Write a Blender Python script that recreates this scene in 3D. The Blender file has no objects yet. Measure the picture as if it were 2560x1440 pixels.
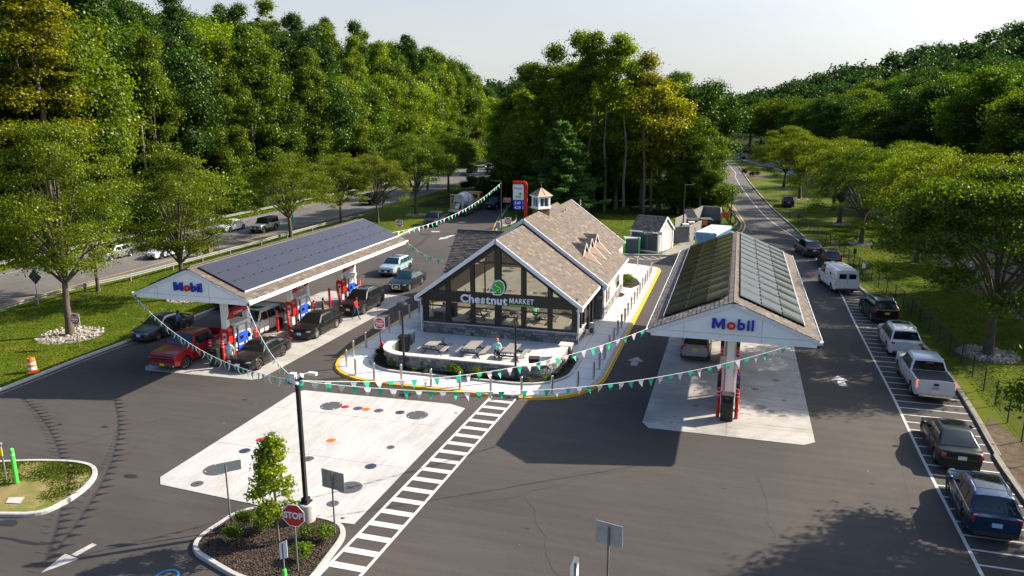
import bpy, bmesh, math, random
import numpy as np
from mathutils import Vector, Matrix, Euler

random.seed(7)
rng = np.random.default_rng(7)
SC = bpy.context.scene
COL = SC.collection
PI = math.pi
rad = math.radians

# ------------------------------------------------------------------ camera
F_PX = 1891.25                       # focal length in pixels of the 2560 px wide photograph
PITCH, ROLL, YAW = 0.229048, 0.0028253, 0.288
CAM = Vector((14.202, -44.277, 14.4))
def _rot():
    cp, sp = math.cos(PITCH), math.sin(PITCH)
    r = Vector((1, 0, 0)); fw = Vector((0, cp, -sp)); dn = Vector((0, -sp, -cp))
    cr, sr = math.cos(ROLL), math.sin(ROLL)
    r2 = cr * r + sr * dn; d2 = -sr * r + cr * dn
    def w(v):                        # survey frame to site frame (store axis = +Y)
        c, s = math.cos(YAW), math.sin(YAW)
        return Vector((v.x * c - v.y * s, v.x * s + v.y * c, v.z))
    return w(r2), w(d2), w(fw)
RX, DN, FW = _rot()
cam_data = bpy.data.cameras.new('camera')
cam = bpy.data.objects.new('camera', cam_data)
COL.objects.link(cam)
cam_data.sensor_width = 36
cam_data.lens = 36 * F_PX / 2560
cam_data.clip_start = 0.1
cam_data.clip_end = 3000
cam.matrix_world = Matrix(((RX.x, -DN.x, -FW.x, CAM.x), (RX.y, -DN.y, -FW.y, CAM.y), (RX.z, -DN.z, -FW.z, CAM.z), (0, 0, 0, 1)))
SC.camera = cam

# ------------------------------------------------------------------ sky, sun, exposure
SUN_DIR = Vector((1.276, 0.868, 1.0)).normalized()
world = bpy.data.worlds.new('World')
SC.world = world
world.use_nodes = True
wn = world.node_tree
wn.nodes.clear()
sky = wn.nodes.new('ShaderNodeTexSky')
sky.sky_type = 'NISHITA'
sky.sun_disc = False
sky.sun_elevation = math.asin(SUN_DIR.z)
sky.sun_rotation = math.atan2(SUN_DIR.x, SUN_DIR.y)
sky.air_density = 1.0
sky.dust_density = 1.0
sky.ozone_density = 3.0
hsv = wn.nodes.new('ShaderNodeHueSaturation')
hsv.inputs['Saturation'].default_value = 1.15
bg = wn.nodes.new('ShaderNodeBackground')
bg.inputs['Strength'].default_value = 0.098
wo = wn.nodes.new('ShaderNodeOutputWorld')
wn.links.new(sky.outputs[0], hsv.inputs['Color'])
# a pale haze hugs the horizon all the way round, thinning upward
tcw = wn.nodes.new('ShaderNodeTexCoord'); sep = wn.nodes.new('ShaderNodeSeparateXYZ'); wn.links.new(tcw.outputs['Generated'], sep.inputs[0])
hz = wn.nodes.new('ShaderNodeMapRange'); hz.interpolation_type = 'SMOOTHERSTEP'
hz.inputs['From Min'].default_value = -0.10; hz.inputs['From Max'].default_value = 0.62; hz.inputs['To Min'].default_value = 0.98; hz.inputs['To Max'].default_value = 0.0
wn.links.new(sep.outputs['Z'], hz.inputs['Value'])
nzw = wn.nodes.new('ShaderNodeTexNoise'); nzw.inputs['Scale'].default_value = 2.2; nzw.inputs['Detail'].default_value = 3
mpw = wn.nodes.new('ShaderNodeMapping'); mpw.inputs['Scale'].default_value = (1, 1, 5); wn.links.new(tcw.outputs['Generated'], mpw.inputs['Vector']); wn.links.new(mpw.outputs[0], nzw.inputs['Vector'])
crw = wn.nodes.new('ShaderNodeValToRGB'); crw.color_ramp.elements[0].color = (2.92, 2.94, 2.96, 1); crw.color_ramp.elements[1].color = (3.22, 3.22, 3.21, 1)
crw.color_ramp.elements[0].position = .3; crw.color_ramp.elements[1].position = .7; wn.links.new(nzw.outputs['Fac'], crw.inputs['Fac'])
mixw = wn.nodes.new('ShaderNodeMix'); mixw.data_type = 'RGBA'; wn.links.new(hz.outputs[0], mixw.inputs['Factor']); wn.links.new(hsv.outputs[0], mixw.inputs['A']); wn.links.new(crw.outputs[0], mixw.inputs['B'])
# the haze brightens towards the sun
dts = wn.nodes.new('ShaderNodeVectorMath'); dts.operation = 'DOT_PRODUCT'; dts.inputs[1].default_value = SUN_DIR; wn.links.new(tcw.outputs['Generated'], dts.inputs[0])
mxs = wn.nodes.new('ShaderNodeMath'); mxs.operation = 'MAXIMUM'; mxs.inputs[1].default_value = 0.0; wn.links.new(dts.outputs['Value'], mxs.inputs[0])
pws = wn.nodes.new('ShaderNodeMath'); pws.operation = 'POWER'; pws.inputs[1].default_value = 5.0; wn.links.new(mxs.outputs[0], pws.inputs[0])
glw = wn.nodes.new('ShaderNodeMix'); glw.data_type = 'RGBA'; glw.blend_type = 'ADD'; glw.inputs['B'].default_value = (9.0, 8.5, 7.8, 1)
wn.links.new(pws.outputs[0], glw.inputs['Factor']); wn.links.new(mixw.outputs['Result'], glw.inputs['A'])
wn.links.new(glw.outputs['Result'], bg.inputs['Color'])
wn.links.new(bg.outputs[0], wo.inputs['Surface'])
sd = bpy.data.lights.new('sun', 'SUN')
sd.energy = 4.9
sd.angle = rad(0.55)
sd.color = (1.0, 0.875, 0.71)
sun = bpy.data.objects.new('sun', sd)
COL.objects.link(sun)
sun.rotation_euler = SUN_DIR.to_track_quat('Z', 'Y').to_euler()
SC.view_settings.view_transform = 'Standard'
SC.view_settings.look = 'None'
SC.view_settings.gamma = 1
SC.view_settings.exposure = 1.22
SC.cycles.use_denoising = True
SC.cycles.max_bounces = 6
SC.cycles.transparent_max_bounces = 8

# ------------------------------------------------------------------ helpers
def G(u, v, z=0.0):
    """ground survey: the point at height z seen at photograph pixel (u, v)"""
    d = RX * ((u - 1280) / F_PX) + DN * ((v - 720) / F_PX) + FW
    t = (z - CAM.z) / d.z
    return Vector((CAM.x + d.x * t, CAM.y + d.y * t, z))
def GX(u, v, x):
    d = RX * ((u - 1280) / F_PX) + DN * ((v - 720) / F_PX) + FW
    t = (x - CAM.x) / d.x
    return CAM + d * t

def tag(o, label=None, cat=None, group=None, kind=None):
    if label: o['label'] = label
    if cat: o['category'] = cat
    if group: o['group'] = group
    if kind: o['kind'] = kind
    return o
def link(o, parent=None):
    COL.objects.link(o)
    if parent: o.parent = parent
    return o
def thing(name, label, cat, loc=(0, 0, 0), rz=0.0, group=None, scale=1.0):
    o = bpy.data.objects.new(name, None)
    o.empty_display_size = 0.2
    COL.objects.link(o)
    o.location = loc; o.rotation_euler = (0, 0, rz)
    o.scale = (scale,) * 3 if not isinstance(scale, (tuple, list)) else scale
    return tag(o, label, cat, group)
def dup(o, parent=None):
    c = o.copy(); COL.objects.link(c)
    if parent: c.parent = parent
    for ch in list(o.children): dup(ch, c)
    return c
NUM = ['first', 'second', 'third', 'fourth', 'fifth', 'sixth', 'seventh', 'eighth', 'ninth', 'tenth', 'eleventh', 'twelfth', 'thirteenth',
       'fourteenth', 'fifteenth', 'sixteenth', 'seventeenth', 'eighteenth', 'nineteenth', 'twentieth', 'twenty-first', 'twenty-second',
       'twenty-third', 'twenty-fourth', 'twenty-fifth', 'twenty-sixth', 'twenty-seventh', 'twenty-eighth', 'twenty-ninth', 'thirtieth']

class MB:
    def __init__(s): s.v = []; s.f = []; s.m = []
    def add(s, vs, fs, mi=0):
        b = len(s.v); s.v += [tuple(p) for p in vs]
        for f in fs: s.f.append([b + i for i in f]); s.m.append(mi)
        return s
    def box(s, x, y, z, sx, sy, sz, rz=0, mi=0, M=None):
        """centre x,y ; z = bottom"""
        c, n = math.cos(rz), math.sin(rz)
        vs = []
        for dz in (0, sz):
            for dx, dy in ((-sx/2, -sy/2), (sx/2, -sy/2), (sx/2, sy/2), (-sx/2, sy/2)):
                p = Vector((x + dx*c - dy*n, y + dx*n + dy*c, z + dz))
                vs.append(M @ p if M else p)
        return s.add(vs, [(3, 2, 1, 0), (4, 5, 6, 7), (0, 1, 5, 4), (1, 2, 6, 5), (2, 3, 7, 6), (3, 0, 4, 7)], mi)
    def bar(s, a, b, w, h, mi=0, up=Vector((0, 0, 1))):
        a, b = Vector(a), Vector(b); d = (b - a).normalized()
        sd_ = d.cross(up)
        if sd_.length < 1e-4: sd_ = d.cross(Vector((1, 0, 0)))
        sd_.normalize(); u = sd_.cross(d).normalized()
        vs = []
        for p in (a, b):
            for q, r in ((-1, -1), (1, -1), (1, 1), (-1, 1)):
                vs.append(p + sd_ * (q * w / 2) + u * (r * h / 2))
        return s.add(vs, [(3, 2, 1, 0), (4, 5, 6, 7), (0, 1, 5, 4), (1, 2, 6, 5), (2, 3, 7, 6), (3, 0, 4, 7)], mi)
    def tube(s, pts, rs, n=8, mi=0, cap=True):
        pts = [Vector(p) for p in pts]
        if not isinstance(rs, (list, tuple)): rs = [rs] * len(pts)
        rings = []
        prev = None
        for i, p in enumerate(pts):
            d = (pts[min(i+1, len(pts)-1)] - pts[max(i-1, 0)]).normalized()
            if prev is None:
                a = d.cross(Vector((0, 0, 1)))
                if a.length < 1e-3: a = Vector((1, 0, 0))
            else: a = prev - d * prev.dot(d)
            a.normalize(); prev = a; b = d.cross(a)
            rings.append([p + (a * math.cos(2*PI*k/n) + b * math.sin(2*PI*k/n)) * rs[i] for k in range(n)])
        vs = [q for r in rings for q in r]
        fs = []
        for i in range(len(pts) - 1):
            for k in range(n):
                fs.append((i*n + k, i*n + (k+1) % n, (i+1)*n + (k+1) % n, (i+1)*n + k))
        if cap:
            fs.append(tuple(reversed(range(n)))); fs.append(tuple((len(pts)-1)*n + k for k in range(n)))
        return s.add(vs, fs, mi)
    def cyl(s, x, y, z0, z1, r, n=12, r2=None, mi=0):
        return s.tube([(x, y, z0), (x, y, z1)], [r, r if r2 is None else r2], n, mi)
    def lathe(s, prof, n=16, mi=0, x=0, y=0, z=0, axis='z'):
        vs = []
        for r, h in prof:
            for k in range(n):
                a = 2*PI*k/n
                p = (r*math.cos(a), r*math.sin(a), h)
                if axis == 'y': p = (p[0], p[2], p[1])
                vs.append((x+p[0], y+p[1], z+p[2]))
        fs = []
        for i in range(len(prof)-1):
            for k in range(n):
                q = (i*n+k, i*n+(k+1) % n, (i+1)*n+(k+1) % n, (i+1)*n+k)
                fs.append(q if axis == 'z' else tuple(reversed(q)))
        return s.add(vs, fs, mi)
    def poly(s, pts, z0, z1, mi=0):
        """prism over a polygon in plan"""
        n = len(pts)
        vs = [(p[0], p[1], z0) for p in pts] + [(p[0], p[1], z1) for p in pts]
        fs = [tuple(reversed(range(n))), tuple(range(n, 2*n))] + [(i, (i+1) % n, n+(i+1) % n, n+i) for i in range(n)]
        return s.add(vs, fs, mi)
    def slab(s, pts, off, mi=0):
        """prism: 3D polygon pts extruded by vector off"""
        n = len(pts); off = Vector(off)
        vs = [Vector(p) for p in pts] + [Vector(p) + off for p in pts]
        fs = [tuple(reversed(range(n))), tuple(range(n, 2*n))] + [(i, (i+1) % n, n+(i+1) % n, n+i) for i in range(n)]
        return s.add(vs, fs, mi)
    def sphere(s, c, r, n=12, m=8, mi=0, sc=(1, 1, 1)):
        vs = []
        for j in range(m+1):
            t = PI*j/m
            for k in range(n):
                a = 2*PI*k/n
                vs.append((c[0]+r*sc[0]*math.sin(t)*math.cos(a), c[1]+r*sc[1]*math.sin(t)*math.sin(a), c[2]+r*sc[2]*math.cos(t)))
        fs = [(j*n+k, (j+1)*n+k, (j+1)*n+(k+1) % n, j*n+(k+1) % n) for j in range(m) for k in range(n)]
        return s.add(vs, fs, mi)
    def mesh(s, name, mats, smooth=False, recalc=True, angle=35):
        me = bpy.data.meshes.new(name)
        me.from_pydata(s.v, [], s.f)
        if not isinstance(mats, (list, tuple)): mats = [mats]
        for m in mats: me.materials.append(m)
        if len(mats) > 1: me.polygons.foreach_set('material_index', s.m)
        if recalc:
            bm = bmesh.new(); bm.from_mesh(me)
            if smooth: bmesh.ops.remove_doubles(bm, verts=bm.verts, dist=1e-5)
            bmesh.ops.recalc_face_normals(bm, faces=bm.faces); bm.to_mesh(me); bm.free()
        if smooth:
            me.polygons.foreach_set('use_smooth', [True]*len(me.polygons))
            me.set_sharp_from_angle(angle=rad(angle))
        me.update()
        return me
    def build(s, name, mats, parent=None, smooth=False, recalc=True, angle=35):
        return link(bpy.data.objects.new(name, s.mesh(name, mats, smooth, recalc, angle)), parent)

def inst(name, me, parent=None, loc=(0, 0, 0), rot=(0, 0, 0), sc=(1, 1, 1), mat=None):
    o = bpy.data.objects.new(name, me); COL.objects.link(o)
    if parent: o.parent = parent
    o.location = loc; o.rotation_euler = rot; o.scale = sc
    if mat:
        o.material_slots[0].link = 'OBJECT'; o.material_slots[0].material = mat
    return o

# ------------------------------------------------------------------ materials
def nodes(m):
    m.use_nodes = True
    return m.node_tree.nodes, m.node_tree.links, m.node_tree.nodes['Principled BSDF']
def pm(name, col, rough=0.6, metal=0.0, var=0.0, scale=3.0, bump=0.0, bscale=30.0, coat=0.0, detail=4, spec=0.5, col2=None, emit=None, objvar=0.0, coords='Object'):
    m = bpy.data.materials.new(name)
    N, L, B = nodes(m)
    B.inputs['Base Color'].default_value = (*col, 1)
    B.inputs['Roughness'].default_value = rough
    B.inputs['Metallic'].default_value = metal
    B.inputs['Specular IOR Level'].default_value = spec
    if coat: B.inputs['Coat Weight'].default_value = coat; B.inputs['Coat Roughness'].default_value = 0.03
    tc = None
    if var or bump or col2:
        tc = N.new('ShaderNodeTexCoord')
    last = None
    if var or col2:
        nz = N.new('ShaderNodeTexNoise'); nz.inputs['Scale'].default_value = scale; nz.inputs['Detail'].default_value = detail
        nz.inputs['Roughness'].default_value = 0.65
        L.new(tc.outputs[coords], nz.inputs['Vector'])
        cr = N.new('ShaderNodeValToRGB')
        a = tuple(max(0, c*(1-var)) for c in col); b = col2 if col2 else tuple(min(1, c*(1+var)) for c in col)
        cr.color_ramp.elements[0].color = (*a, 1); cr.color_ramp.elements[0].position = 0.3
        cr.color_ramp.elements[1].color = (*b, 1); cr.color_ramp.elements[1].position = 0.7
        L.new(nz.outputs['Fac'], cr.inputs['Fac'])
        last = cr.outputs['Color']
    if objvar:
        oi = N.new('ShaderNodeObjectInfo')
        mr = N.new('ShaderNodeMapRange'); mr.inputs['To Min'].default_value = 1-objvar; mr.inputs['To Max'].default_value = 1+objvar
        L.new(oi.outputs['Random'], mr.inputs['Value'])
        hs = N.new('ShaderNodeHueSaturation')
        if last: L.new(last, hs.inputs['Color'])
        else: hs.inputs['Color'].default_value = (*col, 1)
        L.new(mr.outputs[0], hs.inputs['Value'])
        last = hs.outputs['Color']
    if last: L.new(last, B.inputs['Base Color'])
    if bump:
        nb = N.new('ShaderNodeTexNoise'); nb.inputs['Scale'].default_value = bscale; nb.inputs['Detail'].default_value = 3
        L.new(tc.outputs[coords], nb.inputs['Vector'])
        bp = N.new('ShaderNodeBump'); bp.inputs['Strength'].default_value = bump; bp.inputs['Distance'].default_value = 0.02
        L.new(nb.outputs['Fac'], bp.inputs['Height']); L.new(bp.outputs['Normal'], B.inputs['Normal'])
    if emit:
        B.inputs['Emission Color'].default_value = (*emit[:3], 1); B.inputs['Emission Strength'].default_value = emit[3]
    return m

def ground_mat(name, c1, c2, c3=None, s1=0.08, s2=1.3, s3=30, rough=0.9, bump=0.25, stretch=None, cracks=False, spec=0.35):
    """three octaves of independent mottling: broad patches, mid blotches, fine grain"""
    m = bpy.data.materials.new(name); N, L, B = nodes(m)
    B.inputs['Roughness'].default_value = rough; B.inputs['Specular IOR Level'].default_value = spec
    tc = N.new('ShaderNodeTexCoord'); src = tc.outputs['Object']
    def nz(s, d=4, r=0.6, vec=src, dist=0):
        n = N.new('ShaderNodeTexNoise'); n.inputs['Scale'].default_value = s; n.inputs['Detail'].default_value = d; n.inputs['Roughness'].default_value = r
        n.inputs['Distortion'].default_value = dist
        L.new(vec, n.inputs['Vector']); return n.outputs['Fac']
    def ramp(fac, p0, p1):
        r = N.new('ShaderNodeMapRange'); r.inputs['From Min'].default_value = p0; r.inputs['From Max'].default_value = p1
        L.new(fac, r.inputs['Value']); return r.outputs[0]
    def mix(f, a, b, t='MIX'):
        x = N.new('ShaderNodeMix'); x.data_type = 'RGBA'; x.blend_type = t
        if hasattr(f, 'links') or not isinstance(f, float): L.new(f, x.inputs['Factor'])
        else: x.inputs['Factor'].default_value = f
        for sk, val in ((x.inputs['A'], a), (x.inputs['B'], b)):
            if isinstance(val, tuple): sk.default_value = (*val, 1)
            else: L.new(val, sk)
        return x.outputs['Result']
    c = mix(ramp(nz(s1, 5, 0.6, dist=0.6), 0.38, 0.62), c1, c2)
    if c3: c = mix(ramp(nz(s2, 5, 0.65, dist=0.4), 0.5, 0.72), c, c3)
    v = src
    if stretch:
        mp = N.new('ShaderNodeMapping'); mp.inputs['Scale'].default_value = stretch; L.new(src, mp.inputs['Vector']); v = mp.outputs[0]
        st = nz(1.0, 4, 0.6, v)
        r = N.new('ShaderNodeMapRange'); r.inputs['From Min'].default_value = .3; r.inputs['From Max'].default_value = .7
        r.inputs['To Min'].default_value = 0.86; r.inputs['To Max'].default_value = 1.12; L.new(st, r.inputs['Value'])
        c = mix(1.0, c, r.outputs[0], 'MULTIPLY')
    g = nz(s3, 3, 0.7)
    r = N.new('ShaderNodeMapRange'); r.inputs['From Min'].default_value = .3; r.inputs['From Max'].default_value = .7
    r.inputs['To Min'].default_value = 0.82; r.inputs['To Max'].default_value = 1.18; L.new(g, r.inputs['Value'])
    c = mix(1.0, c, r.outputs[0], 'MULTIPLY')
    if cracks:
        vo = N.new('ShaderNodeTexVoronoi'); vo.feature = 'DISTANCE_TO_EDGE'; vo.inputs['Scale'].default_value = 0.035
        nv = N.new('ShaderNodeTexNoise'); nv.inputs['Scale'].default_value = 0.25; nv.inputs['Detail'].default_value = 6; L.new(src, nv.inputs['Vector'])
        ad = N.new('ShaderNodeVectorMath'); ad.operation = 'MULTIPLY_ADD'; ad.inputs[1].default_value = (9, 9, 0)
        L.new(nv.outputs['Color'], ad.inputs[0]); L.new(src, ad.inputs[2]); L.new(ad.outputs[0], vo.inputs['Vector'])
        cc = N.new('ShaderNodeMapRange'); cc.inputs['From Min'].default_value = 0.0; cc.inputs['From Max'].default_value = 0.0014
        cc.inputs['To Min'].default_value = 0.55; cc.inputs['To Max'].default_value = 1.0
        L.new(vo.outputs['Distance'], cc.inputs['Value']); c = mix(1.0, c, cc.outputs[0], 'MULTIPLY')
    L.new(c, B.inputs['Base Color'])
    if bump:
        bp = N.new('ShaderNodeBump'); bp.inputs['Strength'].default_value = bump; bp.inputs['Distance'].default_value = 0.03
        L.new(g, bp.inputs['Height']); L.new(bp.outputs['Normal'], B.inputs['Normal'])
    return m

def leaf_mat(name, col, trans=0.35, var=0.35, hue=0.03):
    m = bpy.data.materials.new(name); m.use_nodes = True
    N, L = m.node_tree.nodes, m.node_tree.links
    N.clear()
    out = N.new('ShaderNodeOutputMaterial')
    geo = N.new('ShaderNodeNewGeometry'); oi = N.new('ShaderNodeObjectInfo')
    hs = N.new('ShaderNodeHueSaturation'); hs.inputs['Color'].default_value = (*col, 1)
    v = N.new('ShaderNodeMapRange'); v.inputs['To Min'].default_value = 1-var; v.inputs['To Max'].default_value = 1+var
    L.new(geo.outputs['Random Per Island'], v.inputs['Value'])
    v2 = N.new('ShaderNodeMapRange'); v2.inputs['To Min'].default_value = 0.82; v2.inputs['To Max'].default_value = 1.2
    L.new(oi.outputs['Random'], v2.inputs['Value'])
    mu = N.new('ShaderNodeMath'); mu.operation = 'MULTIPLY'; L.new(v.outputs[0], mu.inputs[0]); L.new(v2.outputs[0], mu.inputs[1])
    L.new(mu.outputs[0], hs.inputs['Value'])
    tcl = N.new('ShaderNodeTexCoord'); nl = N.new('ShaderNodeTexNoise'); nl.inputs['Scale'].default_value = 0.75; nl.inputs['Detail'].default_value = 3
    L.new(tcl.outputs['Object'], nl.inputs['Vector'])
    v3 = N.new('ShaderNodeMapRange'); v3.inputs['From Min'].default_value = .3; v3.inputs['From Max'].default_value = .7; v3.inputs['To Min'].default_value = 0.66; v3.inputs['To Max'].default_value = 1.4
    L.new(nl.outputs['Fac'], v3.inputs['Value'])
    mu2 = N.new('ShaderNodeMath'); mu2.operation = 'MULTIPLY'; L.new(mu.outputs[0], mu2.inputs[0]); L.new(v3.outputs[0], mu2.inputs[1]); L.new(mu2.outputs[0], hs.inputs['Value'])
    h = N.new('ShaderNodeMapRange'); h.inputs['To Min'].default_value = 0.5-hue; h.inputs['To Max'].default_value = 0.5+hue
    sm = N.new('ShaderNodeMath'); sm.operation = 'FRACT'
    a2 = N.new('ShaderNodeMath'); a2.operation = 'MULTIPLY_ADD'; a2.inputs[1].default_value = 7.31; L.new(geo.outputs['Random Per Island'], a2.inputs[0]); L.new(oi.outputs['Random'], a2.inputs[2])
    L.new(a2.outputs[0], sm.inputs[0]); L.new(sm.outputs[0], h.inputs['Value']); L.new(h.outputs[0], hs.inputs['Hue'])
    d = N.new('ShaderNodeBsdfDiffuse'); t = N.new('ShaderNodeBsdfTranslucent'); gl = N.new('ShaderNodeBsdfGlossy')
    gl.inputs['Roughness'].default_value = 0.45; gl.inputs['Color'].default_value = (0.8, 0.9, 0.55, 1)
    tm = N.new('ShaderNodeHueSaturation'); tm.inputs['Hue'].default_value = 0.502; tm.inputs['Saturation'].default_value = 1.1; tm.inputs['Value'].default_value = 1.65
    L.new(hs.outputs[0], tm.inputs['Color'])
    L.new(hs.outputs[0], d.inputs['Color']); L.new(tm.outputs[0], t.inputs['Color'])
    mx = N.new('ShaderNodeMixShader'); mx.inputs[0].default_value = trans
    L.new(d.outputs[0], mx.inputs[1]); L.new(t.outputs[0], mx.inputs[2])
    m2 = N.new('ShaderNodeMixShader'); m2.inputs[0].default_value = 0.025
    L.new(mx.outputs[0], m2.inputs[1]); L.new(gl.outputs[0], m2.inputs[2])
    L.new(m2.outputs[0], out.inputs['Surface'])
    return m

M = {}
M['asphalt'] = ground_mat('asphalt', (0.043, 0.0385, 0.036), (0.064, 0.055, 0.0485), (0.048, 0.0425, 0.0395), 0.075, 0.28, 45, 0.88, 0.35, stretch=(0.22, 2.2, 1), cracks=False)
M['asphalt_old'] = ground_mat('asphalt_old', (0.095, 0.09, 0.086), (0.125, 0.118, 0.11), (0.08, 0.077, 0.073), 0.08, 0.5, 45, 0.9, 0.25, stretch=(3.5, 0.12, 1), cracks=True)
M['asphalt_mid'] = ground_mat('asphalt_mid', (0.075, 0.07, 0.066), (0.10, 0.095, 0.088), (0.065, 0.061, 0.058), 0.08, 0.5, 45, 0.9, 0.25, stretch=(3.5, 0.12, 1))
M['concrete'] = ground_mat('concrete', (0.355, 0.345, 0.33), (0.415, 0.405, 0.39), (0.385, 0.375, 0.36), 0.35, 1.6, 25, 0.8, 0.12, stretch=(4, 0.5, 1))
M['concrete_walk'] = ground_mat('concrete_walk', (0.47, 0.46, 0.445), (0.53, 0.52, 0.505), (0.49, 0.48, 0.46), 0.35, 1.6, 25, 0.8, 0.12)
M['concrete_worn'] = ground_mat('concrete_worn', (0.30, 0.29, 0.27), (0.38, 0.37, 0.35), (0.245, 0.235, 0.215), 0.35, 0.38, 22, 0.8, 0.15, stretch=(0.6, 5, 1))
M['joint'] = pm('joint', (0.12, 0.11, 0.10), 0.9)
M['stain'] = pm('stain', (0.17, 0.155, 0.13), 0.85, var=0.3, scale=3)
M['kerb'] = pm('kerb', (0.36, 0.35, 0.33), 0.85, var=0.14, scale=2.5, bump=0.15)
M['kerb_old'] = pm('kerb_old', (0.20, 0.185, 0.155), 0.9, var=0.25, scale=1.5, bump=0.2)
M['yellow_paint'] = pm('yellow_paint', (0.62, 0.36, 0.02), 0.6, var=0.12, scale=4)
M['white_paint'] = pm('white_paint', (0.45, 0.445, 0.43), 0.65, var=0.16, scale=5, detail=8)
M['worn_white'] = pm('worn_white', (0.30, 0.295, 0.28), 0.75, var=0.35, scale=3, detail=10)
M['road_yellow'] = pm('road_yellow', (0.42, 0.24, 0.04), 0.7, var=0.3, scale=2)
M['tyre_mark'] = pm('tyre_mark', (0.031, 0.029, 0.028), 0.7)
M['oil'] = pm('oil', (0.02, 0.019, 0.018), 0.45, var=.3)
M['blue_paint'] = pm('blue_paint', (0.03, 0.2, 0.45), 0.6)
M['grass'] = ground_mat('grass', (0.036, 0.070, 0.002), (0.078, 0.105, 0.003), (0.135, 0.115, 0.018), 0.12, 0.9, 14, 0.95, 0.8, spec=0.1)
M['grass_dry'] = ground_mat('grass_dry', (0.22, 0.165, 0.075), (0.10, 0.13, 0.02), (0.26, 0.20, 0.10), 0.55, 1.6, 18, 0.95, 0.8, spec=0.1)
M['forest_floor'] = ground_mat('forest_floor', (0.02, 0.028, 0.008), (0.035, 0.045, 0.012), None, 0.2, 1, 8, 1.0, 0.5, spec=0.05)
M['mulch'] = ground_mat('mulch', (0.028, 0.021, 0.016), (0.045, 0.033, 0.025), (0.02, 0.015, 0.012), 1.2, 4, 30, 0.95, 1.0, spec=0.2)
M['mulch_brown'] = ground_mat('mulch_brown', (0.09, 0.065, 0.045), (0.13, 0.10, 0.065), (0.06, 0.05, 0.03), 1.2, 3, 20, 0.95, 1.0, spec=0.1)
M['rock'] = pm('rock', (0.30, 0.27, 0.225), 0.85, var=0.2, scale=5, objvar=0.3)
M['rock2'] = pm('rock2', (0.21, 0.175, 0.14), 0.85, var=0.2, scale=5)
M['rock3'] = pm('rock3', (0.38, 0.35, 0.31), 0.85, var=0.2, scale=5)
M['white'] = pm('white', (0.86, 0.86, 0.86), 0.5, var=0.03, scale=1.2)
M['white_metal'] = pm('white_metal', (0.72, 0.72, 0.71), 0.4, var=0.04, scale=2)
M['soffit'] = pm('soffit', (0.62, 0.6, 0.56), 0.7)
M['trim'] = pm('trim', (0.70, 0.72, 0.74), 0.5)
M['frame_dark'] = pm('frame_dark', (0.012, 0.010, 0.010), 0.45)
M['black'] = pm('black', (0.012, 0.012, 0.013), 0.5)
M['black_gloss'] = pm('black_gloss', (0.01, 0.01, 0.012), 0.18)
M['rubber'] = pm('rubber', (0.016, 0.016, 0.017), 0.8)
M['steel'] = pm('steel', (0.55, 0.53, 0.50), 0.32, 0.9, var=0.06, scale=2)
M['galv'] = pm('galv', (0.17, 0.175, 0.17), 0.65, 0.3, var=0.15, scale=6)
M['chrome'] = pm('chrome', (0.75, 0.75, 0.76), 0.14, 1.0)
M['red'] = pm('red', (0.60, 0.015, 0.012), 0.4)
M['red_dark'] = pm('red_dark', (0.45, 0.02, 0.015), 0.5)
M['blue'] = pm('blue', (0.015, 0.075, 0.55), 0.35)
M['blue_sign'] = pm('blue_sign', (0.012, 0.03, 0.36), 0.4)
M['blue_led'] = pm('blue_led', (0.01, 0.01, 0.55), 0.4)
M['green_logo'] = pm('green_logo', (0.02, 0.36, 0.02), 0.45)
M['green_sign'] = pm('green_sign', (0.10, 0.40, 0.05), 0.45)
M['green_post'] = pm('green_post', (0.07, 0.60, 0.07), 0.4)
M['letter_white'] = pm('letter_white', (0.74, 0.78, 0.88), 0.45)
M['flag_green'] = pm('flag_green', (0.02, 0.55, 0.30), 0.5)
M['flag_white'] = pm('flag_white', (0.75, 0.73, 0.74), 0.5)
M['rope'] = pm('rope', (0.72, 0.70, 0.68), 0.6)
M['mortar'] = pm('mortar', (0.16, 0.155, 0.15), 0.95, var=.15, scale=8)
M['cap_stone'] = pm('cap_stone', (0.48, 0.44, 0.41), 0.8, var=0.07, scale=2.5)
M['sill'] = pm('sill', (0.36, 0.37, 0.38), 0.7, var=0.08, scale=3)
M['siding'] = pm('siding', (0.62, 0.58, 0.50), 0.7)
M['shed_wall'] = pm('shed_wall', (0.065, 0.085, 0.10), 0.7)  # shade on the shed front put into its wall colour
M['shed_gable_lit'] = pm('shed_gable_lit', (0.44, 0.42, 0.37), 0.7)  # sunlight on the gable side put into a paler wall colour
M['copper'] = pm('copper', (0.13, 0.068, 0.028), 0.6, 0.1, var=.15, scale=4)
M['copper_light'] = pm('copper_light', (0.34, 0.22, 0.14), 0.5, 0.3, var=.08, scale=4)
M['cream'] = pm('cream', (0.72, 0.62, 0.50), 0.6)
M['cmu'] = pm('cmu', (0.17, 0.165, 0.16), 0.9, var=0.12, scale=3, bump=.2)
M['picnic'] = pm('picnic', (0.24, 0.22, 0.20), 0.6, var=0.25, scale=7, objvar=0.1)
M['picnic_dark'] = pm('picnic_dark', (0.035, 0.035, 0.037), 0.6)
M['bark'] = pm('bark', (0.085, 0.068, 0.048), 0.95, var=0.35, scale=6, bump=0.6, bscale=14)
M['bark_pale'] = pm('bark_pale', (0.15, 0.115, 0.08), 0.95, var=0.3, scale=3, bump=0.5, bscale=10)
M['wood_post'] = pm('wood_post', (0.12, 0.075, 0.045), 0.9, var=0.3, scale=6)
M['orange'] = pm('orange', (0.75, 0.17, 0.02), 0.5)
M['orange_refl'] = pm('orange_refl', (0.75, 0.72, 0.68), 0.4)
M['tan_sign'] = pm('tan_sign', (0.66, 0.60, 0.50), 0.6)
M['sign_back'] = pm('sign_back', (0.42, 0.43, 0.40), 0.42, 0.2, var=.15, scale=3)
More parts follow.
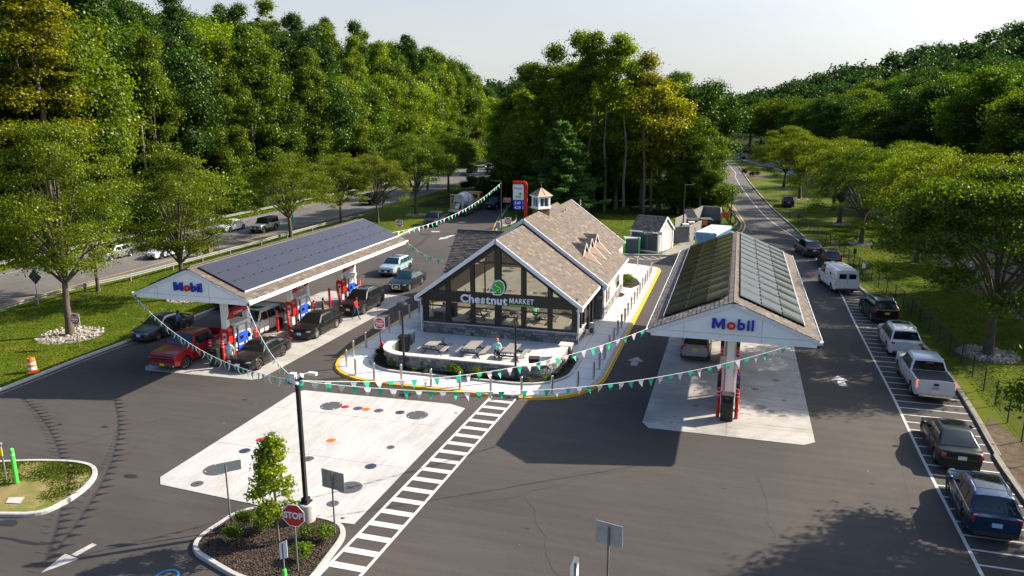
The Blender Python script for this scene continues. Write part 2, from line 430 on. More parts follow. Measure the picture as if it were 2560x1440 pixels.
M['sign_grey'] = pm('sign_grey', (0.30, 0.31, 0.29), 0.45, 0.5, var=.15, scale=3)
M['yellow'] = pm('yellow', (0.80, 0.62, 0.01), 0.4)
M['navy'] = pm('navy', (0.012, 0.015, 0.04), 0.4)
M['lid_dark'] = pm('lid_dark', (0.06, 0.062, 0.07), 0.7, 0.0, var=.15, scale=8, bump=.5, bscale=60)
M['lid_navy'] = pm('lid_navy', (0.03, 0.035, 0.06), 0.5, var=.2, scale=8)
M['lid_red'] = pm('lid_red', (0.42, 0.01, 0.02), 0.5)
M['lid_orange'] = pm('lid_orange', (0.62, 0.13, 0.01), 0.5)
M['lid_white'] = pm('lid_white', (0.66, 0.63, 0.58), 0.5)
M['glass_store'] = pm('glass_store', (0.38, 0.36, 0.28), 0.02, 0.94)
M['glass_dark'] = pm('glass_dark', (0.012, 0.016, 0.017), 0.05, 0.0, spec=0.8)
M['glass_cup'] = pm('glass_cup', (0.05, 0.12, 0.11), 0.05, 0.3, spec=0.8)
M['lamp_glass'] = pm('lamp_glass', (0.35, 0.36, 0.37), 0.2)
M['truck_white'] = pm('truck_white', (0.72, 0.73, 0.74), 0.35, coat=0.5)

# solar panel materials: dark cells with a faint grid
def panel_mat(name, col, rough, coat):
    m = bpy.data.materials.new(name); N, L, B = nodes(m)
    tc = N.new('ShaderNodeTexCoord')
    br = N.new('ShaderNodeTexBrick'); br.offset = 0; br.inputs['Scale'].default_value = 1
    br.inputs['Brick Width'].default_value = 0.166; br.inputs['Row Height'].default_value = 0.166; br.inputs['Mortar Size'].default_value = 0.004
    br.inputs['Color1'].default_value = (*col, 1); br.inputs['Color2'].default_value = (*[c*1.05 for c in col], 1); br.inputs['Mortar'].default_value = (*[c*1.18 for c in col], 1)
    L.new(tc.outputs['Object'], br.inputs['Vector']); L.new(br.outputs['Color'], B.inputs['Base Color'])
    B.inputs['Roughness'].default_value = rough; B.inputs['Specular IOR Level'].default_value = 0.5
    B.inputs['Coat Weight'].default_value = coat; B.inputs['Coat Roughness'].default_value = 0.12
    return m
M['panel'] = panel_mat('panel', (0.028, 0.027, 0.033), 0.45, 0.35)
M['panel_gloss'] = panel_mat('panel_gloss', (0.018, 0.016, 0.011), 0.14, 0.0)

SHING = [pm('shingle_%d' % i, c, 0.9, var=0.12, scale=14, bump=0.25, bscale=60) for i, c in enumerate(
    ((0.100, 0.080, 0.062), (0.118, 0.095, 0.074), (0.080, 0.064, 0.050), (0.155, 0.126, 0.098), (0.106, 0.078, 0.060), (0.100, 0.086, 0.067)))]
SHING_DARK_SHADE = [pm('shingle_dark_shade_%d' % i, c, 0.9, var=0.15, scale=14, bump=0.25, bscale=60) for i, c in enumerate(  # shaded slopes: shade put into the shingle colour; also the dark shed roof
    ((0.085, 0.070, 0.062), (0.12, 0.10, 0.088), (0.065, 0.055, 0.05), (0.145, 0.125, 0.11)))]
STONE = [pm('stone_%d' % i, c, 0.9, var=0.22, scale=7, bump=0.5, bscale=18) for i, c in enumerate(
    ((0.17, 0.175, 0.18), (0.22, 0.22, 0.215), (0.13, 0.14, 0.15), (0.27, 0.25, 0.225), (0.35, 0.30, 0.235), (0.19, 0.175, 0.155), (0.10, 0.105, 0.115), (0.24, 0.23, 0.22)))]
LEAF = dict(
    locust=leaf_mat('leaf_locust', (0.089, 0.118, 0.0058), 0.50, 0.45, 0.012),
    locust2=leaf_mat('leaf_locust_olive', (0.095, 0.115, 0.0097), 0.50, 0.45, 0.012),
    locust_dark=leaf_mat('leaf_locust_dark', (0.057, 0.089, 0.0068), 0.45, 0.4, 0.012),
    mid=leaf_mat('leaf_mid', (0.050, 0.091, 0.0032), 0.45, 0.5, 0.012),
    dark=leaf_mat('leaf_dark', (0.024, 0.055, 0.0055), 0.35, 0.5, 0.012),
    yellow=leaf_mat('leaf_yellow', (0.118, 0.168, 0.0037), 0.52, 0.45, 0.012),
    gold=leaf_mat('leaf_gold', (0.158, 0.158, 0.0043), 0.52, 0.4, 0.012),
    olive=leaf_mat('leaf_olive', (0.077, 0.112, 0.0045), 0.48, 0.5, 0.015),
    pine=leaf_mat('leaf_pine', (0.065, 0.135, 0.028), 0.45, 0.4, 0.01),
    maple=leaf_mat('leaf_maple', (0.140, 0.185, 0.006), 0.50, 0.35, 0.012),
    shrub=leaf_mat('leaf_shrub', (0.074, 0.119, 0.0060), 0.40, 0.4, 0.015),
    shrub_dark=leaf_mat('leaf_shrub_dark', (0.020, 0.042, 0.006), 0.3, 0.35, 0.01),
    grass=leaf_mat('leaf_grass', (0.050, 0.078, 0.003), 0.4, 0.4, 0.015),
    far=leaf_mat('leaf_far', (0.025, 0.057, 0.0114), 0.35, 0.5, 0.01),
)

# ------------------------------------------------------------------ deferred text
TEXTS = []
def m_mesh(ex, bold):
    b = .03 + bold
    pts = [(0, 0), (0, .70), (.17+b, .70), (.40, .27), (.63-b, .70), (.80, .70), (.80, 0), (.66-b, 0), (.66-b, .44), (.45, .06), (.35, .06), (.14+b, .44), (.14+b, 0)]
    n = len(pts); bm = bmesh.new()
    vs = [bm.verts.new((x, y, -ex)) for x, y in pts]; es = [bm.edges.new((vs[i], vs[(i+1) % n])) for i in range(n)]
    r = bmesh.ops.triangle_fill(bm, edges=es); fs = [g for g in r['geom'] if isinstance(g, bmesh.types.BMFace)]
    r = bmesh.ops.extrude_face_region(bm, geom=fs); bmesh.ops.translate(bm, vec=(0, 0, 2*ex), verts=[g for g in r['geom'] if isinstance(g, bmesh.types.BMVert)])
    bmesh.ops.recalc_face_normals(bm, faces=bm.faces)
    me = bpy.data.meshes.new('letter'); bm.to_mesh(me); bm.free(); return me
def text(name, s, size, mat, parent, Mx, extrude=0.01, bold=0.0, align='CENTER', sx=1.0, space=1.0):
    TEXTS.append((name, s, size, mat, parent, Mx, extrude, bold, align, sx, space))
def flush_texts():
    tmp = []
    for (name, s, size, mat, parent, Mx, ex, bold, align, sx, space) in TEXTS:
        c = bpy.data.curves.new('t', 'FONT'); c.body = s; c.size = size; c.extrude = ex; c.offset = 0 if ('M' in s or 'W' in s) else bold
        c.align_x = align; c.align_y = 'CENTER'; c.resolution_u = 3; c.space_character = space
        o = bpy.data.objects.new('t', c); COL.objects.link(o); tmp.append(o)
    dg = bpy.context.evaluated_depsgraph_get()
    for o, (name, s, size, mat, parent, Mx, ex, bold, align, sx, space) in zip(tmp, TEXTS):
        me = bpy.data.meshes.new_from_object(o.evaluated_get(dg))
        me.materials.clear(); me.materials.append(mat)
        me.transform(Mx @ Matrix.Diagonal((sx, 1, 1, 1)))
        link(bpy.data.objects.new(name, me), parent)
    for o in tmp: bpy.data.objects.remove(o)
    TEXTS.clear()
def face_m(x, y, z, rz=0.0, tilt=PI/2):
    """text frame: readable from the -Y side after rotating by rz about Z"""
    return Matrix.Translation((x, y, z)) @ Matrix.Rotation(rz, 4, 'Z') @ Matrix.Rotation(tilt, 4, 'X')
ROWS = []
def letter_row(s, x0, x1, y, zb, cap, mat, parent, bold=0.02, extrude=0.03, gap=0.09, mats=None):
    """raised letters one by one along +X from x0 to x1, baseline zb, capital height cap, on a face looking to -Y"""
    ROWS.append((s, x0, x1, y, zb, cap, mat, parent, bold, extrude, gap, mats or {}))
def flush_rows():
    todo = []
    for R in ROWS:
        os_ = []
        for ch in R[0]:
            c = bpy.data.curves.new('t', 'FONT'); c.body = ch; c.size = 1.0; c.extrude = R[9]; c.offset = R[8]; c.resolution_u = 4
            o = bpy.data.objects.new('t', c); COL.objects.link(o); os_.append(o)
        todo.append(os_)
    dg = bpy.context.evaluated_depsgraph_get()
    for R, os_ in zip(ROWS, todo):
        s, x0, x1, y, zb, cap, mat, parent, bold, ex, gap, mats = R
        ms = [m_mesh(ex, bold) if ch == 'M' else bpy.data.meshes.new_from_object(o.evaluated_get(dg)) for ch, o in zip(s, os_)]
        wd = []
        for me in ms:
            xs = [v.co.x for v in me.vertices]; wd.append((min(xs), max(xs)))
        tot = sum(b - a for a, b in wd) + gap * (len(ms) - 1)
        sx = (x1 - x0) / tot; sz = cap / (0.70 + 2 * bold); cx = x0
        for ch, me, (a, b) in zip(s, ms, wd):
            me.materials.clear(); me.materials.append(mats.get(ch, mat))
            me.transform(Matrix.Translation((cx, y, zb)) @ Matrix.Diagonal((sx, 1, sz, 1)) @ Matrix.Rotation(PI/2, 4, 'X') @ Matrix.Translation((-a, 0 if ch == 'M' else bold, 0)))
            link(bpy.data.objects.new('letter', me), parent)
            cx += (b - a + gap) * sx
        for o in os_: bpy.data.objects.remove(o)
    ROWS.clear()

# ================================================================== GROUND
def sheet(name, pts, z, mat, kind='structure', parent=None, label=None, cat=None):
    bm = bmesh.new()
    vs = [bm.verts.new((p[0], p[1], z)) for p in pts]
    es = [bm.edges.new((vs[i], vs[(i+1) % len(vs)])) for i in range(len(vs))]
    bmesh.ops.triangle_fill(bm, edges=es, use_beauty=True)
    bmesh.ops.recalc_face_normals(bm, faces=bm.faces)
    for f in bm.faces:
        if f.normal.z < 0: f.normal_flip()
    me = bpy.data.meshes.new(name); bm.to_mesh(me); bm.free()
    me.materials.append(mat)
    o = link(bpy.data.objects.new(name, me), parent)
    if kind: o['kind'] = kind
    return tag(o, label, cat)

def offset_line(pts, d):
    out = []
    n = len(pts)
    for i in range(n):
        a = Vector(pts[max(i-1, 0)][:2]); b = Vector(pts[min(i+1, n-1)][:2])
        t = (b - a).normalized(); out.append((pts[i][0] - t.y*d, pts[i][1] + t.x*d))
    return out
def smooth_line(pts, k=6):
    """Catmull-Rom"""
    P = [Vector((p[0], p[1], 0)) for p in pts]; out = []
    for i in range(len(P)-1):
        p0 = P[max(i-1, 0)]; p1 = P[i]; p2 = P[i+1]; p3 = P[min(i+2, len(P)-1)]
        for j in range(k):
            t = j/k
            out.append(0.5*((2*p1)+(p2-p0)*t+(2*p0-5*p1+4*p2-p3)*t*t+(3*p1-p0-3*p2+p3)*t**3))
    out.append(P[-1])
    return [(p.x, p.y) for p in out]
def ribbon(name, pts, w, z, mat, kind='structure', h=0.0, parent=None, off=0.0):
    """a strip of width w centred on the line; h > 0 makes it a raised kerb"""
    a = offset_line(pts, off + w/2); b = offset_line(pts, off - w/2); mb = MB(); n = len(pts)
    if h <= 0:
        mb.add([(p[0], p[1], z) for p in a] + [(p[0], p[1], z) for p in b], [(i, n+i, n+i+1, i+1) for i in range(n-1)])
    else:
        vs = [(p[0], p[1], z) for p in a] + [(p[0], p[1], z+h) for p in a] + [(p[0], p[1], z+h) for p in b] + [(p[0], p[1], z) for p in b]
        fs = []
        for i in range(n-1):
            for k in range(4):
                k2 = (k+1) % 4
                fs.append((k*n+i, k*n+i+1, k2*n+i+1, k2*n+i))
        fs += [(0, n, 2*n, 3*n), (n-1, 2*n-1, 3*n-1, 4*n-1)]
        mb.add(vs, fs)
    o = mb.build(name, mat, parent)
    if h <= 0:
        for p in o.data.polygons:
            pass
    if kind: o['kind'] = kind
    return o
def ring_kerb(name, pts, w, z, h, mat):
    """closed kerb along the inside of a closed outline"""
    n = len(pts); A = []; B = []
    area = sum(pts[i][0]*pts[(i+1) % n][1]-pts[(i+1) % n][0]*pts[i][1] for i in range(n))
    sgn = 1 if area > 0 else -1
    for i in range(n):
        a = Vector(pts[i-1]); b = Vector(pts[(i+1) % n]); t = (b-a).normalized()
        A.append(Vector(pts[i])); B.append(Vector((pts[i][0]-t.y*w*sgn, pts[i][1]+t.x*w*sgn)))
    c = w*0.12
    A2 = [a.lerp(b, 0.15) for a, b in zip(A, B)]
    vs = [(p.x, p.y, z) for p in A] + [(p.x, p.y, z+h*0.8) for p in A] + [(p.x, p.y, z+h) for p in A2] + [(p.x, p.y, z+h) for p in B] + [(p.x, p.y, z) for p in B]
    fs = []
    for i in range(n):
        j = (i+1) % n
        for k in range(4): fs.append((k*n+i, k*n+j, (k+1)*n+j, (k+1)*n+i))
    mb = MB().add(vs, fs); o = mb.build(name, mat, None, smooth=False); o['kind'] = 'structure'
    return o, [(p.x, p.y) for p in B]

def terrain_h(x, y):
    h = 0.0
    if x < -55: h += min(24 if y < 140 else max(7, 24-(y-140)*.28), 0.34*(-55-x))
    edge = 47 if y < 150 else 47 - (y-150)*0.12
    if x > edge: h += min(34, 0.27*(x-edge))
    if y > 235: h += min(9, 0.08*(y-235))
    return h
def make_terrain():
    xs = list(np.arange(-400, -60, 14)) + list(np.arange(-60, 60, 5)) + list(np.arange(60, 420, 14))
    ys = list(np.arange(-120, 300, 8)) + list(np.arange(300, 900, 40))
    vs = [(x, y, terrain_h(x, y) + (0 if terrain_h(x, y) == 0 else 0.6*math.sin(x*.2)*math.cos(y*.17))) for y in ys for x in xs]
    nx = len(xs)
    fs = [(j*nx+i, j*nx+i+1, (j+1)*nx+i+1, (j+1)*nx+i) for j in range(len(ys)-1) for i in range(nx-1)]
    mi = []
    for f in fs:
        cx = sum(vs[k][0] for k in f)/4; cy = sum(vs[k][1] for k in f)/4
        wood = cx < -56 or (cx > 46 - max(0, cy-150)*.12) or cy > 230 or (cy > 64 and -33 < cx < 11 and cy > 64 + 0.0)
        if cy > 90 and -31 > cx > -36 and cy < 130: wood = False
        mi.append(1 if wood else 0)
    mb = MB(); mb.add(vs, fs); mb.m = mi
    o = mb.build('ground', [M['grass'], M['forest_floor']], None, recalc=False)
    o['kind'] = 'structure'
    return o
make_terrain()

# --- lot
LOT_LEFT = [(-22.7, -48), (-22.7, -30), (-22.6, -16), (-22.8, -10), (-22.7, -3), (-22.8, 8), (-23.3, 22), (-24.0, 37.5), (-25.0, 50), (-26.2, 76), (-29.2, 94.6), (-35.8, 124.7), (-41.5, 148)]
RAMP_RIGHT = [(-42, 165), (-31, 128), (-24.6, 98), (-20.9, 76), (-18.6, 62.6), (-14.6, 46), (-12.2, 37.7), (-10.0, 34.6), (-5, 32.6)]
BACK = [(3.1, 32.4), (7.87, 33.0), (9.3, 36.5), (9.6, 41), (11.5, 45.5), (14.2, 49.5), (15.1, 56.6), (14.35, 67.2), (12.8, 84.6), (11.1, 107), (8.6, 135), (3, 180), (-6, 235)]
R_CURB = [(6, 250), (10.5, 205), (13.97, 171.5), (16.68, 118.8), (19.3, 78.6), (21.2, 58.3), (22.14, 46.7), (23.4, 33), (24.4, 23.6), (24.95, 17), (25.75, 9.5), (25.98, 4), (25.95, -1.4), (25.78, -5.4), (25.5, -9.5), (25.3, -14), (25.2, -48)]
R_CURB_S = smooth_line(R_CURB, 5)
lot_pts = [(-22.7, -48)] + smooth_line(LOT_LEFT[1:], 4) + smooth_line(RAMP_RIGHT, 4) + smooth_line(BACK, 4) + R_CURB_S
sheet('parking_lot_asphalt', lot_pts, 0.012, M['asphalt'])
sheet('exit_ramp_asphalt', [(p[0]-.0, p[1]) for p in smooth_line([(15.1, 53.5), (15.0, 58), (14.35, 67.2), (12.8, 84.6), (11.1, 107), (8.6, 135), (3, 180), (-6, 235)], 4)] + smooth_line([(6, 250), (10.5, 205), (13.9, 171.5), (16.6, 118.8), (19.25, 78.6), (21.1, 58.3), (21.6, 52.5)], 5), 0.018, M['asphalt_mid'])
# kerbs along the lot edges
ribbon('lot_kerb', smooth_line(LOT_LEFT, 5), 0.20, 0.0, M['kerb'], h=0.13, off=0.10)
ribbon('lot_edge_line', smooth_line([(p[0], p[1]) for p in LOT_LEFT[:9]], 4), 0.06, 0.018, M['worn_white'], off=-0.35)
ribbon('ramp_kerb', smooth_line(BACK[4:], 4), 0.18, 0.0, M['kerb_old'], h=0.12, off=0.0)
ribbon('lot_kerb', R_CURB_S, 0.24, 0.0, M['kerb_old'], h=0.13, off=0.12)
ribbon('lot_kerb', smooth_line(RAMP_RIGHT, 4), 0.18, 0.0, M['kerb'], h=0.12, off=0.09)
ribbon('lot_kerb', smooth_line([(-5, 32.6), (3.1, 32.4), (7.87, 33.0), (8.1, 33.6)], 3), 0.2, 0.0, M['kerb'], h=0.14)
# yellow edge lines on the two ramps
ribbon('ramp_yellow_line', smooth_line(RAMP_RIGHT[:8], 4), 0.16, 0.022, M['road_yellow'], off=-0.35)
ribbon('ramp_yellow_line', smooth_line(BACK[4:11], 4), 0.22, 0.024, M['road_yellow'], off=-0.45)
ribbon('ramp_white_line', smooth_line([(-25.0, 62), (-25.4, 75), (-28.0, 93), (-33, 113)], 4), 0.14, 0.022, M['worn_white'])
P_LINE = [(9, 205), (13.5, 150), (13.73, 134), (15.47, 103.4), (17.9, 70.9), (19.7, 56.8), (21.67, 44.4), (22.45, 32), (22.78, 20.6), (22.69, 12.7), (22.64, 4), (22.6, -4.2), (22.5, -9), (22.45, -14), (22.43, -30), (22.43, -45)]
ribbon('parking_edge_line', smooth_line(P_LINE, 4), 0.12, 0.024, M['white_paint'])
def curb_x(y):
    pts = R_CURB_S
    for a, b in zip(pts, pts[1:]):
        if (a[1]-y)*(b[1]-y) <= 0 and a[1] != b[1]:
            t = (y-a[1])/(b[1]-a[1]); return a[0]+(b[0]-a[0])*t
    return 25.2
def line_x(y):
    for a, b in zip(P_LINE, P_LINE[1:]):
        if (a[1]-y)*(b[1]-y) <= 0 and a[1] != b[1]:
            t = (y-a[1])/(b[1]-a[1]); return a[0]+(b[0]-a[0])*t
    return 22.5
hs = thing('hatched_strip', 'white hatched no-parking strip along the right kerb', 'road marking', (0, 0, 0)); hs['kind'] = 'structure'
del hs['category'], hs['label']
y = 21.2; me0 = MB().add([(0, -.05, 0), (1, -.05, 0), (1, .05, 0), (0, .05, 0)], [(0, 1, 2, 3)]).mesh('marking_stripe', M['white_paint'])
while y > -26:
    xa, xb = line_x(y)+.05, curb_x(y)-.14
    inst('stripe', me0, hs, (xa, y, 0.025), (0, 0, 0.0), (xb-xa, 1, 1))
    y -= 0.935

# --- highways
def road(name, left, right, z, mat):
    L_, R_ = smooth_line(left, 5), smooth_line(right, 5)
    return sheet(name, L_ + list(reversed(R_)), z, mat)
H1_FAR = [(-49.5, -60), (-49.6, 0), (-50.2, 25), (-50.3, 60), (-50.9, 90), (-51.2, 115), (-53, 145), (-56.5, 180), (-62, 210), (-75, 250), (-98, 300)]
H1_NEAR = [(-39.5, -60), (-39.55, 0), (-39.8, 25), (-39.8, 60), (-39.9, 90), (-40.8, 112), (-42.2, 129), (-45.6, 160), (-50, 190), (-62, 235), (-84, 290)]
road('left_highway', offset_line(H1_FAR, 1.4), offset_line(H1_NEAR, -1.1), 0.010, M['asphalt_old'])
ribbon('highway_yellow_line', smooth_line(H1_NEAR, 5), 0.16, 0.02, M['road_yellow'])
ribbon('highway_white_line', smooth_line(H1_FAR, 5), 0.16, 0.02, M['worn_white'])
mid = [((a[0]+b[0])/2 - .3, (a[1]+b[1])/2) for a, b in zip(H1_FAR, H1_NEAR)]
mids = smooth_line(mid, 30)
lane = thing('lane_markings', '-', '-', (0, 0, 0)); del lane['category'], lane['label']; lane['kind'] = 'structure'
acc = 0; last = mids[0]; on = []
for p in mids[1:]:
    acc += math.dist(p, last); last = p
    if acc > 11 and p[1] < 215: on.append(p); acc = 0
for p in on:
    q = min(mids, key=lambda m: abs(m[1]-p[1]-3)); a = math.atan2(q[1]-p[1], q[0]-p[0])
    mb = MB(); mb.box(0, 0, 0, 3.0, 0.15, 0.004); inst('dash', mb.mesh('dash', M['worn_white']), lane, (p[0], p[1], 0.020), (0, 0, a))
H2_L = [(34.3, -60), (34.2, 10), (34.0, 40), (33.4, 71), (31.5, 95), (28, 125), (23, 157), (14.5, 196), (4, 235), (-10, 280)]
H2_R = [(46.5, -60), (46.3, 10), (46, 40), (45, 75), (42.5, 100), (38.5, 130), (33, 165), (24.5, 204), (14, 243), (0, 290)]
road('right_highway', H2_L, H2_R, 0.010, M['asphalt_old'])
ribbon('highway_yellow_line', smooth_line(offset_line(H2_L, -0.9), 5), 0.18, 0.02, M['road_yellow'])
ribbon('highway_white_line', smooth_line(offset_line(H2_L, -6.0), 5), 0.14, 0.02, M['worn_white'])

# --- rounded island kerbs
def rounded(pts, r=1.0, k=5):
    out = []; n = len(pts)
    for i in range(n):
        p = Vector(pts[i][:2]); rr = pts[i][2] if len(pts[i]) > 2 else r
        a = Vector(pts[i-1][:2]); b = Vector(pts[(i+1) % n][:2])
        da, db = (a-p).normalized(), (b-p).normalized()
        rr = min(rr, (a-p).length*.49, (b-p).length*.49)
        s, e = p+da*rr, p+db*rr
        for j in range(k+1):
            t = j/k; q = s*(1-t)**2 + p*2*t*(1-t) + e*t*t; out.append((q.x, q.y))
    return out
SW = rounded([(-7.95, 27.4, 1.5), (-7.92, -9.0, 4.6), (7.72, -9.02, 4.6), (7.72, 26.2, .9), (5.2, 27.6, 1.6)], 2, 9)
sheet('sidewalk', SW, 0.13, M['concrete_walk'])
ring_kerb('sidewalk_kerb', SW, 0.16, 0.0, 0.134, M['kerb'])
kerb_line = rounded([(-7.95, 27.4, 1.5), (-7.92, -9.0, 4.6), (7.72, -9.02, 4.6), (7.72, 26.2, .9), (5.2, 27.6, 1.6)], 2, 9)
y0 = [p for p in kerb_line if p[1] < 24.5]
# yellow painted kerb, open at the crosswalk
run = [p for p in kerb_line]
i0 = next(i for i, p in enumerate(run) if p[1] < 27 and p[0] < -7.9)
seg = [(-7.93, 25.0)] + [p for p in run if p[1] < 26 and p[0] < 2.55 or (p[0] < -5)]
seg = [p for p in seg if p[1] <= 25.01]
seg_l = [p for p in run if p[1] < 20 and p[0] < 2.6]
seg_l = [(-7.93, 20)] + seg_l + [(2.6, -9.02)]
seg_r = [(4.1, -9.02)] + [p for p in run if p[0] > 4.1 and p[1] < 26.6] + [(6.9, 26.45)]
ribbon('kerb_yellow_paint', seg_l, 0.15, 0.0, M['yellow_paint'], h=0.125, off=-0.10)
ribbon('kerb_yellow_paint', seg_r, 0.15, 0.0, M['yellow_paint'], h=0.125, off=-0.10)
ribbon('gutter_yellow_line', seg_l, 0.07, 0.022, M['yellow_paint'], off=-0.22)
ribbon('gutter_yellow_line', seg_r, 0.07, 0.022, M['yellow_paint'], off=-0.22)
# joints in the sidewalk
sj = MB()
for yy in np.arange(-7.3, 27, 1.75): 
    sj.box(6.6, yy, 0.131, 2.1, 0.018, 0.003)
    if yy < 5 or yy > 0: sj.box(-6.7, yy, 0.131, 2.2, 0.018, 0.003)
sj.box(5.75, 10, 0.131, 0.018, 30, 0.003)
for xx in (-4.6, -2.3, 0, 2.3, 4.6): sj.box(xx, -8.35, 0.131, 0.018, 1.0, 0.003)
for xx in (-3.4, -1.1, 1.2, 3.5): sj.box(xx, -2.9, 0.131, 0.018, 5.6, 0.003)
sj.box(0, -3.4, 0.1305, 10.2, 0.018, 0.003)
tag(sj.build('sidewalk_joints', M['joint']), kind='structure')

def clip(poly, a, b, c):
    """keep the part with a*x+b*y <= c"""
    out = []
    for i in range(len(poly)):
        p, q = poly[i-1], poly[i]; fp, fq = a*p[0]+b*p[1]-c, a*q[0]+b*q[1]-c
        if (fp <= 0) != (fq <= 0):
            t = fp/(fp-fq); out.append((p[0]+(q[0]-p[0])*t, p[1]+(q[1]-p[1])*t))
        if fq <= 0: out.append(q)
    return out
def slab_field(name, poly, xs, ys, mat, z=0.02):
    base = sheet(name, poly, z-0.004, M['joint'])
    for a, b in zip(xs, xs[1:]):
        for c, d in zip(ys, ys[1:]):
            p = clip(clip(clip(clip(poly, 1, 0, b-.009), -1, 0, -(a+.009)), 0, 1, d-.009), 0, -1, -(c+.009))
            if len(p) > 2:
                MB().poly(p, z-.003, z+.012).build('slab', mat, base)
    return base
slab_field('tank_field_pad', [(-7.45, -21.4), (-7.0, -21.9), (1.26, -22.47), (1.8, -22.43), (1.92, -11.1), (1.02, -10.75), (-7.15, -11.1), (-7.5, -11.6)],
           [-8, -4.4, -1.2, 3], [-23, -17.9, -13.55, -10], M['concrete'])
slab_field('left_pump_pad', [(-18.1, -10.3), (-17.65, -10.75), (-10.85, -10.5), (-10.45, -10.15), (-10.15, 9.5), (-10.9, 9.8), (-17.4, 9.8), (-18, 9.2)],
           [-19, -14.2, -9], [-12, -6.5, -1.5, 3.5, 12], M['concrete_worn'])
cR = (14.4, -0.5)
slab_field('right_pump_pad', [(10.6, -10.4), (10.95, -10.95), (17.75, -10.95), (18.25, -10.5), (18.25, 11.5), (10.6, 11.5)],
           [9, 14.42, 20], [-12, -9.15, -6.6, -2.6, 1.4, 5.4, 13], M['concrete_worn'])
st = MB()
def blot(x, y, r, seed, z=.034, sx=1.0):
    rr = random.Random(seed); n = 18
    st.add([(x + sx*r*math.cos(2*PI*k/n)*(.7+.5*rr.random()), y + r*math.sin(2*PI*k/n)*(.7+.5*rr.random()), z) for k in range(n)], [tuple(range(n))])
for i, (x, y, r) in enumerate(((16.0, -6.9, .30), (16.5, -7.3, .2), (15.8, -4.3, .22), (12.9, -7.6, .16), (13.1, -5.8, .14), (11.6, -3.3, .1), (16.9, -2.6, .2), (12.0, -9.3, .07), (11.9, -10.1, .07), (12.1, -10.6, .06), (17.2, -5.6, .12))):
    blot(x, y, r, i)
tag(st.build('oil_stains', M['stain']), kind='stuff')

# --- crosswalk
cw = thing('crosswalk', '-', '-', (0, 0, 0)); del cw['category'], cw['label']; cw['kind'] = 'structure'
def quad_sheet(name, pts, mat, parent=None, z=0.024):
    return link(bpy.data.objects.new(name, MB().add([(p[0], p[1], z) for p in pts], [tuple(range(len(pts)))]).mesh(name, mat)), parent)
quad_sheet('edge_line', [(2.60, -9.15), (2.10, -26.5), (2.22, -26.5), (2.74, -9.15)], M['white_paint'], cw)
quad_sheet('edge_line', [(3.93, -9.15), (3.38, -26.5), (3.50, -26.5), (4.05, -9.15)], M['white_paint'], cw)
for k in range(20):
    yy = -9.72 - k*.8885; t = (-9.15-yy)/17.35
    x0 = 2.74-.52*t; x1 = 3.93-.55*t
    quad_sheet('bar', [(x0, yy-.16), (x1, yy-.16), (x1, yy+.16), (x0, yy+.16)], M['white_paint'], cw)

# --- painted arrows
def arrow(name, x, y, ang, L_, W_, hl, mat=M['white_paint'], gap=0.06, sw=.42):
    c, s = math.cos(ang), math.sin(ang)
    def T(px, py): return (x+px*c-py*s, y+px*s+py*c)
    o = quad_sheet(name, [T(L_/2-hl, -W_/2), T(L_/2, 0), T(L_/2-hl, W_/2)], mat); o['kind'] = 'structure'
    quad_sheet('arrow_shaft', [T(-L_/2, -W_*sw/2), T(L_/2-hl-gap, -W_*sw/2), T(L_/2-hl-gap, W_*sw/2), T(-L_/2, W_*sw/2)], mat, o)
arrow('pavement_arrow', 9.1, -1.4, PI/2, 1.7, .95, .85, M['worn_white'])
arrow('pavement_arrow', 20.3, -1.65, PI/2+.05, 1.7, .95, .85)
pa = G(230, 1365); pb = G(110, 1430)
arrow('pavement_arrow', (pa.x+pb.x)/2, (pa.y+pb.y)/2, math.atan2(pb.y-pa.y, pb.x-pa.x), math.dist(pa[:2], pb[:2])+.2, .72, 1.05, M['worn_white'], sw=.34)
arrow('pavement_arrow', -18.2, 37.9, -PI/2-.15, 3.6, 1.1, 1.5)
o = quad_sheet('pavement_marking', [tuple(G(*p)[:2]) for p in ((1078, 578), (1098, 578), (1100, 581), (1078, 581))], M['worn_white']); o['kind'] = 'structure'
# blue accessible symbol at the bottom edge
c0 = G(418, 1442)
mb = MB()
mb.add([(c0.x + r*math.cos(a), c0.y + r*math.sin(a), .024) for a in np.linspace(0, 2*PI, 25)[:-1] for r in (.3, .38)], [(2*i, 2*i+1, (2*i+3) % 48, (2*i+2) % 48) for i in range(24)])
tag(mb.build('blue_pavement_symbol', M['blue_paint']), kind='structure')
# tyre marks: rows of short dark streaks
def marks(name, line, n, w0, w1):
    mb = MB(); L_ = smooth_line([tuple(G(*p)[:2]) for p in line], 12)
    for i in range(n):
        p = L_[int(i*(len(L_)-1)/max(1, n-1))]
        w = (w0+(w1-w0)*i/n)*(.8+.4*random.random()); h = .05+.03*random.random()
        a = random.uniform(-.1, .1)
        mb.add([(p[0]-w/2, p[1]-h/2, .02), (p[0]+w/2, p[1]-h*.1+a*.1, .02), (p[0]+w/2, p[1]+h*.1+a*.1, .02), (p[0]-w/2, p[1]+h/2, .02)], [(0, 1, 2, 3)])
    tag(mb.build(name, M['tyre_mark']), kind='stuff')
marks('tyre_marks', ((52, 990), (80, 1025), (105, 1060), (125, 1100), (140, 1148)), 22, .42, .5)
marks('tyre_marks', ((297, 992), (302, 1030), (298, 1070), (285, 1110), (268, 1150), (245, 1180)), 26, .30, .35)
marks('tyre_marks', ((220, 1228), (200, 1255), (180, 1285), (155, 1315), (140, 1350), (120, 1385)), 11, .34, .3)
marks('tyre_marks', ((130, 1288), (118, 1315), (112, 1345), (96, 1390), (80, 1430)), 8, .3, .3)
mb = MB()
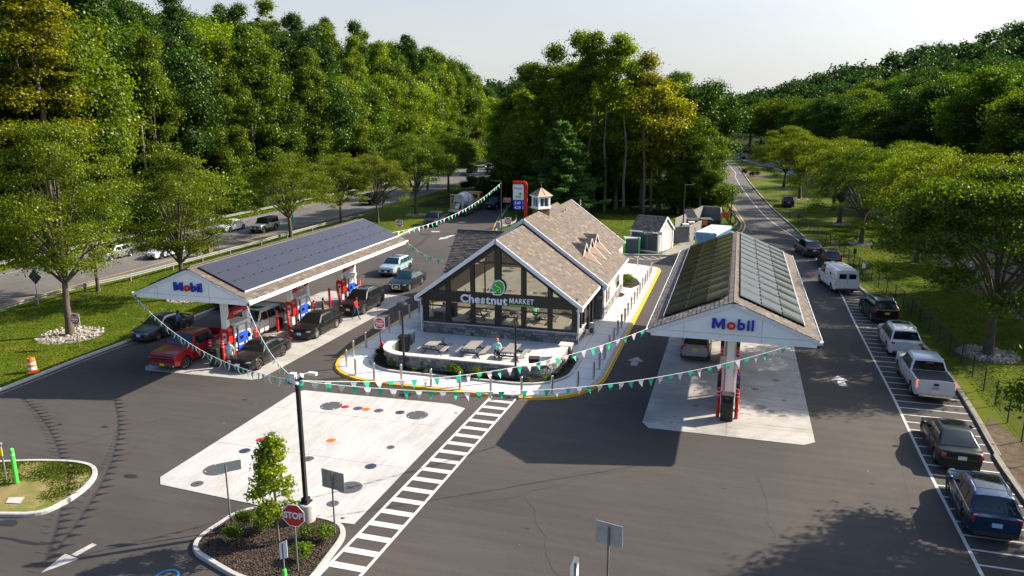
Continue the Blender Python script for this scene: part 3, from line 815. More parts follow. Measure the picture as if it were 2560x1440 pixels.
for u, v, r in ((262, 1068, .13), (150, 1062, .1), (20, 1308, .3), (328, 1191, .22), (612, 1000, .1), (1318, 1322, .05), (1810, 1222, .04), (2180, 1210, .06)):
    p = G(u, v); n = 14
    mb.add([(p.x+r*1.3*math.cos(2*PI*k/n)*(.7+.5*random.random()), p.y+r*.8*math.sin(2*PI*k/n)*(.7+.5*random.random()), .021) for k in range(n)], [tuple(range(n))])
pts = [G(u, v) for u, v in ((0, 1343), (30, 1346), (60, 1352), (95, 1358), (130, 1356), (134, 1361), (95, 1364), (60, 1360), (30, 1351), (0, 1347))]
mb.add([(p.x, p.y, .0215) for p in pts], [tuple(range(len(pts)))])
tag(mb.build('asphalt_stains', M['oil']), kind='stuff')
# asphalt seams
mb = MB()
for a, b in (((2238, 1082), (2312, 1440)), ((1150, 1245), (1500, 1172)), ((160, 1245), (400, 1075))):
    pa, pb = G(*a), G(*b); mb.bar((pa.x, pa.y, .0165), (pb.x, pb.y, .0165), .025, .002)
tag(mb.build('asphalt_seams', M['tyre_mark']), kind='structure')

# --- islands
ISL_A = [tuple(p) for p in ((-18, -24.0), (-16.5, -22.75), (-14.78, -22.15), (-13.45, -21.62), (-11.8, -21.25), (-10.7, -21.35), (-9.95, -22.0), (-9.45, -23.0), (-9.28, -24.2), (-9.45, -25.0), (-9.95, -25.35), (-10.9, -25.6), (-14, -26.4), (-18, -27.2))]
ISL_A = [(p[0], p[1]) for p in rounded([(x, y, .6) for x, y in ISL_A], .6, 3)]
_, inA = ring_kerb('island_kerb', ISL_A, 0.17, 0.0, 0.15, M['kerb'])
sheet('island_grass', inA, 0.11, M['grass_dry'])
ISL_B = [(p[0], p[1]) for p in rounded([(-3.05, -25.45, 1.1), (-2.75, -22.9, 1.2), (-1.9, -22.25, .8), (1.9, -22.5, 1.3), (2.3, -26.6, 1.2), (0.0, -26.55, .8)], 1, 8)]
_, inB = ring_kerb('island_kerb', ISL_B, 0.17, 0.0, 0.15, M['kerb'])
sheet('island_mulch', inB, 0.115, M['mulch'])
quad_sheet('island_paver', [tuple(G(*p, .13)[:2]) for p in ((22, 1243), (62, 1243), (50, 1259), (14, 1257))], M['kerb'], None, 0.135)['kind'] = 'structure'

# planting bed around the terrace wall
def terrace_path(off):
    r = 1.9 + off
    pts = []
    xl, xr, yf, yb = -5.35, 5.25, -6.62, -2.3
    cx, cy = xl + 1.9, yf + 1.9; cx2 = xr - 1.9
    pts.append((xl-off, yb))
    for k in range(9):
        a = PI + k*PI/16; pts.append((cx + r*math.cos(a), cy + r*math.sin(a)))
    for k in range(1, 8): pts.append((cx + (cx2-cx)*k/8, cy - r))
    for k in range(9):
        a = 1.5*PI + k*PI/16; pts.append((cx2 + r*math.cos(a), cy + r*math.sin(a)))
    pts.append((xr+off, yb))
    return pts
bed = terrace_path(0.78)
bed_in = terrace_path(0.62)
mb_ = ribbon('bed_kerb', bed, 0.16, 0.13, M['kerb'], h=0.10)
sheet('bed_mulch', bed_in + list(reversed(terrace_path(-0.1))), 0.165, M['mulch'])
sheet('bed_mulch', [(5.25, 17.3), (6.35, 17.0), (6.9, 18.6), (6.4, 20.6), (4.6, 21.4)], 0.14, M['mulch'])
sheet('bed_mulch', [(5.72, 13.6), (6.1, 13.9), (6.15, 14.8), (5.72, 15.3)], 0.14, M['mulch'])
sheet('roadside_mulch', [(25.6, -7.5), (26.6, -5.0), (27.1, -8), (28.5, -14), (29, -30), (25.45, -30), (25.6, -12)], 0.02, M['mulch_brown'])
sheet('ramp_island_mulch', [tuple(G(*p)[:2]) for p in ((1850, 428), (1885, 428), (1925, 440), (1915, 449), (1875, 447))], 0.03, M['mulch_brown'])
sheet('shrub_bed_mulch', [tuple(G(*p)[:2]) for p in ((1148, 470), (1185, 448), (1240, 440), (1258, 452), (1225, 470), (1180, 480))], 0.03, M['mulch'])
# concrete apron by the shed and hatched corner behind the store
sheet('shed_apron', [(7.1, 34.2), (7.87, 33.3), (9.35, 36.4), (10.0, 41.5), (10.4, 44), (8.6, 42), (8.0, 38.6)], 0.026, M['kerb_old'])
arc = smooth_line([tuple(G(u, v)[:2]) for u, v in ((1566, 648), (1590, 648), (1620, 650), (1645, 648), (1665, 643))], 4)
ribbon('no_parking_line', arc, 0.1, 0.022, M['white_paint'])
for a, b in (((1571, 643), (1585, 648)), ((1585, 641), (1607, 649)), ((1607, 641), (1628, 649)), ((1629, 641), (1645, 647)), ((1649, 643), (1656, 645))):
    ribbon('no_parking_line', [tuple(G(*a)[:2]), tuple(G(*b)[:2])], 0.1, 0.022, M['white_paint'])
# ================================================================== SHINGLES AND STONES
def shingle_mesh(w, e, mats_i, thick=0.022):
    """one tab: lies in XY, eave edge at y=0, proud at the eave side"""
    mb = MB()
    t = thick
    vs = [(0.006, 0, 0), (w-0.006, 0, 0), (w-0.006, e, 0), (0.006, e, 0), (0.006, 0, t), (w-0.006, 0, t), (w-0.006, e, t*.25), (0.006, e, t*.25)]
    return vs, [(4, 5, 6, 7), (0, 1, 5, 4), (1, 2, 6, 5), (3, 0, 4, 7)]
_shm = {}
def shingles(parent, O, U, V, Lu, Lv, bounds=None, n_ind=0, mats=SHING, e=0.235, w=0.36, holes=None, near=None):
    """courses over a roof plane. O eave corner, U along the eave, V up the slope"""
    U = Vector(U).normalized(); V = Vector(V).normalized(); W = U.cross(V)
    if W.z < 0: W = -W
    O = Vector(O)
    R = Matrix((U, V, W)).transposed().to_4x4()
    if U.cross(V).dot(W) < 0: left = True
    else: left = False
    cells = []
    rows = int(round(Lv/e)); e = Lv/rows
    for r in range(rows):
        u = -w * ((r*0.37) % 1.0); b0, b1 = bounds(r*e, (r+1)*e) if bounds else (0, Lu)
        while u < b1:
            ww = w * random.choice((1, 1, 1, .7, 1.3)); a, b = max(u, b0), min(u+ww, b1); u += ww
            if b-a < .05: continue
            if holes and holes((a+b)/2, (r+.5)*e): continue
            cells.append((a, b, r))
    if near is not None and n_ind:
        near = Vector(near); cells.sort(key=lambda c: (O+U*((c[0]+c[1])/2)+V*(c[2]*e)-near).length)
    joined = MB()
    for k, (a, b, r) in enumerate(cells):
        mi = random.choice((0, 0, 1, 1, 2, 3, 4, 5)) % len(mats)
        j = random.uniform(.85, 1.5)
        if k < n_ind:
            key = (round(b-a, 2), round(e, 3), id(mats), mi)
            if key not in _shm:
                vs, fs = shingle_mesh(key[0], e+.02, 0); m = MB().add(vs, fs); _shm[key] = m.mesh('shingle', mats[mi], recalc=False)
            o = bpy.data.objects.new('shingle', _shm[key]); COL.objects.link(o); o.parent = parent
            Mx = R.copy()
            if left: Mx = Matrix((U, V, U.cross(V))).transposed().to_4x4()
            o.matrix_local = Matrix.Translation(O + U*a + V*(r*e) + W*(.004)) @ R @ Matrix.Diagonal((1, 1, j, 1))
        else:
            vs, fs = shingle_mesh(b-a, e+.02, 0)
            joined.add([O + U*(a+x) + V*(r*e+yy) + W*(z*j+.004) for x, yy, z in vs], fs, mi)
    if joined.f:
        o = joined.build('shingles', mats, parent, recalc=False); o['kind'] = 'stuff'
    return cells

_stm = {}
def stone_wall(parent, path, z0, z1, normal_side=1, depth=.07, courses=(.15, .19, .23), n_max=300, big=(.22, .55)):
    """ashlar along a plan path; the face looks to the right of the path direction times normal_side"""
    P = [Vector((p[0], p[1], 0)) for p in path]
    seg = [(b-a).length for a, b in zip(P, P[1:])]; tot = sum(seg)
    def at(d):
        d = max(0, min(tot-1e-6, d))
        for i, s in enumerate(seg):
            if d <= s: 
                t = (P[i+1]-P[i]).normalized(); return P[i]+t*d, t
            d -= s
        return P[-1], (P[-1]-P[-2]).normalized()
    z = z0; rr = random.Random(len(path)*17+int(z0*100)); cnt = 0
    rows = []
    while z < z1-.05:
        h = min(rr.choice(courses), z1-z); 
        if z1-z-h < .08: h = z1-z
        rows.append((z, h)); z += h
    extra = MB()
    for (z, h) in rows:
        d = -rr.random()*.2
        while d < tot-.02:
            L_ = rr.uniform(*big); a, b = max(0, d), min(tot, d+L_); d += L_
            if b-a < .06: continue
            split = h > .17 and rr.random() < .3
            for (zz, hh) in (((z, h/2), (z+h/2, h/2)) if split else ((z, h),)):
                p, t = at((a+b)/2); n = Vector((t.y, -t.x, 0))*normal_side
                k = (round(b-a, 1), round(hh, 2), rr.randrange(3)); 
                if k not in _stm:
                    q = random.Random(hash(k)); w2, h2 = .5, .5
                    j = lambda s=.045: q.uniform(-s, s)
                    f = [(-w2+.03+j(.02), -h2+.05+j(), 1+j(.3)), (w2-.03+j(.02), -h2+.05+j(), 1+j(.3)), (w2-.03+j(.02), h2-.05+j(), 1+j(.3)), (-w2+.03+j(.02), h2-.05+j(), 1+j(.3))]
                    g = [(-w2, -h2, .55), (w2, -h2, .55), (w2, h2, .55), (-w2, h2, .55)]
                    bk = [(-w2, -h2, 0), (w2, -h2, 0), (w2, h2, 0), (-w2, h2, 0)]
                    mb = MB().add(f+g+bk, [(0, 1, 2, 3)] + [(4+i, 4+(i+1) % 4, (i+1) % 4, i) for i in range(4)] + [(8+i, 8+(i+1) % 4, 4+(i+1) % 4, 4+i) for i in range(4)])
                    _stm[k] = mb.mesh('stone', STONE[0])
                o = bpy.data.objects.new('stone', _stm[k]); COL.objects.link(o); o.parent = parent
                mi = rr.choice((0, 0, 1, 1, 2, 2, 3, 4, 5, 5, 6, 6, 7))
                o.material_slots[0].link = 'OBJECT'; o.material_slots[0].material = STONE[mi]
                X = t; Z = n; Y = Vector((0, 0, 1))
                if X.cross(Y).dot(Z) < 0: X = -X
                R = Matrix((X, Y, Z)).transposed().to_4x4()
                o.matrix_local = Matrix.Translation(p + Vector((0, 0, zz+hh/2)) - n*.012) @ R @ Matrix.Diagonal((b-a-.014, hh-.014, depth*rr.uniform(.7, 1.15), 1))
                cnt += 1
                if cnt >= n_max: return cnt
    return cnt

# ================================================================== THE STORE
store = thing('market_building', 'store with tan shingle roofs, glazed gable front and green squirrel sign', 'store')
EZ, PZ, HW, TF = 2.665, 6.64, 5.53, 0.02          # front wing: eave, peak, half width of roof, front edge
sl = (PZ-EZ)/HW
MZ, MHW, MY0, MY1 = 7.06, 6.0, 6.45, 16.9         # main roof
msl = (MZ-2.67)/MHW
WY = 0.45; WX = 5.19
# front wall base + stones + sill
mb = MB(); mb.box(0, WY+.12, .13, 2*WX, .2, .72); mb.box(WX-.12, (WY+2.9)/2, .13, .2, 2.9-WY, .72); mb.build('base_wall', M['mortar'], store)
stone_wall(store, [(-WX, WY), (WX, WY)], .14, .83, 1, n_max=150)
stone_wall(store, [(WX, WY+.05), (WX, 2.75)], .14, .83, 1, n_max=40)
mb = MB(); mb.box(0, WY+.03, .845, 2*WX+.14, .26, .07); mb.box(WX, (WY+2.9)/2+.08, .845, .22, 2.35, .07); mb.build('sill', M['sill'], store)
# dark glazed front: frame members and panes
def gz(x, inset=.34): return PZ - inset - abs(x)*sl
fr = [('jamb', -WX+.17, .34), ('mullion', -3.42, .30), ('mullion', -1.72, .26), ('mullion', 0.0, .42), ('mullion', 1.70, .30), ('mullion', 3.42, .28), ('jamb', WX-.17, .34)]
for nm, x, w in fr:
    top = gz(abs(x)+w/2) if nm == 'mullion' else 2.75
    if x == 0: top = gz(.21)
    mb = MB(); mb.box(x, WY+.05, .915, w, .16, top-.915); mb.build(nm, M['frame_dark'], store)
MB().box(0, WY+.045, 2.35, 2*WX-.02, .19, .70).build('sign_band', M['frame_dark'], store)
mb = MB(); mb.box(0, WY+.06, .915, 2*WX-.1, .10, .09); mb.box(0, WY+.07, 1.98, 2*WX-.2, .08, .06); mb.build('window_rail', M['frame_dark'], store)
mb = MB(); mb.box(-.87, WY+.07, 5.02, 1.6, .08, .07); mb.box(.87, WY+.07, 5.02, 1.6, .08, .07); mb.build('window_rail', M['frame_dark'], store)
# dark verge under the roof slopes
for s in (-1, 1):
    a = Vector((0, WY+.05, PZ-.42)); b = Vector((s*(WX+.1), WY+.05, PZ-.42-(WX+.1)*sl))
    MB().bar(a, b, .16, .30).build('verge_board', M['frame_dark'], store)
xs = [-WX+.34, -3.42, -1.72, 0.0, 1.70, 3.42, WX-.34]
for a, b in zip(xs, xs[1:]):
    for z0, z1 in ((1.0, 1.98), (2.04, 2.36)):
        MB().slab([(a, WY+.11, z0), (b, WY+.11, z0), (b, WY+.11, z1), (a, WY+.11, z1)], (0, .02, 0)).build('pane', M['glass_store'], store)
    za, zb = gz(a), gz(b)
    if a*b < 0: pass
    lo = 3.04
    pts = [(a, WY+.11, lo), (b, WY+.11, lo), (b, WY+.11, max(lo, zb)), (a, WY+.11, max(lo, za))]
    if max(za, zb) > lo+.1:
        if za <= lo: pts = [(a+(lo-za)/sl, WY+.11, lo), (b, WY+.11, lo), (b, WY+.11, zb)]
        if zb <= lo: pts = [(a, WY+.11, lo), (b-(lo-zb)/sl, WY+.11, lo), (a, WY+.11, za)]
        MB().slab(pts, (0, .02, 0)).build('pane', M['glass_store'], store)
# solid core behind the glass so nothing shows through
core = MB()
core.slab([(-WX+.1, WY+.16, .13), (WX-.1, WY+.16, .13), (WX-.1, WY+.16, 2.7), (0, WY+.16, PZ-.4), (-WX+.1, WY+.16, 2.7)], (0, 6.3, 0))
core.build('wing_core', M['black'], store)
# side of the front wing
sx = WX
mb = MB()
for y0_, y1_ in ((.45, .75), (1.55, 1.75), (2.55, 2.75), (2.75, 3.05), (4.15, 4.3), (5.4, 5.7)):
    mb.box(sx-.03, (y0_+y1_)/2, .13 if y0_ > 2.7 else .915, .16, y1_-y0_, 2.45 if y0_ > 2.7 else 1.7)
mb.box(sx-.03, 3.1, 2.25, .17, 5.2, .36)
mb.build('side_frame', M['frame_dark'], store)
MB().box(sx+.01, .52, .915, .12, .16, 1.65).build('corner_post', M['trim'], store)
for y0_, y1_, z0 in ((.75, 1.55, .95), (1.75, 2.55, .95), (3.05, 4.15, .2), (4.3, 5.4, .2)):
    o = MB().box(sx-.06, (y0_+y1_)/2, z0, .03, y1_-y0_, 2.2-z0).build('pane' if z0 > .5 else 'door', M['glass_dark'], store)
    if z0 < .5: MB().box(sx-.01, y1_-.2 if y0_ < 4 else y0_+.2, 1.0, .05, .03, .5).build('door_handle', M['steel'], o)
# main block walls
MX = 5.72
mb = MB(); mb.box((WX+MX)/2, 6.95, .13, MX-WX, .2, 2.6); mb.build('return_wall', M['mortar'], store)
stone_wall(store, [(WX+.02, 6.84), (MX, 6.84)], .14, 2.6, 1, n_max=26, big=(.2, .4))
mb = MB(); mb.box(0, 11.8, .13, 2*MX-.1, 10.0, 2.6); mb.build('main_wall', M['mortar'], store)
MB().slab([(-MX+.1, 6.9, 2.7), (MX-.1, 6.9, 2.7), (0, 6.9, MZ-.2)], (0, 9.9, 0)).build('main_attic', M['siding'], store)
stone_wall(store, [(MX-.04, 6.9), (MX-.04, 15.75)], .14, .95, 1, n_max=120)
MB().box(MX, 11.3, .95, .16, 8.9, .09).build('sill', M['cap_stone'], store)
MB().box(MX-.03, 11.3, 1.04, .06, 8.9, 1.6).build('siding', M['siding'], store)
mb = MB()
for k in range(14): mb.box(MX+.006, 11.3, 1.08+k*.11, .012, 8.9, .085)
mb.build('clapboards', M['siding'], store)
for y0_, y1_ in ((7.9, 9.6), (12.7, 14.1)):
    w = MB().box(MX+.03, (y0_+y1_)/2, 1.08, .05, y1_-y0_, 1.15).build('window', M['frame_dark'], store)
    for a in (0, 1):
        ww = (y1_-y0_)/2
        MB().box(MX+.06, y0_+ww*(a+.5), 1.15, .02, ww-.12, 1.0).build('pane', M['glass_dark'], w)
MB().box(MX+.05, 10.9, 1.35, .04, .9, .7).build('notice_board', M['white'], store)
MB().box(MX+.06, 11.9, 1.5, .05, .35, .5).build('green_notice', M['green_sign'], store)
MB().box(MX-.05, 15.85, .13, .18, .18, 2.5).build('corner_board', M['trim'], store)
for s in (-1, 1):
    mb = MB(); mb.tube([(s*(WX+.12), .30, 2.45), (s*(WX+.12), .36, 2.1), (s*(WX+.1), .40, 1.9), (s*(WX+.1), .40, .25)], .04, 8); mb.build('downpipe', M['white_metal'], store, smooth=True)
MB().tube([(MX+.08, 6.75, 2.45), (MX+.08, 6.8, .25)], .045, 8).build('downpipe', M['white_metal'], store, smooth=True)
# rear wing
RZ, RS, RY1 = 6.70, .74, 22.45
MB().box(0, 19.5, .13, 9.6, 5.4, 2.9).build('rear_wall', M['siding'], store)
MB().slab([(-4.8, 16.9, 3.0), (4.8, 16.9, 3.0), (0, 16.9, RZ-.2)], (0, 5.3, 0)).build('rear_gable', M['siding'], store)

# roof decks
def deck(name, xe, ze, xr, zr, y0_, y1_, th=.12, mat=None):
    d = Vector((xe-xr, 0, ze-zr)).normalized(); n = Vector((-d.z, 0, d.x));
    if n.z < 0: n = -n
    return MB().slab([(xe, y0_, ze), (xr, y0_, zr), (xr, y1_, zr), (xe, y1_, ze)], -n*th).build(name, mat or M['soffit'], store)
for s in (-1, 1):
    deck('front_roof_deck', s*HW, EZ, 0, PZ, TF+.03, MY0+.3)
    deck('main_roof_deck', s*MHW, 2.67, 0, MZ, MY0, MY1)
    deck('rear_roof_deck', s*5.0, RZ-5.0*RS, 0, RZ, MY1-.1, RY1)
# gable trims
for s in (-1, 1):
    MB().bar((0, TF, PZ-.09), (s*(HW+.02), TF, EZ-.09), .08, .24).build('rake_board', M['trim'], store)
    MB().bar((0, TF+.2, PZ-.20), (s*HW, TF+.2, EZ-.20), .42, .03).build('rake_soffit', M['trim'], store)
    MB().bar((0, MY0, MZ-.09), (s*(MHW+.02), MY0, 2.67-.09), .08, .24).build('rake_board', M['trim'], store)
    MB().bar((0, RY1, RZ-.08), (s*5.0, RY1, RZ-5.0*RS-.08), .07, .2).build('rake_board', M['trim'], store)
    MB().box(s*(HW+.03), (TF+MY0)/2, EZ-.17, .10, MY0-TF, .15).build('gutter', M['trim'], store)
    MB().box(s*(MHW+.03), (MY0+MY1)/2, 2.67-.17, .10, MY1-MY0, .15).build('gutter', M['trim'], store)
    MB().box(s*HW-.0-s*.12, TF+.22, EZ-.30, .36, .46, .14).build('eave_return', M['trim'], store)
    MB().box(s*(MHW-.14), MY0+.2, 2.67-.32, .34, .42, .15).build('eave_return', M['trim'], store)
slopeL = math.hypot(HW, PZ-EZ); mslopeL = math.hypot(MHW, MZ-2.67)
camp = CAM
shingles(store, (HW+.03, TF-.02, EZ+.0), (0, 1, 0), (-HW, 0, PZ-EZ), MY0+.05, slopeL, n_ind=300, near=(2.5, TF, 5), mats=SHING)
shingles(store, (-HW-.03, TF-.02, EZ), (0, 1, 0), (HW, 0, PZ-EZ), MY0+.05, slopeL)
shingles(store, (MHW+.03, MY0-.02, 2.67), (0, 1, 0), (-MHW, 0, MZ-2.67), MY1-MY0, mslopeL)
shingles(store, (-MHW-.03, MY0-.02, 2.67), (0, 1, 0), (MHW, 0, MZ-2.67), MY1-MY0, mslopeL)
rl = math.hypot(5.0, 5.0*RS)
shingles(store, (5.0, MY1, RZ-5*RS), (0, 1, 0), (-1, 0, RS), RY1-MY1, rl)
shingles(store, (-5.0, MY1, RZ-5*RS), (0, 1, 0), (1, 0, RS), RY1-MY1, rl)
for y0_, y1_, z in ((TF, MY0, PZ), (MY0, MY1, MZ), (MY1, RY1, RZ)):
    MB().slab([(-.13, y0_, z-.07), (0, y0_, z+.03), (.13, y0_, z-.07)], (0, y1_-y0_, 0)).build('ridge_cap', SHING[2], store)
# left wing: cross roof, its ridge running towards the main roof
WL, WE, WR, WYE, WYR = -6.62, 2.60, 5.40, 7.7, 11.05
wsl = (WR-WE)/(WYR-WYE)
xin = lambda z: -(MZ-z)/msl
MB().slab([(WL, WYE, WE), (WL, WYR, WR), (xin(WR)+.1, WYR, WR), (xin(WE)+.1, WYE, WE)], (0, .03, -.1)).build('left_wing_roof_deck', M['soffit'], store)
MB().slab([(WL, 2*WYR-WYE, WE), (WL, WYR, WR), (xin(WR)+.1, WYR, WR), (xin(WE)+.1, 2*WYR-WYE, WE)], (0, -.03, -.1)).build('left_wing_roof_deck', M['soffit'], store)
wl = math.hypot(WYR-WYE, WR-WE)
def wb(v0, v1):
    z = WE + (v0+v1)/2*(WR-WE)/wl; return 0, xin(z)+.15-WL
shingles(store, (WL, WYE, WE), (1, 0, 0), (0, WYR-WYE, WR-WE), 6, wl, bounds=wb, mats=SHING_DARK_SHADE, e=.16, w=.34)  # the shade on this slope is painted in by the darker shingle set
MB().box((WL+xin(WR))/2, WYR, WR-.03, xin(WR)-WL, .2, .06).build('ridge_cap', SHING_DARK_SHADE[2], store)
MB().box((WL-5.6)/2, WYE-.02, WE-.16, 1.1, .1, .15).build('gutter', M['trim'], store)
MB().slab([(WL+.25, WYE+.2, WE-.1), (WL+.25, 2*WYR-WYE-.2, WE-.1), (WL+.25, WYR, WR-.2)], (1.5, 0, 0)).build('left_wing_gable', M['siding'], store)
MB().box(-5.95, WYR, .13, .9, 6.2, 2.5).build('left_wing_wall', M['mortar'], store)
# dormers: three small gabled vents with a brown triangle on the slope below each
for k in range(3):
    yc = 9.5 + 2.2*k; h = 1.06; xf = 3.92; zb_ = MZ-msl*xf; za = 5.03; xb = (MZ-za)/msl
    d = link(bpy.data.objects.new('dormer', MB().slab([(xf-.12, yc-h*.72, zb_+.1), (xf-.12, yc+h*.72, zb_+.1), (xf-.12, yc, za-.16)], (-.1, 0, 0)).mesh('dormer', M['white'])), store)
    for s, mt in ((-1, SHING_DARK_SHADE), (1, SHING)):  # near slope takes the shade-toned shingles, the sunward slope the tan ones
        a, b, c = Vector((xf, yc+s*h, zb_+.02)), Vector((xf+.02, yc, za)), Vector((xb-.1, yc, za))
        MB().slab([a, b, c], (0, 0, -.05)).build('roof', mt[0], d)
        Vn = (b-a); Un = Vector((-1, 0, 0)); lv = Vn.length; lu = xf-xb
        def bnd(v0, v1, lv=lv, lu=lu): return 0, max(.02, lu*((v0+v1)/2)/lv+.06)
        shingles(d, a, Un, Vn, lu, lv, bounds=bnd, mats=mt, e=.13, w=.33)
        MB().bar(a+Vector((.01, 0, 0)), b+Vector((.01, 0, 0)), .05, .07).build('trim', M['cream'], d)
    tip = Vector((5.07, yc+.1, MZ-msl*5.07+.05))
    bl, br = Vector((xf, yc-h, zb_+.05)), Vector((xf, yc+h, zb_+.05))
    MB().slab([bl, br, tip], (.0, 0, .012)).build('apron', M['copper'], d)  # brown triangle lying on the roof slope below the vent face
    MB().bar(bl+Vector((0, 0, .03)), tip+Vector((0, 0, .03)), .05, .03).build('trim', M['cream'], d)
    MB().bar(br+Vector((0, 0, .03)), tip+Vector((0, 0, .03)), .05, .03).build('trim', M['cream'], d)
for yy in (8.3, 9.1, 15.2): MB().cyl(.9, yy+7, MZ-.85, MZ-.35, .06).build('vent_pipe', M['sill'], store)
# cupola
cu = link(bpy.data.objects.new('cupola', MB().box(0, 0, -.25, .95, .95, .62, 0).mesh('cupola', M['copper'])), store)
cu.location = (0, 11.5, 6.85); cu.rotation_euler = (0, 0, PI/4)
MB().box(0, 0, .37, 1.12, 1.12, .13).build('base_trim', M['white'], cu)
for sx_, sy_ in ((-1, -1), (-1, 1), (1, -1), (1, 1)): MB().box(sx_*.44, sy_*.44, .5, .15, .15, .74).build('post', M['white'], cu)
MB().box(0, 0, .5, .78, .78, .74).build('core', M['glass_cup'], cu)
for a in range(4):
    w = MB(); w.box(0, -.455, .52, .03, .03, .70); w.box(0, -.455, .5, .76, .05, .06); w.box(0, -.455, 1.18, .76, .05, .06)
    o = w.build('sash', M['white'], cu); o.rotation_euler = (0, 0, a*PI/2)
MB().box(0, 0, 1.24, 1.14, 1.14, .09).build('cornice', M['white'], cu); MB().box(0, 0, 1.33, 1.30, 1.30, .06).build('cornice', M['white'], cu)
MB().add([(-.64, -.64, 1.39), (.64, -.64, 1.39), (.64, .64, 1.39), (-.64, .64, 1.39), (0, 0, 1.98)], [(0, 1, 4), (1, 2, 4), (2, 3, 4), (3, 0, 4), (3, 2, 1, 0)]).build('roof', M['copper_light'], cu)
mb = MB()
for sx_, sy_ in ((0, -1), (0, 1), (1, 0), (-1, 0)): mb.bar((sx_*.63, sy_*.63, 1.415), (0, 0, 1.99), .02, .02)
mb.build('roof_seam', M['copper'], cu)
mb = MB(); mb.cyl(0, 0, 1.95, 2.45, .015); mb.sphere((0, 0, 2.1), .05); mb.bar((-.18, 0, 2.32), (.18, 0, 2.32), .02, .02); mb.bar((.18, 0, 2.32), (.1, 0, 2.40), .02, .02); mb.build('weathervane', M['copper'], cu)
# signs on the facade
letter_row('Chestnut', -2.50, .66, WY-.06, 2.39, .55, M['letter_white'], store, bold=.032, extrude=.05, gap=.07)
letter_row('MARKET', .80, 2.40, WY-.06, 2.54, .35, M['letter_white'], store, bold=.02, extrude=.04, gap=.10)
MB().box(1.60, WY-.09, 2.39, 1.62, .05, .075).build('sign_underline', M['green_sign'], store)
def squirrel(parent, Mx, s, th=.04, side=(1,)):
    """the store's squirrel emblem, about s wide, in the XZ plane facing -Y"""
    def P(pts): return [Mx @ Vector((x*s, 0, z*s)) for x, z in pts]
    body = [(-.50, .02), (-.44, .14), (-.30, .18), (-.34, .26), (-.30, .42), (-.20, .56), (-.14, .74), (-.08, .60), (.02, .70), (.18, .72), (.34, .66), (.46, .52), (.52, .32), (.50, .12), (.42, -.06), (.30, -.18), (.14, -.24), (-.18, -.22), (-.22, -.16), (-.10, -.10), (-.20, -.02), (-.30, -.02), (-.36, -.08), (-.46, -.06)]
    halo = [(-.58, .02), (-.50, .20), (-.40, .24), (-.42, .30), (-.37, .46), (-.27, .60), (-.20, .86), (-.10, .70), (.02, .78), (.19, .80), (.38, .73), (.52, .57), (.60, .33), (.58, .10), (.49, -.11), (.34, -.25), (.16, -.31), (-.28, -.29), (-.30, -.16), (-.40, -.16), (-.54, -.10)]
    off = Mx.to_3x3() @ Vector((0, -1, 0))
    MB().slab(P(halo), off*th).build('emblem_halo', M['letter_white'], parent)
    g = MB().slab([p + off*th for p in P(body)], off*th*.6).build('emblem', M['green_logo'], parent)
    def line(pts, w):
        mb = MB(); Q = [Vector((x*s, 0, z*s)) for x, z in pts]
        for a, b in zip(Q, Q[1:]):
            mb.bar(Mx @ (a - Vector((0, th*1.75, 0))), Mx @ (b - Vector((0, th*1.75, 0))), w*s, th*.4, up=off)
        mb.build('emblem_line', M['flag_white'], parent)
    line([(-.16, .52), (-.06, .38), (.06, .32), (.18, .28), (.26, .18), (.28, .04), (.26, -.12)], .035)
    line([(-.10, -.10), (-.06, .04), (.04, .10), (.14, .08)], .03)
    line([(-.33, .16), (-.22, .12), (-.16, .16)], .03)
    line([(-.25, .34), (-.22, .35)], .05)
squirrel(store, Matrix.Translation((-.03, WY-.06, 3.28)), .92)

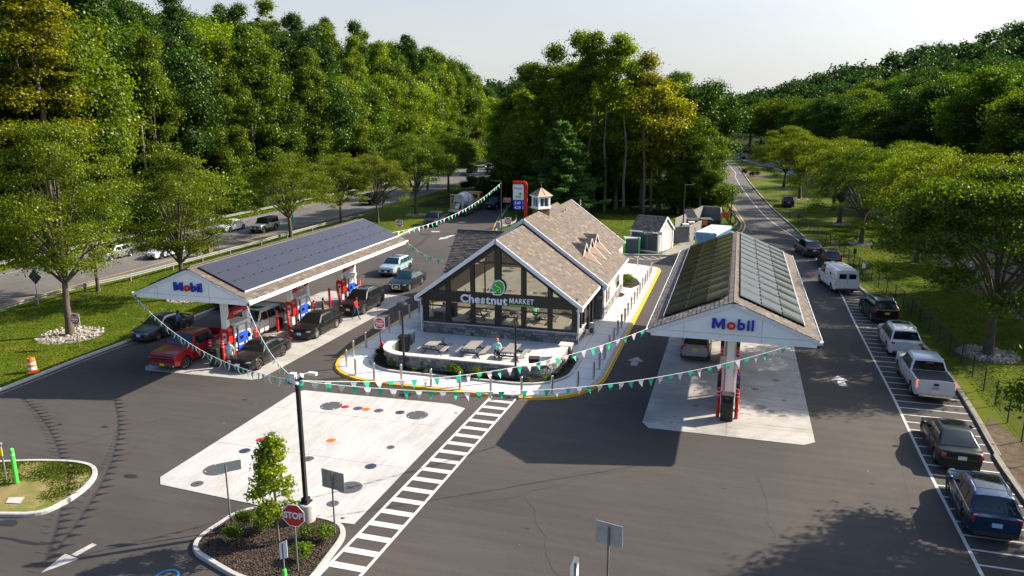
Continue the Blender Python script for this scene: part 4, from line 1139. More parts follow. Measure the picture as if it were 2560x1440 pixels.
# ================================================================== PUMP CANOPIES
def canopy(label, cx, y0, y1, panels_y, gloss, right):
    c = thing('pump_canopy', label, 'fuel canopy', (cx, y0, 0), 0, 'gas station canopies'); L = y1-y0
    zb, ze, zp, hw = 4.42, 4.70, 6.216, 3.66
    sl_ = (zp-ze)/hw; sL = math.hypot(hw, zp-ze); ang = math.atan(sl_)
    MB().slab([(-hw, 0, zb), (hw, 0, zb), (hw, 0, ze-.03), (0, 0, zp-.06), (-hw, 0, ze-.03)], (0, .12, 0)).build('gable', M['white'], c)
    MB().slab([(-hw, L-.12, zb), (hw, L-.12, zb), (hw, L-.12, ze-.03), (0, L-.12, zp-.06), (-hw, L-.12, ze-.03)], (0, .12, 0)).build('gable', M['white'], c)
    for s in (-1, 1):
        MB().bar((0, -.02, zp-.14), (s*hw, -.02, ze-.10), .05, .16).build('rake_board', M['white_metal'], c)
        MB().bar((0, L+.02, zp-.14), (s*hw, L+.02, ze-.10), .05, .16).build('rake_board', M['white_metal'], c)
        MB().box(s*(hw-.05), L/2, zb, .10, L, ze-zb-.02).build('fascia', M['white'], c)
        MB().box(s*(hw+.06), L/2, ze-.13, .12, L+.1, .11).build('gutter', M['white_metal'], c)
        g = MB(); k = 0
        yy = .3
        while yy < L-.4:
            g.box(s*(hw+.06), yy+.35, ze-.02, .09, .68, .012); yy += .78
        g.build('gutter_guard', M['navy'], c)
        MB().box(s*(hw+.12), L/2, ze-.06, .02, L+.1, .06).build('gutter_lip', M['white'], c)
        d = Vector((-s*hw, 0, zp-ze)).normalized()
        n = Vector((s*sl_, 0, 1)).normalized()
        MB().slab([(s*hw, .0, ze), (0, 0, zp), (0, L, zp), (s*hw, L, ze)], -n*.08).build('roof_deck', M['soffit'], c)
    MB().box(0, -.012, zb+.30, 2*hw-1.2, .012, .012).build('gable_seam', M['sill'], c)
    mb = MB(); mb.box(-2.1, -.006, zb+.02, .012, .012, .95); mb.box(1.25, -.006, zb+.02, .012, .012, 1.15); mb.build('gable_seam', M['sill'], c)
    MB().box(0, L/2, zb+.03, 2*hw-.2, L-.2, .06).build('soffit', M['soffit'], c)
    p0, p1 = panels_y[0]-y0, panels_y[1]-y0
    # shingles only where no panel covers them, plus a hidden margin
    xa, xb = .22, 3.05                                                         # panel field from ridge to eave, in plan
    for s in (-1, 1):
        def hole(u, v, s=s):
            d_ = hw - v*hw/sL
            return p0+.25 < u < p1-.25 and xa+.25 < d_ < xb-.2
        vis = (s == 1) or right
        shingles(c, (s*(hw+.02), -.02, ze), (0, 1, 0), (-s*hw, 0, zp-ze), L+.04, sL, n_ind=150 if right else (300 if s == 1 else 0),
                 near=(s*hw, 4, ze) if not right else (s*hw, 0, ze), holes=hole, mats=SHING if (s == 1) else SHING_DARK_SHADE, e=.21, w=.36)  # slope away from the sun has its shade in the darker shingle colours
    MB().slab([(-.14, -.03, zp-.07), (0, -.03, zp+.035), (.14, -.03, zp-.07)], (0, L+.06, 0)).build('ridge_cap', SHING[0], c)
    # panels
    rows, cols = 3, 11 if not right else 12
    pu = (p1-p0)/cols; pv = (xb-xa)/math.cos(ang)/rows
    for s in (-1, 1):
        n = Vector((s*sl_, 0, 1)).normalized(); V = Vector((-s*hw, 0, zp-ze)).normalized(); U = Vector((0, 1, 0))
        if not right and s == -1: mt = M['panel']
        else: mt = M['panel_gloss'] if gloss else M['panel']
        mb = MB()
        W_, H_ = pu-.014, pv-.014; nu, nv = 6, 4; bow = .02 if gloss else .003
        top = [(-W_/2+W_*i/nu, -H_/2+H_*j/nv, .035 + bow*(-(1-(2*i/nu-1)**2))*(1-(2*j/nv-1)**2*.6)) for j in range(nv+1) for i in range(nu+1)]
        mb.add(top, [(j*(nu+1)+i, j*(nu+1)+i+1, (j+1)*(nu+1)+i+1, (j+1)*(nu+1)+i) for j in range(nv) for i in range(nu)])
        b = [(-W_/2, -H_/2, 0), (W_/2, -H_/2, 0), (W_/2, H_/2, 0), (-W_/2, H_/2, 0), (-W_/2, -H_/2, .035), (W_/2, -H_/2, .035), (W_/2, H_/2, .035), (-W_/2, H_/2, .035)]
        mb.add(b, [(0, 1, 5, 4), (1, 2, 6, 5), (2, 3, 7, 6), (3, 0, 4, 7), (3, 2, 1, 0)])
        me = mb.mesh('solar_panel', mt, smooth=gloss, recalc=False, angle=20)
        if gloss:
            pass
        X, Y_ = (U, V) if U.cross(V).dot(n) > 0 else (-U, V)
        R = Matrix((X, Y_, n)).transposed().to_4x4()
        cm = MB().box(0, 0, 0, .10, .06, .03).mesh('clamp', M['black'])
        base = Vector((s*xb, 0, zp - xb*sl_))
        for r in range(rows):
            for k in range(cols):
                pos = base + V*(pv*(r+.5)) + U*(p0 + pu*(k+.5)) + n*.10
                o = bpy.data.objects.new('solar_panel', me); COL.objects.link(o); o.parent = c
                o.matrix_local = Matrix.Translation(pos) @ R @ Matrix.Rotation(random.uniform(-.004, .004), 4, 'X')
                if r > 0:
                    for f in (.28, .72):
                        q = base + V*(pv*r) + U*(p0+pu*(k+f)) + n*.14
                        o = bpy.data.objects.new('clamp', cm); COL.objects.link(o); o.parent = c; o.matrix_local = Matrix.Translation(q) @ R
        MB().bar(base + U*p0 + n*.09 - V*.03, base + U*p1 + n*.09 - V*.03, .03, .07).build('panel_edge_trim', M['trim'] if (right or s == 1) else M['galv'], c)
        # end brackets seen under the front edge
        mb = MB()
        for f in (.1, .3, .5, .7, .9): q = base + V*(pv*rows*f) + U*(p0-.02) + n*.05; mb.box(q.x, q.y, q.z-.03, .04, .06, .08)
        mb.bar(base + U*(p0+.3) + n*.06, base + V*(pv*rows) + U*(p0+.3) + n*.06, .04, .04)
        mb.build('panel_rail', M['black'], c)
    # columns
    for k in range(3):
        yy = 3.10 + 6.82*k - (0 if not right else .25)
        for q, dy in enumerate((0, 2.0)):
            cxx = -.30 if not right else .02
            col = MB().box(cxx, yy+dy, .2, .34, .30, 4.3).build('column', M['white'], c)
            MB().box(cxx, yy+dy, .16, .44, .40, .10).build('foot', M['kerb'], col)
            if q == 0 and not right:
                for sgn in (-1, 1):
                    mb = MB(); mb.slab([(cxx+sgn*.21, yy-.17, .95), (cxx+sgn*.30, yy-.17, 1.15), (cxx+sgn*.30, yy-.17, 1.85), (cxx+sgn*.18, yy-.17, 2.1), (cxx+sgn*.18, yy-.17, .95)], (0, .34, 0)); mb.build('wing', M['red'], col)
                MB().box(cxx, yy-.005, 1.0, .38, .345, 1.0).build('wrap', M['red'], col)
                MB().box(cxx, yy-.185, 1.12, .22, .02, .62).build('wrap_panel', M['white_metal'], col)
                MB().box(cxx+.195, yy, 1.12, .02, .2, .62).build('wrap_panel', M['white_metal'], col)
                MB().box(cxx, yy-.2, 1.45, .12, .012, .16).build('screen', M['navy'], col)
    return c
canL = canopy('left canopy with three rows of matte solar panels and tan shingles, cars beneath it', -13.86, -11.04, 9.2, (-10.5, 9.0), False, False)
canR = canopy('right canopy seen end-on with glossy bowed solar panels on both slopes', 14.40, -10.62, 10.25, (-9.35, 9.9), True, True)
for c, x0, x1, y in ((canR, -.88, .90, -.06), (canL, -.93, .86, -.06)):
    letter_row('Mobil', x0, x1, y, 4.985, .50, M['blue_sign'], c, bold=.024, extrude=.05, gap=.11, mats={'o': M['red']})
# ================================================================== VEHICLES
PAINT = {}
def paint(name, col, metal=0.0, rough=.32, coat=1.0):
    if name not in PAINT:
        dk = max(col) < .06; m = pm('paint_' + name, col, rough, metal, coat=coat*(.35 if dk else .7), spec=.3 if dk else .5, var=.04, scale=1.5); PAINT[name] = m
    return PAINT[name]
M['headlight'] = pm('headlight', (0.26, 0.27, 0.29), 0.12, 0.4, coat=1.0)
M['taillight'] = pm('taillight', (0.45, 0.012, 0.015), 0.15, coat=1.0)
M['tail_lit'] = pm('tail_lit', (0.7, 0.05, 0.02), 0.2, emit=(1, .10, .03, 1.2))
M['car_glass'] = pm('car_glass', (0.008, 0.012, 0.012), 0.035, spec=0.9)
M['car_glass_green'] = pm('car_glass_green', (0.015, 0.045, 0.045), 0.04, spec=1.0)
M['plastic'] = pm('plastic', (0.022, 0.022, 0.024), 0.6)
M['rim'] = pm('rim', (0.50, 0.49, 0.48), 0.28, 0.85)
M['rim_dark'] = pm('rim_dark', (0.04, 0.035, 0.035), 0.3, 0.5)
M['rim_bronze'] = pm('rim_bronze', (0.20, 0.14, 0.12), 0.3, 0.8)
M['plate_white'] = pm('plate_white', (0.7, 0.7, 0.68), 0.5)
M['plate_yellow'] = pm('plate_yellow', (0.72, 0.48, 0.05), 0.5)
M['plate_blue'] = pm('plate_blue', (0.35, 0.55, 0.75), 0.5)
M['red_liner'] = pm('red_liner', (0.12, 0.01, 0.01), 0.6)
_wheel = {}
def wheel_meshes(rimmat, spokes=5):
    key = (rimmat.name, spokes)
    if key in _wheel: return _wheel[key]
    t = MB().lathe([(.60, -.5), (.86, -.5), (.97, -.42), (1.0, -.25), (1.0, .25), (.97, .42), (.86, .5), (.66, .5), (.62, .40), (.60, .2)], 28, axis='y').mesh('tyre', M['rubber'], smooth=True, angle=40)
    r = MB()
    r.lathe([(.66, .46), (.63, .40), (.60, .38), (.58, .1)], 28, 0, axis='y')
    r.lathe([(.0, .42), (.10, .42), (.13, .36), (.13, .2)], 14, 0, axis='y')
    r.lathe([(.58, .10), (.0, .10)], 20, 1, axis='y')
    for k in range(spokes):
        a = 2*PI*k/spokes
        for da in (-.13, .13):
            p = Vector((.10*math.cos(a), .36, .10*math.sin(a))); q = Vector((.61*math.cos(a+da), .38, .61*math.sin(a+da)))
            r.bar(p, q, .085, .10, 0, up=Vector((0, 1, 0)))
    rm = r.mesh('rim', [rimmat, M['black']], smooth=True, angle=30)
    _wheel[key] = (t, rm); return t, rm

def car(label, x, y, heading, P, color, cat='car', group=None, scale=0.93, z=0.012, glass=None, name=None):
    """heading: direction the nose points, radians from +X"""
    L, W, H = P['L'], P['W'], P['H']; wb, rw, gc = P['wb'], P['rw'], P['gc']
    zb, z0, z1 = P['belt'], P['nose'], P['cowl']; zt = P.get('deck', zb)
    xA, xB, xC, xD = P['cab']; fo = P.get('fo', (L-wb)/2 - .02)
    xf = L/2 - fo; xr = xf - wb
    root = thing(name or P.get('name', 'car'), label, cat, (x, y, z), heading, group, scale)
    body_m = paint(*color) if isinstance(color, tuple) else color
    glass = glass or M['car_glass']
    low = M['plastic'] if P.get('clad') else body_m
    hb = W/2
    tp = P.get('taper', .16)
    def hw(xx):
        e = L/2 - abs(xx); f = max(0, 1 - e/.62)
        e2 = .13 if xx > 0 else .10
        return hb * (1 - tp*f**2.2) - P.get('waist', .0)*0
    def ztop(xx):
        if xx > xA:
            t = (xx-xA)/(L/2-xA); zz = z1 + (z0-z1)*t**1.4
            e = L/2-xx
            if e < .22: zz -= (.22-e)**2*3.2*P.get('noser', 1)
            return zz
        if xx > xD: return zb + (z1-zb)*max(0, 1-(xA-xx)/.8)
        t = min(1, (xD-xx)/.5); zz = zb + (zt-zb)*t
        e = L/2+xx
        if e < .14: zz -= (.14-e)**2*3.5*P.get('tailr', 1)
        return zz
    ra = rw*1.17
    def arch(xx):
        a = -1
        for xw in (xf, xr):
            if abs(xx-xw) < ra: a = max(a, rw + math.sqrt(ra*ra-(xx-xw)**2)*1.0)
        return a
    xs = sorted(set([round(v, 3) for v in list(np.linspace(-L/2, L/2, 25)) + [xf+ra*k for k in (-1.001, -.97, -.85, -.6, -.3, 0, .3, .6, .85, .97, 1.001)] + [xr+ra*k for k in (-1.001, -.97, -.85, -.6, -.3, 0, .3, .6, .85, .97, 1.001)] + [L/2-.03, L/2-.10, L/2-.2, -L/2+.03, -L/2+.10, -L/2+.2, xA, xD] + ([P['bed'][0], P['bed'][0]-.03, P['bed'][1], P['bed'][1]+.03] if 'bed' in P else [])]))
    xs = [v for v in xs if -L/2 <= v <= L/2]
    vs = []; N_ = 10
    for xx in xs:
        w = hw(xx); top = ztop(xx); bot = gc; e = L/2-abs(xx)
        if e < .2: bot = gc + (.2-e)*.55
        ar = arch(xx); bed = 'bed' in P and P['bed'][1]-.001 <= xx <= P['bed'][0]+.001
        h = top-bot
        tum = P.get('tumble', .06)
        half = [(0, bot+.02), (w*.78, bot), (w*.955, bot+.05), (w*.995, bot+h*.30), (w, bot+h*.55), (w*(1-tum*.35), bot+h*.83), (w*(1-tum*.8), top-.03), (w*(1-tum*1.9), top)]
        if bed:
            half += [(w*(1-tum*1.9)-.06, top), (w*(1-tum*1.9)-.07, top-.42)]
            half.append((0, top-.42))
        else:
            half += [(w*.5, top+.018), (w*.25, top+.024), (0, top+.026)]
        if ar > 0:
            nh = []
            for i, (yy, zz) in enumerate(half):
                lim = ar + i*.004
                if i <= 4: zz = max(zz, min(lim, top-.06+i*.006))
                elif i == 5: zz = max(zz, min(lim, top-.035))
                nh.append((yy, zz))
            half = nh
        ring = [(xx, yy, zz) for yy, zz in half] + [(xx, -yy, zz) for yy, zz in reversed(half[1:-1])]
        n_r = len(ring); vs += ring
    nh_ = len(half); mb = MB(); fs = []; mi = []
    for i in range(len(xs)-1):
        for k in range(n_r):
            k2 = (k+1) % n_r
            fs.append((i*n_r+k, i*n_r+k2, (i+1)*n_r+k2, (i+1)*n_r+k))
            kk = k if k < nh_-1 else n_r-1-k
            inb = 'bed' in P and kk >= 8 and P['bed'][1]-.01 <= xs[i] and xs[i+1] <= P['bed'][0]+.01
            inarch = arch((xs[i]+xs[i+1])/2) > 0 and kk <= 1
            mi.append(1 if (kk <= 0 or inarch) else (2 if inb else (3 if (kk <= 2 and P.get('clad')) else 0)))
    for i, rev in ((0, True), (len(xs)-1, False)):
        f = [i*n_r+k for k in range(n_r)]; fs.append(tuple(f)); mi.append(0)
    mb.v = vs; mb.f = [list(f) for f in fs]; mb.m = mi
    body = mb.build('body', [body_m, M['black'], P.get('liner', M['plastic']), M['plastic']], root, smooth=True, angle=32)
    # cabin
    wbl = hb*(1-.035) - .02; wr = hb*P.get('roofw', .72); zr = H
    def zroof(xx):
        if xx >= xA: return zb
        if xx > xB: t = (xA-xx)/(xA-xB); return zb + (zr-zb)*(t**P.get('wsp', .92))
        if xx >= xC:
            t = (xB-xx)/(xB-xC) if xB != xC else 0; return zr - P.get('rdrop', .03)*t**2 + P.get('rbow', .03)*math.sin(PI*t)*1.0
        if xx > xD: t = (xC-xx)/(xC-xD); return (zr-P.get('rdrop', .03)) + (zb-(zr-P.get('rdrop', .03)))*(t**P.get('rwp', 1.15))
        return zb
    def yside(zz): return wbl + (wr-wbl)*max(0, min(1, (zz-zb)/(zr-zb)))
    def wtop(xx): return yside(zroof(xx))
    crown = .035
    cx = list(np.linspace(xA, xB, 6)) + list(np.linspace(xB, xC, 7))[1:] + list(np.linspace(xC, xD, 6))[1:]
    vs = []; 
    for xx in cx:
        zz = zroof(xx); w = wtop(xx); k = min(1, (zz-zb)/.25)
        half = [(wbl-.0, zb-.06), (yside(zb+(zz-zb)*.5), zb+(zz-zb)*.5), (w+.0, zz-.055*k), (w-.035*k, zz-.012*k), (w-.10*k, zz+.004), (w*.5, zz+crown*.75*k), (0, zz+crown*k)]
        vs += [(xx, yy, z_) for yy, z_ in half] + [(xx, -yy, z_) for yy, z_ in reversed(half[:-1])]
    nr = 13; fs = []
    for i in range(len(cx)-1):
        for k in range(nr-1): fs.append((i*nr+k, i*nr+k+1, (i+1)*nr+k+1, (i+1)*nr+k))
    fs.append(tuple(range(nr))); fs.append(tuple((len(cx)-1)*nr+k for k in range(nr)))
    MB().add(vs, fs).build('roof', P.get('roofmat') or body_m, root, smooth=True, angle=40)
    # glass over the top surfaces
    def top_glass(name, xa, xb_, inset, lift, mat, nx=7, ny=6):
        vs = []; 
        for i in range(nx):
            xx = xa + (xb_-xa)*i/(nx-1); zz = zroof(xx); w = wtop(xx)-inset; k = min(1, (zz-zb)/.25)
            for j in range(ny+1):
                f = -1+2*j/ny; yy = w*f
                base = zz + crown*k*(1-(yy/max(.05, wtop(xx)))**2)
                vs.append((xx + lift*.3*(1 if xa > 0 and name == 'windscreen' else 0), yy, base + lift))
        fs = [(i*(ny+1)+j, i*(ny+1)+j+1, (i+1)*(ny+1)+j+1, (i+1)*(ny+1)+j) for i in range(nx-1) for j in range(ny)]
        o = MB().add(vs, fs).build(name, mat, root, smooth=True, angle=60)
        return o
    dA = (xA-xB); dD = (xC-xD)
    top_glass('windscreen', xA-dA*.03, xB+dA*.06, .075, .014, glass)
    if P.get('rear_glass', True):
        if dD > .12: top_glass('rear_window', xC-dD*P.get('rg0', .08), xD+dD*P.get('rg1', .10), .10, .014, glass)
        else:
            w1, w2 = yside(zr-.12)-.08, yside(zb+.05)-.07; xq = xD-.012
            MB().slab([(xq-.01, -w2, zb+P.get('rgz', .06)), (xq-.01, w2, zb+P.get('rgz', .06)), (xC+(xD-xC)*.15-.012, w1, zr-.15), (xC+(xD-xC)*.15-.012, -w1, zr-.15)], (-.01, 0, 0)).build('rear_window', glass, root)
    if P.get('sunroof'): top_glass('sunroof', xB-.18, xB-.18-P['sunroof'], .17, .008, M['car_glass'])
    # side windows
    def xs_(z_): t = ((z_-zb)/(zr-zb))**(1/P.get('wsp', .92)); return xA - dA*t
    def xr_(z_): t = 1-((z_-zb)/(zr-P.get('rdrop', .03)-zb)); t = max(0, t)**(1/P.get('rwp', 1.15)); return xC - dD*t
    zl, zh = zb+.035, zr-.14
    pl = P['pillars']
    for s in (-1, 1):
        cuts = [None] + list(pl) + [None]
        for a, b in zip(cuts, cuts[1:]):
            if P.get('panel_sides') and a is not None: continue
            x_lo_f = (xs_(zl)-.16 if a is None else a-.035); x_hi_f = (xs_(zh)-.13 if a is None else a-.035)
            x_lo_r = (xr_(zl)+.14 if b is None else b+.035); x_hi_r = (xr_(zh)+.14 if b is None else b+.035)
            if x_lo_f-x_lo_r < .12: continue
            if x_hi_f-x_hi_r < .05: x_hi_f = x_hi_r = (x_hi_f+x_hi_r)/2
            q = [(x_lo_f, zl), (x_hi_f, zh), (x_hi_r, zh), (x_lo_r, zl)]
            pts = [(X_, s*(yside(Z_)+.004), Z_) for X_, Z_ in q]
            MB().slab(pts, (0, s*.008, .001)).build('side_window', glass, root)
        # chrome/black belt strip
        MB().bar((xs_(zl)-.1, s*(wbl+.012), zl-.03), (xr_(zl)+.1, s*(wbl+.012), zl-.03), .02, .022).build('belt_trim', P.get('beltmat', M['plastic']), root)
        # door seams and handles
        ds = MB()
        for X_ in [xs_(zl)-.02] + list(pl[:2 if P.get('doors', 4) == 4 else 1]):
            if abs(X_-xr) < ra*.8: X_ = xr + ra*.95
            ds.bar((X_, s*(hw(X_)*1.003), gc+.14), (X_, s*(hw(X_)*.985+.004), zb-.06), .014, .016, up=Vector((0, 1, 0)))
        ds.build('door_seam', M['black'], root)
        for X_ in pl[:2 if P.get('doors', 4) == 4 else 1]:
            MB().box(X_+.22, s*(hb*.985), zb-.16, .17, .035, .03).build('door_handle', P.get('handlemat', body_m), root)
        # mirror
        m_ = MB().sphere((xs_(zl)-.22, s*(wbl+.14), zb+.09), .1, 10, 6, sc=(.8, 1.15, .8)).build('mirror', P.get('mirrormat', body_m), root, smooth=True)
        # sill
        MB().bar((xf-ra-.02, s*(hb-.015), gc+.05), (xr+ra+.02, s*(hb-.015), gc+.05), .05, .09).build('sill_trim', M['plastic'], root)
        if P.get('rails'):
            zz = zroof((xB+xC)/2)
            MB().tube([(xB-.25, s*(wr-.06), zroof(xB-.25)+.01), (xB-.35, s*(wr-.06), zz+.055), (xC+.35, s*(wr-.06), zz+.05), (xC+.2, s*(wr-.06), zroof(xC+.2)+.01)], .018, 6).build('roof_rail', P.get('railmat', M['chrome']), root, smooth=True)
        if P.get('clad'):
            for xw in (xf, xr):
                mb = MB(); a0 = [PI*k/10 for k in range(11)]
                inn = [(xw+ra*.98*math.cos(a), s*(hb+.004), rw+ra*.98*math.sin(a)) for a in a0]; out = [(xw+(ra+.07)*math.cos(a), s*(hb+.004), rw+(ra+.07)*math.sin(a)) for a in a0]
                mb.add(inn+out, [(i, i+1, 12+i, 11+i) for i in range(10)])
                mb.build('arch_trim', M['plastic'], root)
        # wheels
        for xw in (xf, xr):
            t, r = wheel_meshes(P.get('rimmat', M['rim']), P.get('spokes', 5))
            wd = P.get('tw', .22)
            w_ = inst('wheel', t, root, (xw, s*(hb-wd/2-.015), rw), (0, 0, 0 if s > 0 else PI), (rw, wd, rw))
            inst('rim', r, w_)
        # lights
        hl = P.get('hl', (.34, .12)); zh_ = P.get('hlz', z0-.16)
        yaw = s*(-.5)
        e = L/2-.10
        o = MB().sphere((0, 0, 0), 1, 12, 8).build('headlight', M['headlight'], root, smooth=True)
        o.location = (e-.02, s*(hw(e)-.13-hl[0]*.12), zh_); o.scale = (.115, hl[0]/2, hl[1]/2); o.rotation_euler = (0, -.15, -yaw*1.0)
        tl = P.get('tl', (.22, .22)); zt_ = P.get('tlz', zt-.2)
        xt = -L/2+.055
        o = MB().box(0, 0, -.5, 1, 1, 1).build('taillight', P.get('tailmat', M['taillight']), root)
        o.location = (xt, s*(hw(xt)-tl[0]*.42), zt_); o.scale = (.09, tl[0], tl[1]); o.rotation_euler = (0, 0, s*.25)
        b_ = o.modifiers.new('b', 'BEVEL'); b_.width = .12; b_.segments = 2
    # grille, plates, bumpers
    gr = P.get('grille', (.9, .22)); gzc = P.get('gz', z0-.28)
    g = MB(); g.box(L/2-.012, 0, gzc-gr[1]/2, .07, gr[0], gr[1]); g.build('grille', M['black_gloss'], root)
    if P.get('grille_bar'):
        MB().box(L/2+.03, 0, gzc-.03, .03, gr[0]+.5, .07).build('grille_bar', M['chrome'], root)
    if P.get('grille_frame'):
        f = MB(); f.bar((L/2+.03, -gr[0]/2, gzc-gr[1]/2), (L/2+.03, gr[0]/2, gzc-gr[1]/2), .03, .02); f.bar((L/2+.03, -gr[0]/2, gzc+gr[1]/2), (L/2+.03, gr[0]/2, gzc+gr[1]/2), .03, .02)
        for s in (-1, 1): f.bar((L/2+.03, s*gr[0]/2, gzc-gr[1]/2), (L/2+.03, s*gr[0]/2, gzc+gr[1]/2), .02, .03, up=Vector((0, 1, 0)))
        f.build('grille_frame', M['chrome'], root)
    bm_ = P.get('bumper', M['plastic'])
    MB().box(L/2-.01, 0, gc+.06, .08, W*.78, .16).build('front_bumper', bm_, root)
    if P.get('fplate'): MB().box(L/2+.035, 0, P.get('fpz', gc+.26), .02, .32, .16).build('license_plate', P['fplate'], root)
    MB().box(-L/2+.01, 0, gc+.05, .08, W*.80, .18).build('rear_bumper', P.get('rbumper', bm_), root)
    rp = MB().box(-L/2-.012 + P.get('rpx', 0), 0, P.get('rpz', zt-.38), .02, .34, .17).build('license_plate', P.get('rplate', M['plate_white']), root)
    MB().box(-L/2-.004 + P.get('rpx', 0), 0, P.get('rpz', zt-.38)-.03, .012, .5, .22).build('plate_recess', M['plastic'] if P.get('recess') else body_m, root)
    return root

SEDAN = dict(name='sedan', L=4.75, W=1.84, H=1.45, wb=2.78, rw=.33, gc=.17, belt=.92, nose=.74, cowl=.94, deck=.98, cab=(1.05, .35, -.85, -1.72), pillars=(-.18, -1.15), fo=.88, hlz=.66, tlz=.84, tl=(.42, .15), rpz=.62, rwp=1.05, roofw=.68, hl=(.40, .15), fplate=M['plate_white'])
COUPE = dict(SEDAN, L=4.85, W=1.9, H=1.38, cab=(1.0, .25, -.75, -2.05), deck=.95, belt=.90, rwp=1.25, rimmat=M['rim_bronze'], rw=.36, beltmat=M['chrome'], pillars=(-.2, -1.3))
SUV = dict(name='suv', L=4.6, W=1.87, H=1.68, wb=2.69, rw=.36, gc=.22, belt=1.05, nose=.90, cowl=1.06, deck=1.0, cab=(1.02, .38, -1.62, -2.16), pillars=(-.16, -1.05, -1.58), fo=.92, hlz=.80, tlz=1.0, tl=(.30, .20), rpz=.72, rwp=.8, roofw=.72, hl=(.40, .15), clad=True, rails=True, spokes=5, rdrop=.06, fplate=M['plate_white'], rg1=.16, tailr=.5)
BIGSUV = dict(SUV, L=4.9, W=1.96, H=1.78, wb=2.88, cab=(1.12, .45, -1.85, -2.36), pillars=(-.12, -1.08, -1.72), belt=1.10, nose=.98, cowl=1.12, hlz=.86, clad=False, rw=.38)
PICKUP = dict(name='pickup_truck', L=5.75, W=2.03, H=1.88, wb=3.65, rw=.40, gc=.34, belt=1.24, nose=1.12, cowl=1.26, deck=1.28, cab=(1.35, .78, -.62, -.86), pillars=(-.02, -.62), fo=.95, hlz=.98, tlz=1.10, tl=(.15, .44), rpz=.60, rwp=.7, roofw=.74, hl=(.34, .22), grille=(1.1, .30), bed=(-1.0, -2.72), bumper=M['chrome'], rbumper=M['chrome'], taper=.08, tumble=.03, noser=.6, tailr=.1, rdrop=.02, gz=.95, rgz=.04, tw=.26, rpx=-.03)
N_, S_ = PI/2, -PI/2
# -- under and around the left canopy, noses towards the viewer
def put(label, px, P, color, heading=S_, **k):
    """px: ground point under the middle of the vehicle, in site metres"""
    return car(label, px[0], px[1], heading, P, color, **k)
put('grey compact sedan waiting beside the lawn kerb with a woman at its side', (-21.9, -4.35), dict(SEDAN, L=4.55, W=1.78, rw=.32, fplate=M['plate_blue'], cab=(1.1, .35, -.85, -1.75), spokes=5), ('grey', (.10, .098, .10), .7), heading=S_-.03)
red = put('old red pickup truck with chrome bumper at the near left pump', (-16.45, -8.2), dict(PICKUP, L=5.5, liner=M['red_liner'], cab=(1.1, .62, -.85, -1.05), pillars=(-.1, -.55), bed=(-1.2, -2.7), rimmat=M['rim'], grille=(1.5, .20), hl=(.30, .17), hlz=.92, gz=.93, grille_bar=True, fplate=M['plate_yellow'], fpz=.42), ('red', (.30, .006, .008), .0), cat='pickup truck')
put('black fastback coupe with bronze wheels nearest the bunting at the left pump', (-12.3, -7.45), COUPE, ('black2', (.014, .014, .015), .3), glass=M['car_glass'], heading=S_+.03)
put('black sedan with chrome window line at the middle left pump', (-12.25, -1.1), dict(SEDAN, beltmat=M['chrome'], rw=.34, fplate=M['plate_blue'], rimmat=M['rim'], spokes=7, grille=(.7, .16)), ('black', (.008, .008, .009), .2), glass=M['car_glass'])
put('white full-size suv behind the near left pump', (-16.05, -2.3), dict(BIGSUV, sunroof=.75, railmat=M['truck_white'], rimmat=M['rim_dark'], mirrormat=M['chrome']), ('white', (.62, .60, .57), .0), cat='suv')
put('dark bronze suv with roof rails at the far left pump, woman in red in front', (-12.1, 5.15), dict(SUV, L=4.8, sunroof=.8, spokes=6), ('bronze', (.030, .027, .028), .6), cat='suv')
put('pale blue crossover with black cladding driving behind the left canopy', (-15.35, 17.9), dict(SUV, H=1.60, L=4.45, gc=.24, railmat=M['plastic'], rimmat=M['rim_dark'], sunroof=.6), ('paleblue', (.42, .52, .58), .5), cat='crossover', glass=M['car_glass_green'])
put('black sedan with tall chrome grille driving between canopy and store', (-11.95, 13.0), dict(SEDAN, L=4.9, W=1.88, grille=(.72, .42), grille_frame=True, gz=.55, beltmat=M['chrome'], spokes=9), ('navyblack', (.010, .014, .018), .4), glass=M['car_glass_green'])
put('black suv parked at the kerb, half hidden by the left canopy gable', (-21.9, 4.0), dict(BIGSUV), ('black', (.008, .008, .009), .2), cat='suv', heading=N_)
put('dark grey suv parked behind the concrete mixer on the exit lane', (-23.35, 46.9), dict(BIGSUV, grille=(1.1, .22), gz=.78), ('charcoal', (.035, .037, .04), .5), cat='suv', heading=S_+.12)
put('dark blue luxury suv driving in past the mixer with headlights on', (-21.0, 66.0), dict(BIGSUV, H=1.80), ('midnight', (.012, .018, .035), .4), cat='suv', heading=S_-.15)
put('white car roof just showing above the dark left wing roof', (-13.1, 34.6), dict(SUV, H=1.55), ('white', (.62, .60, .57), .0), heading=N_)
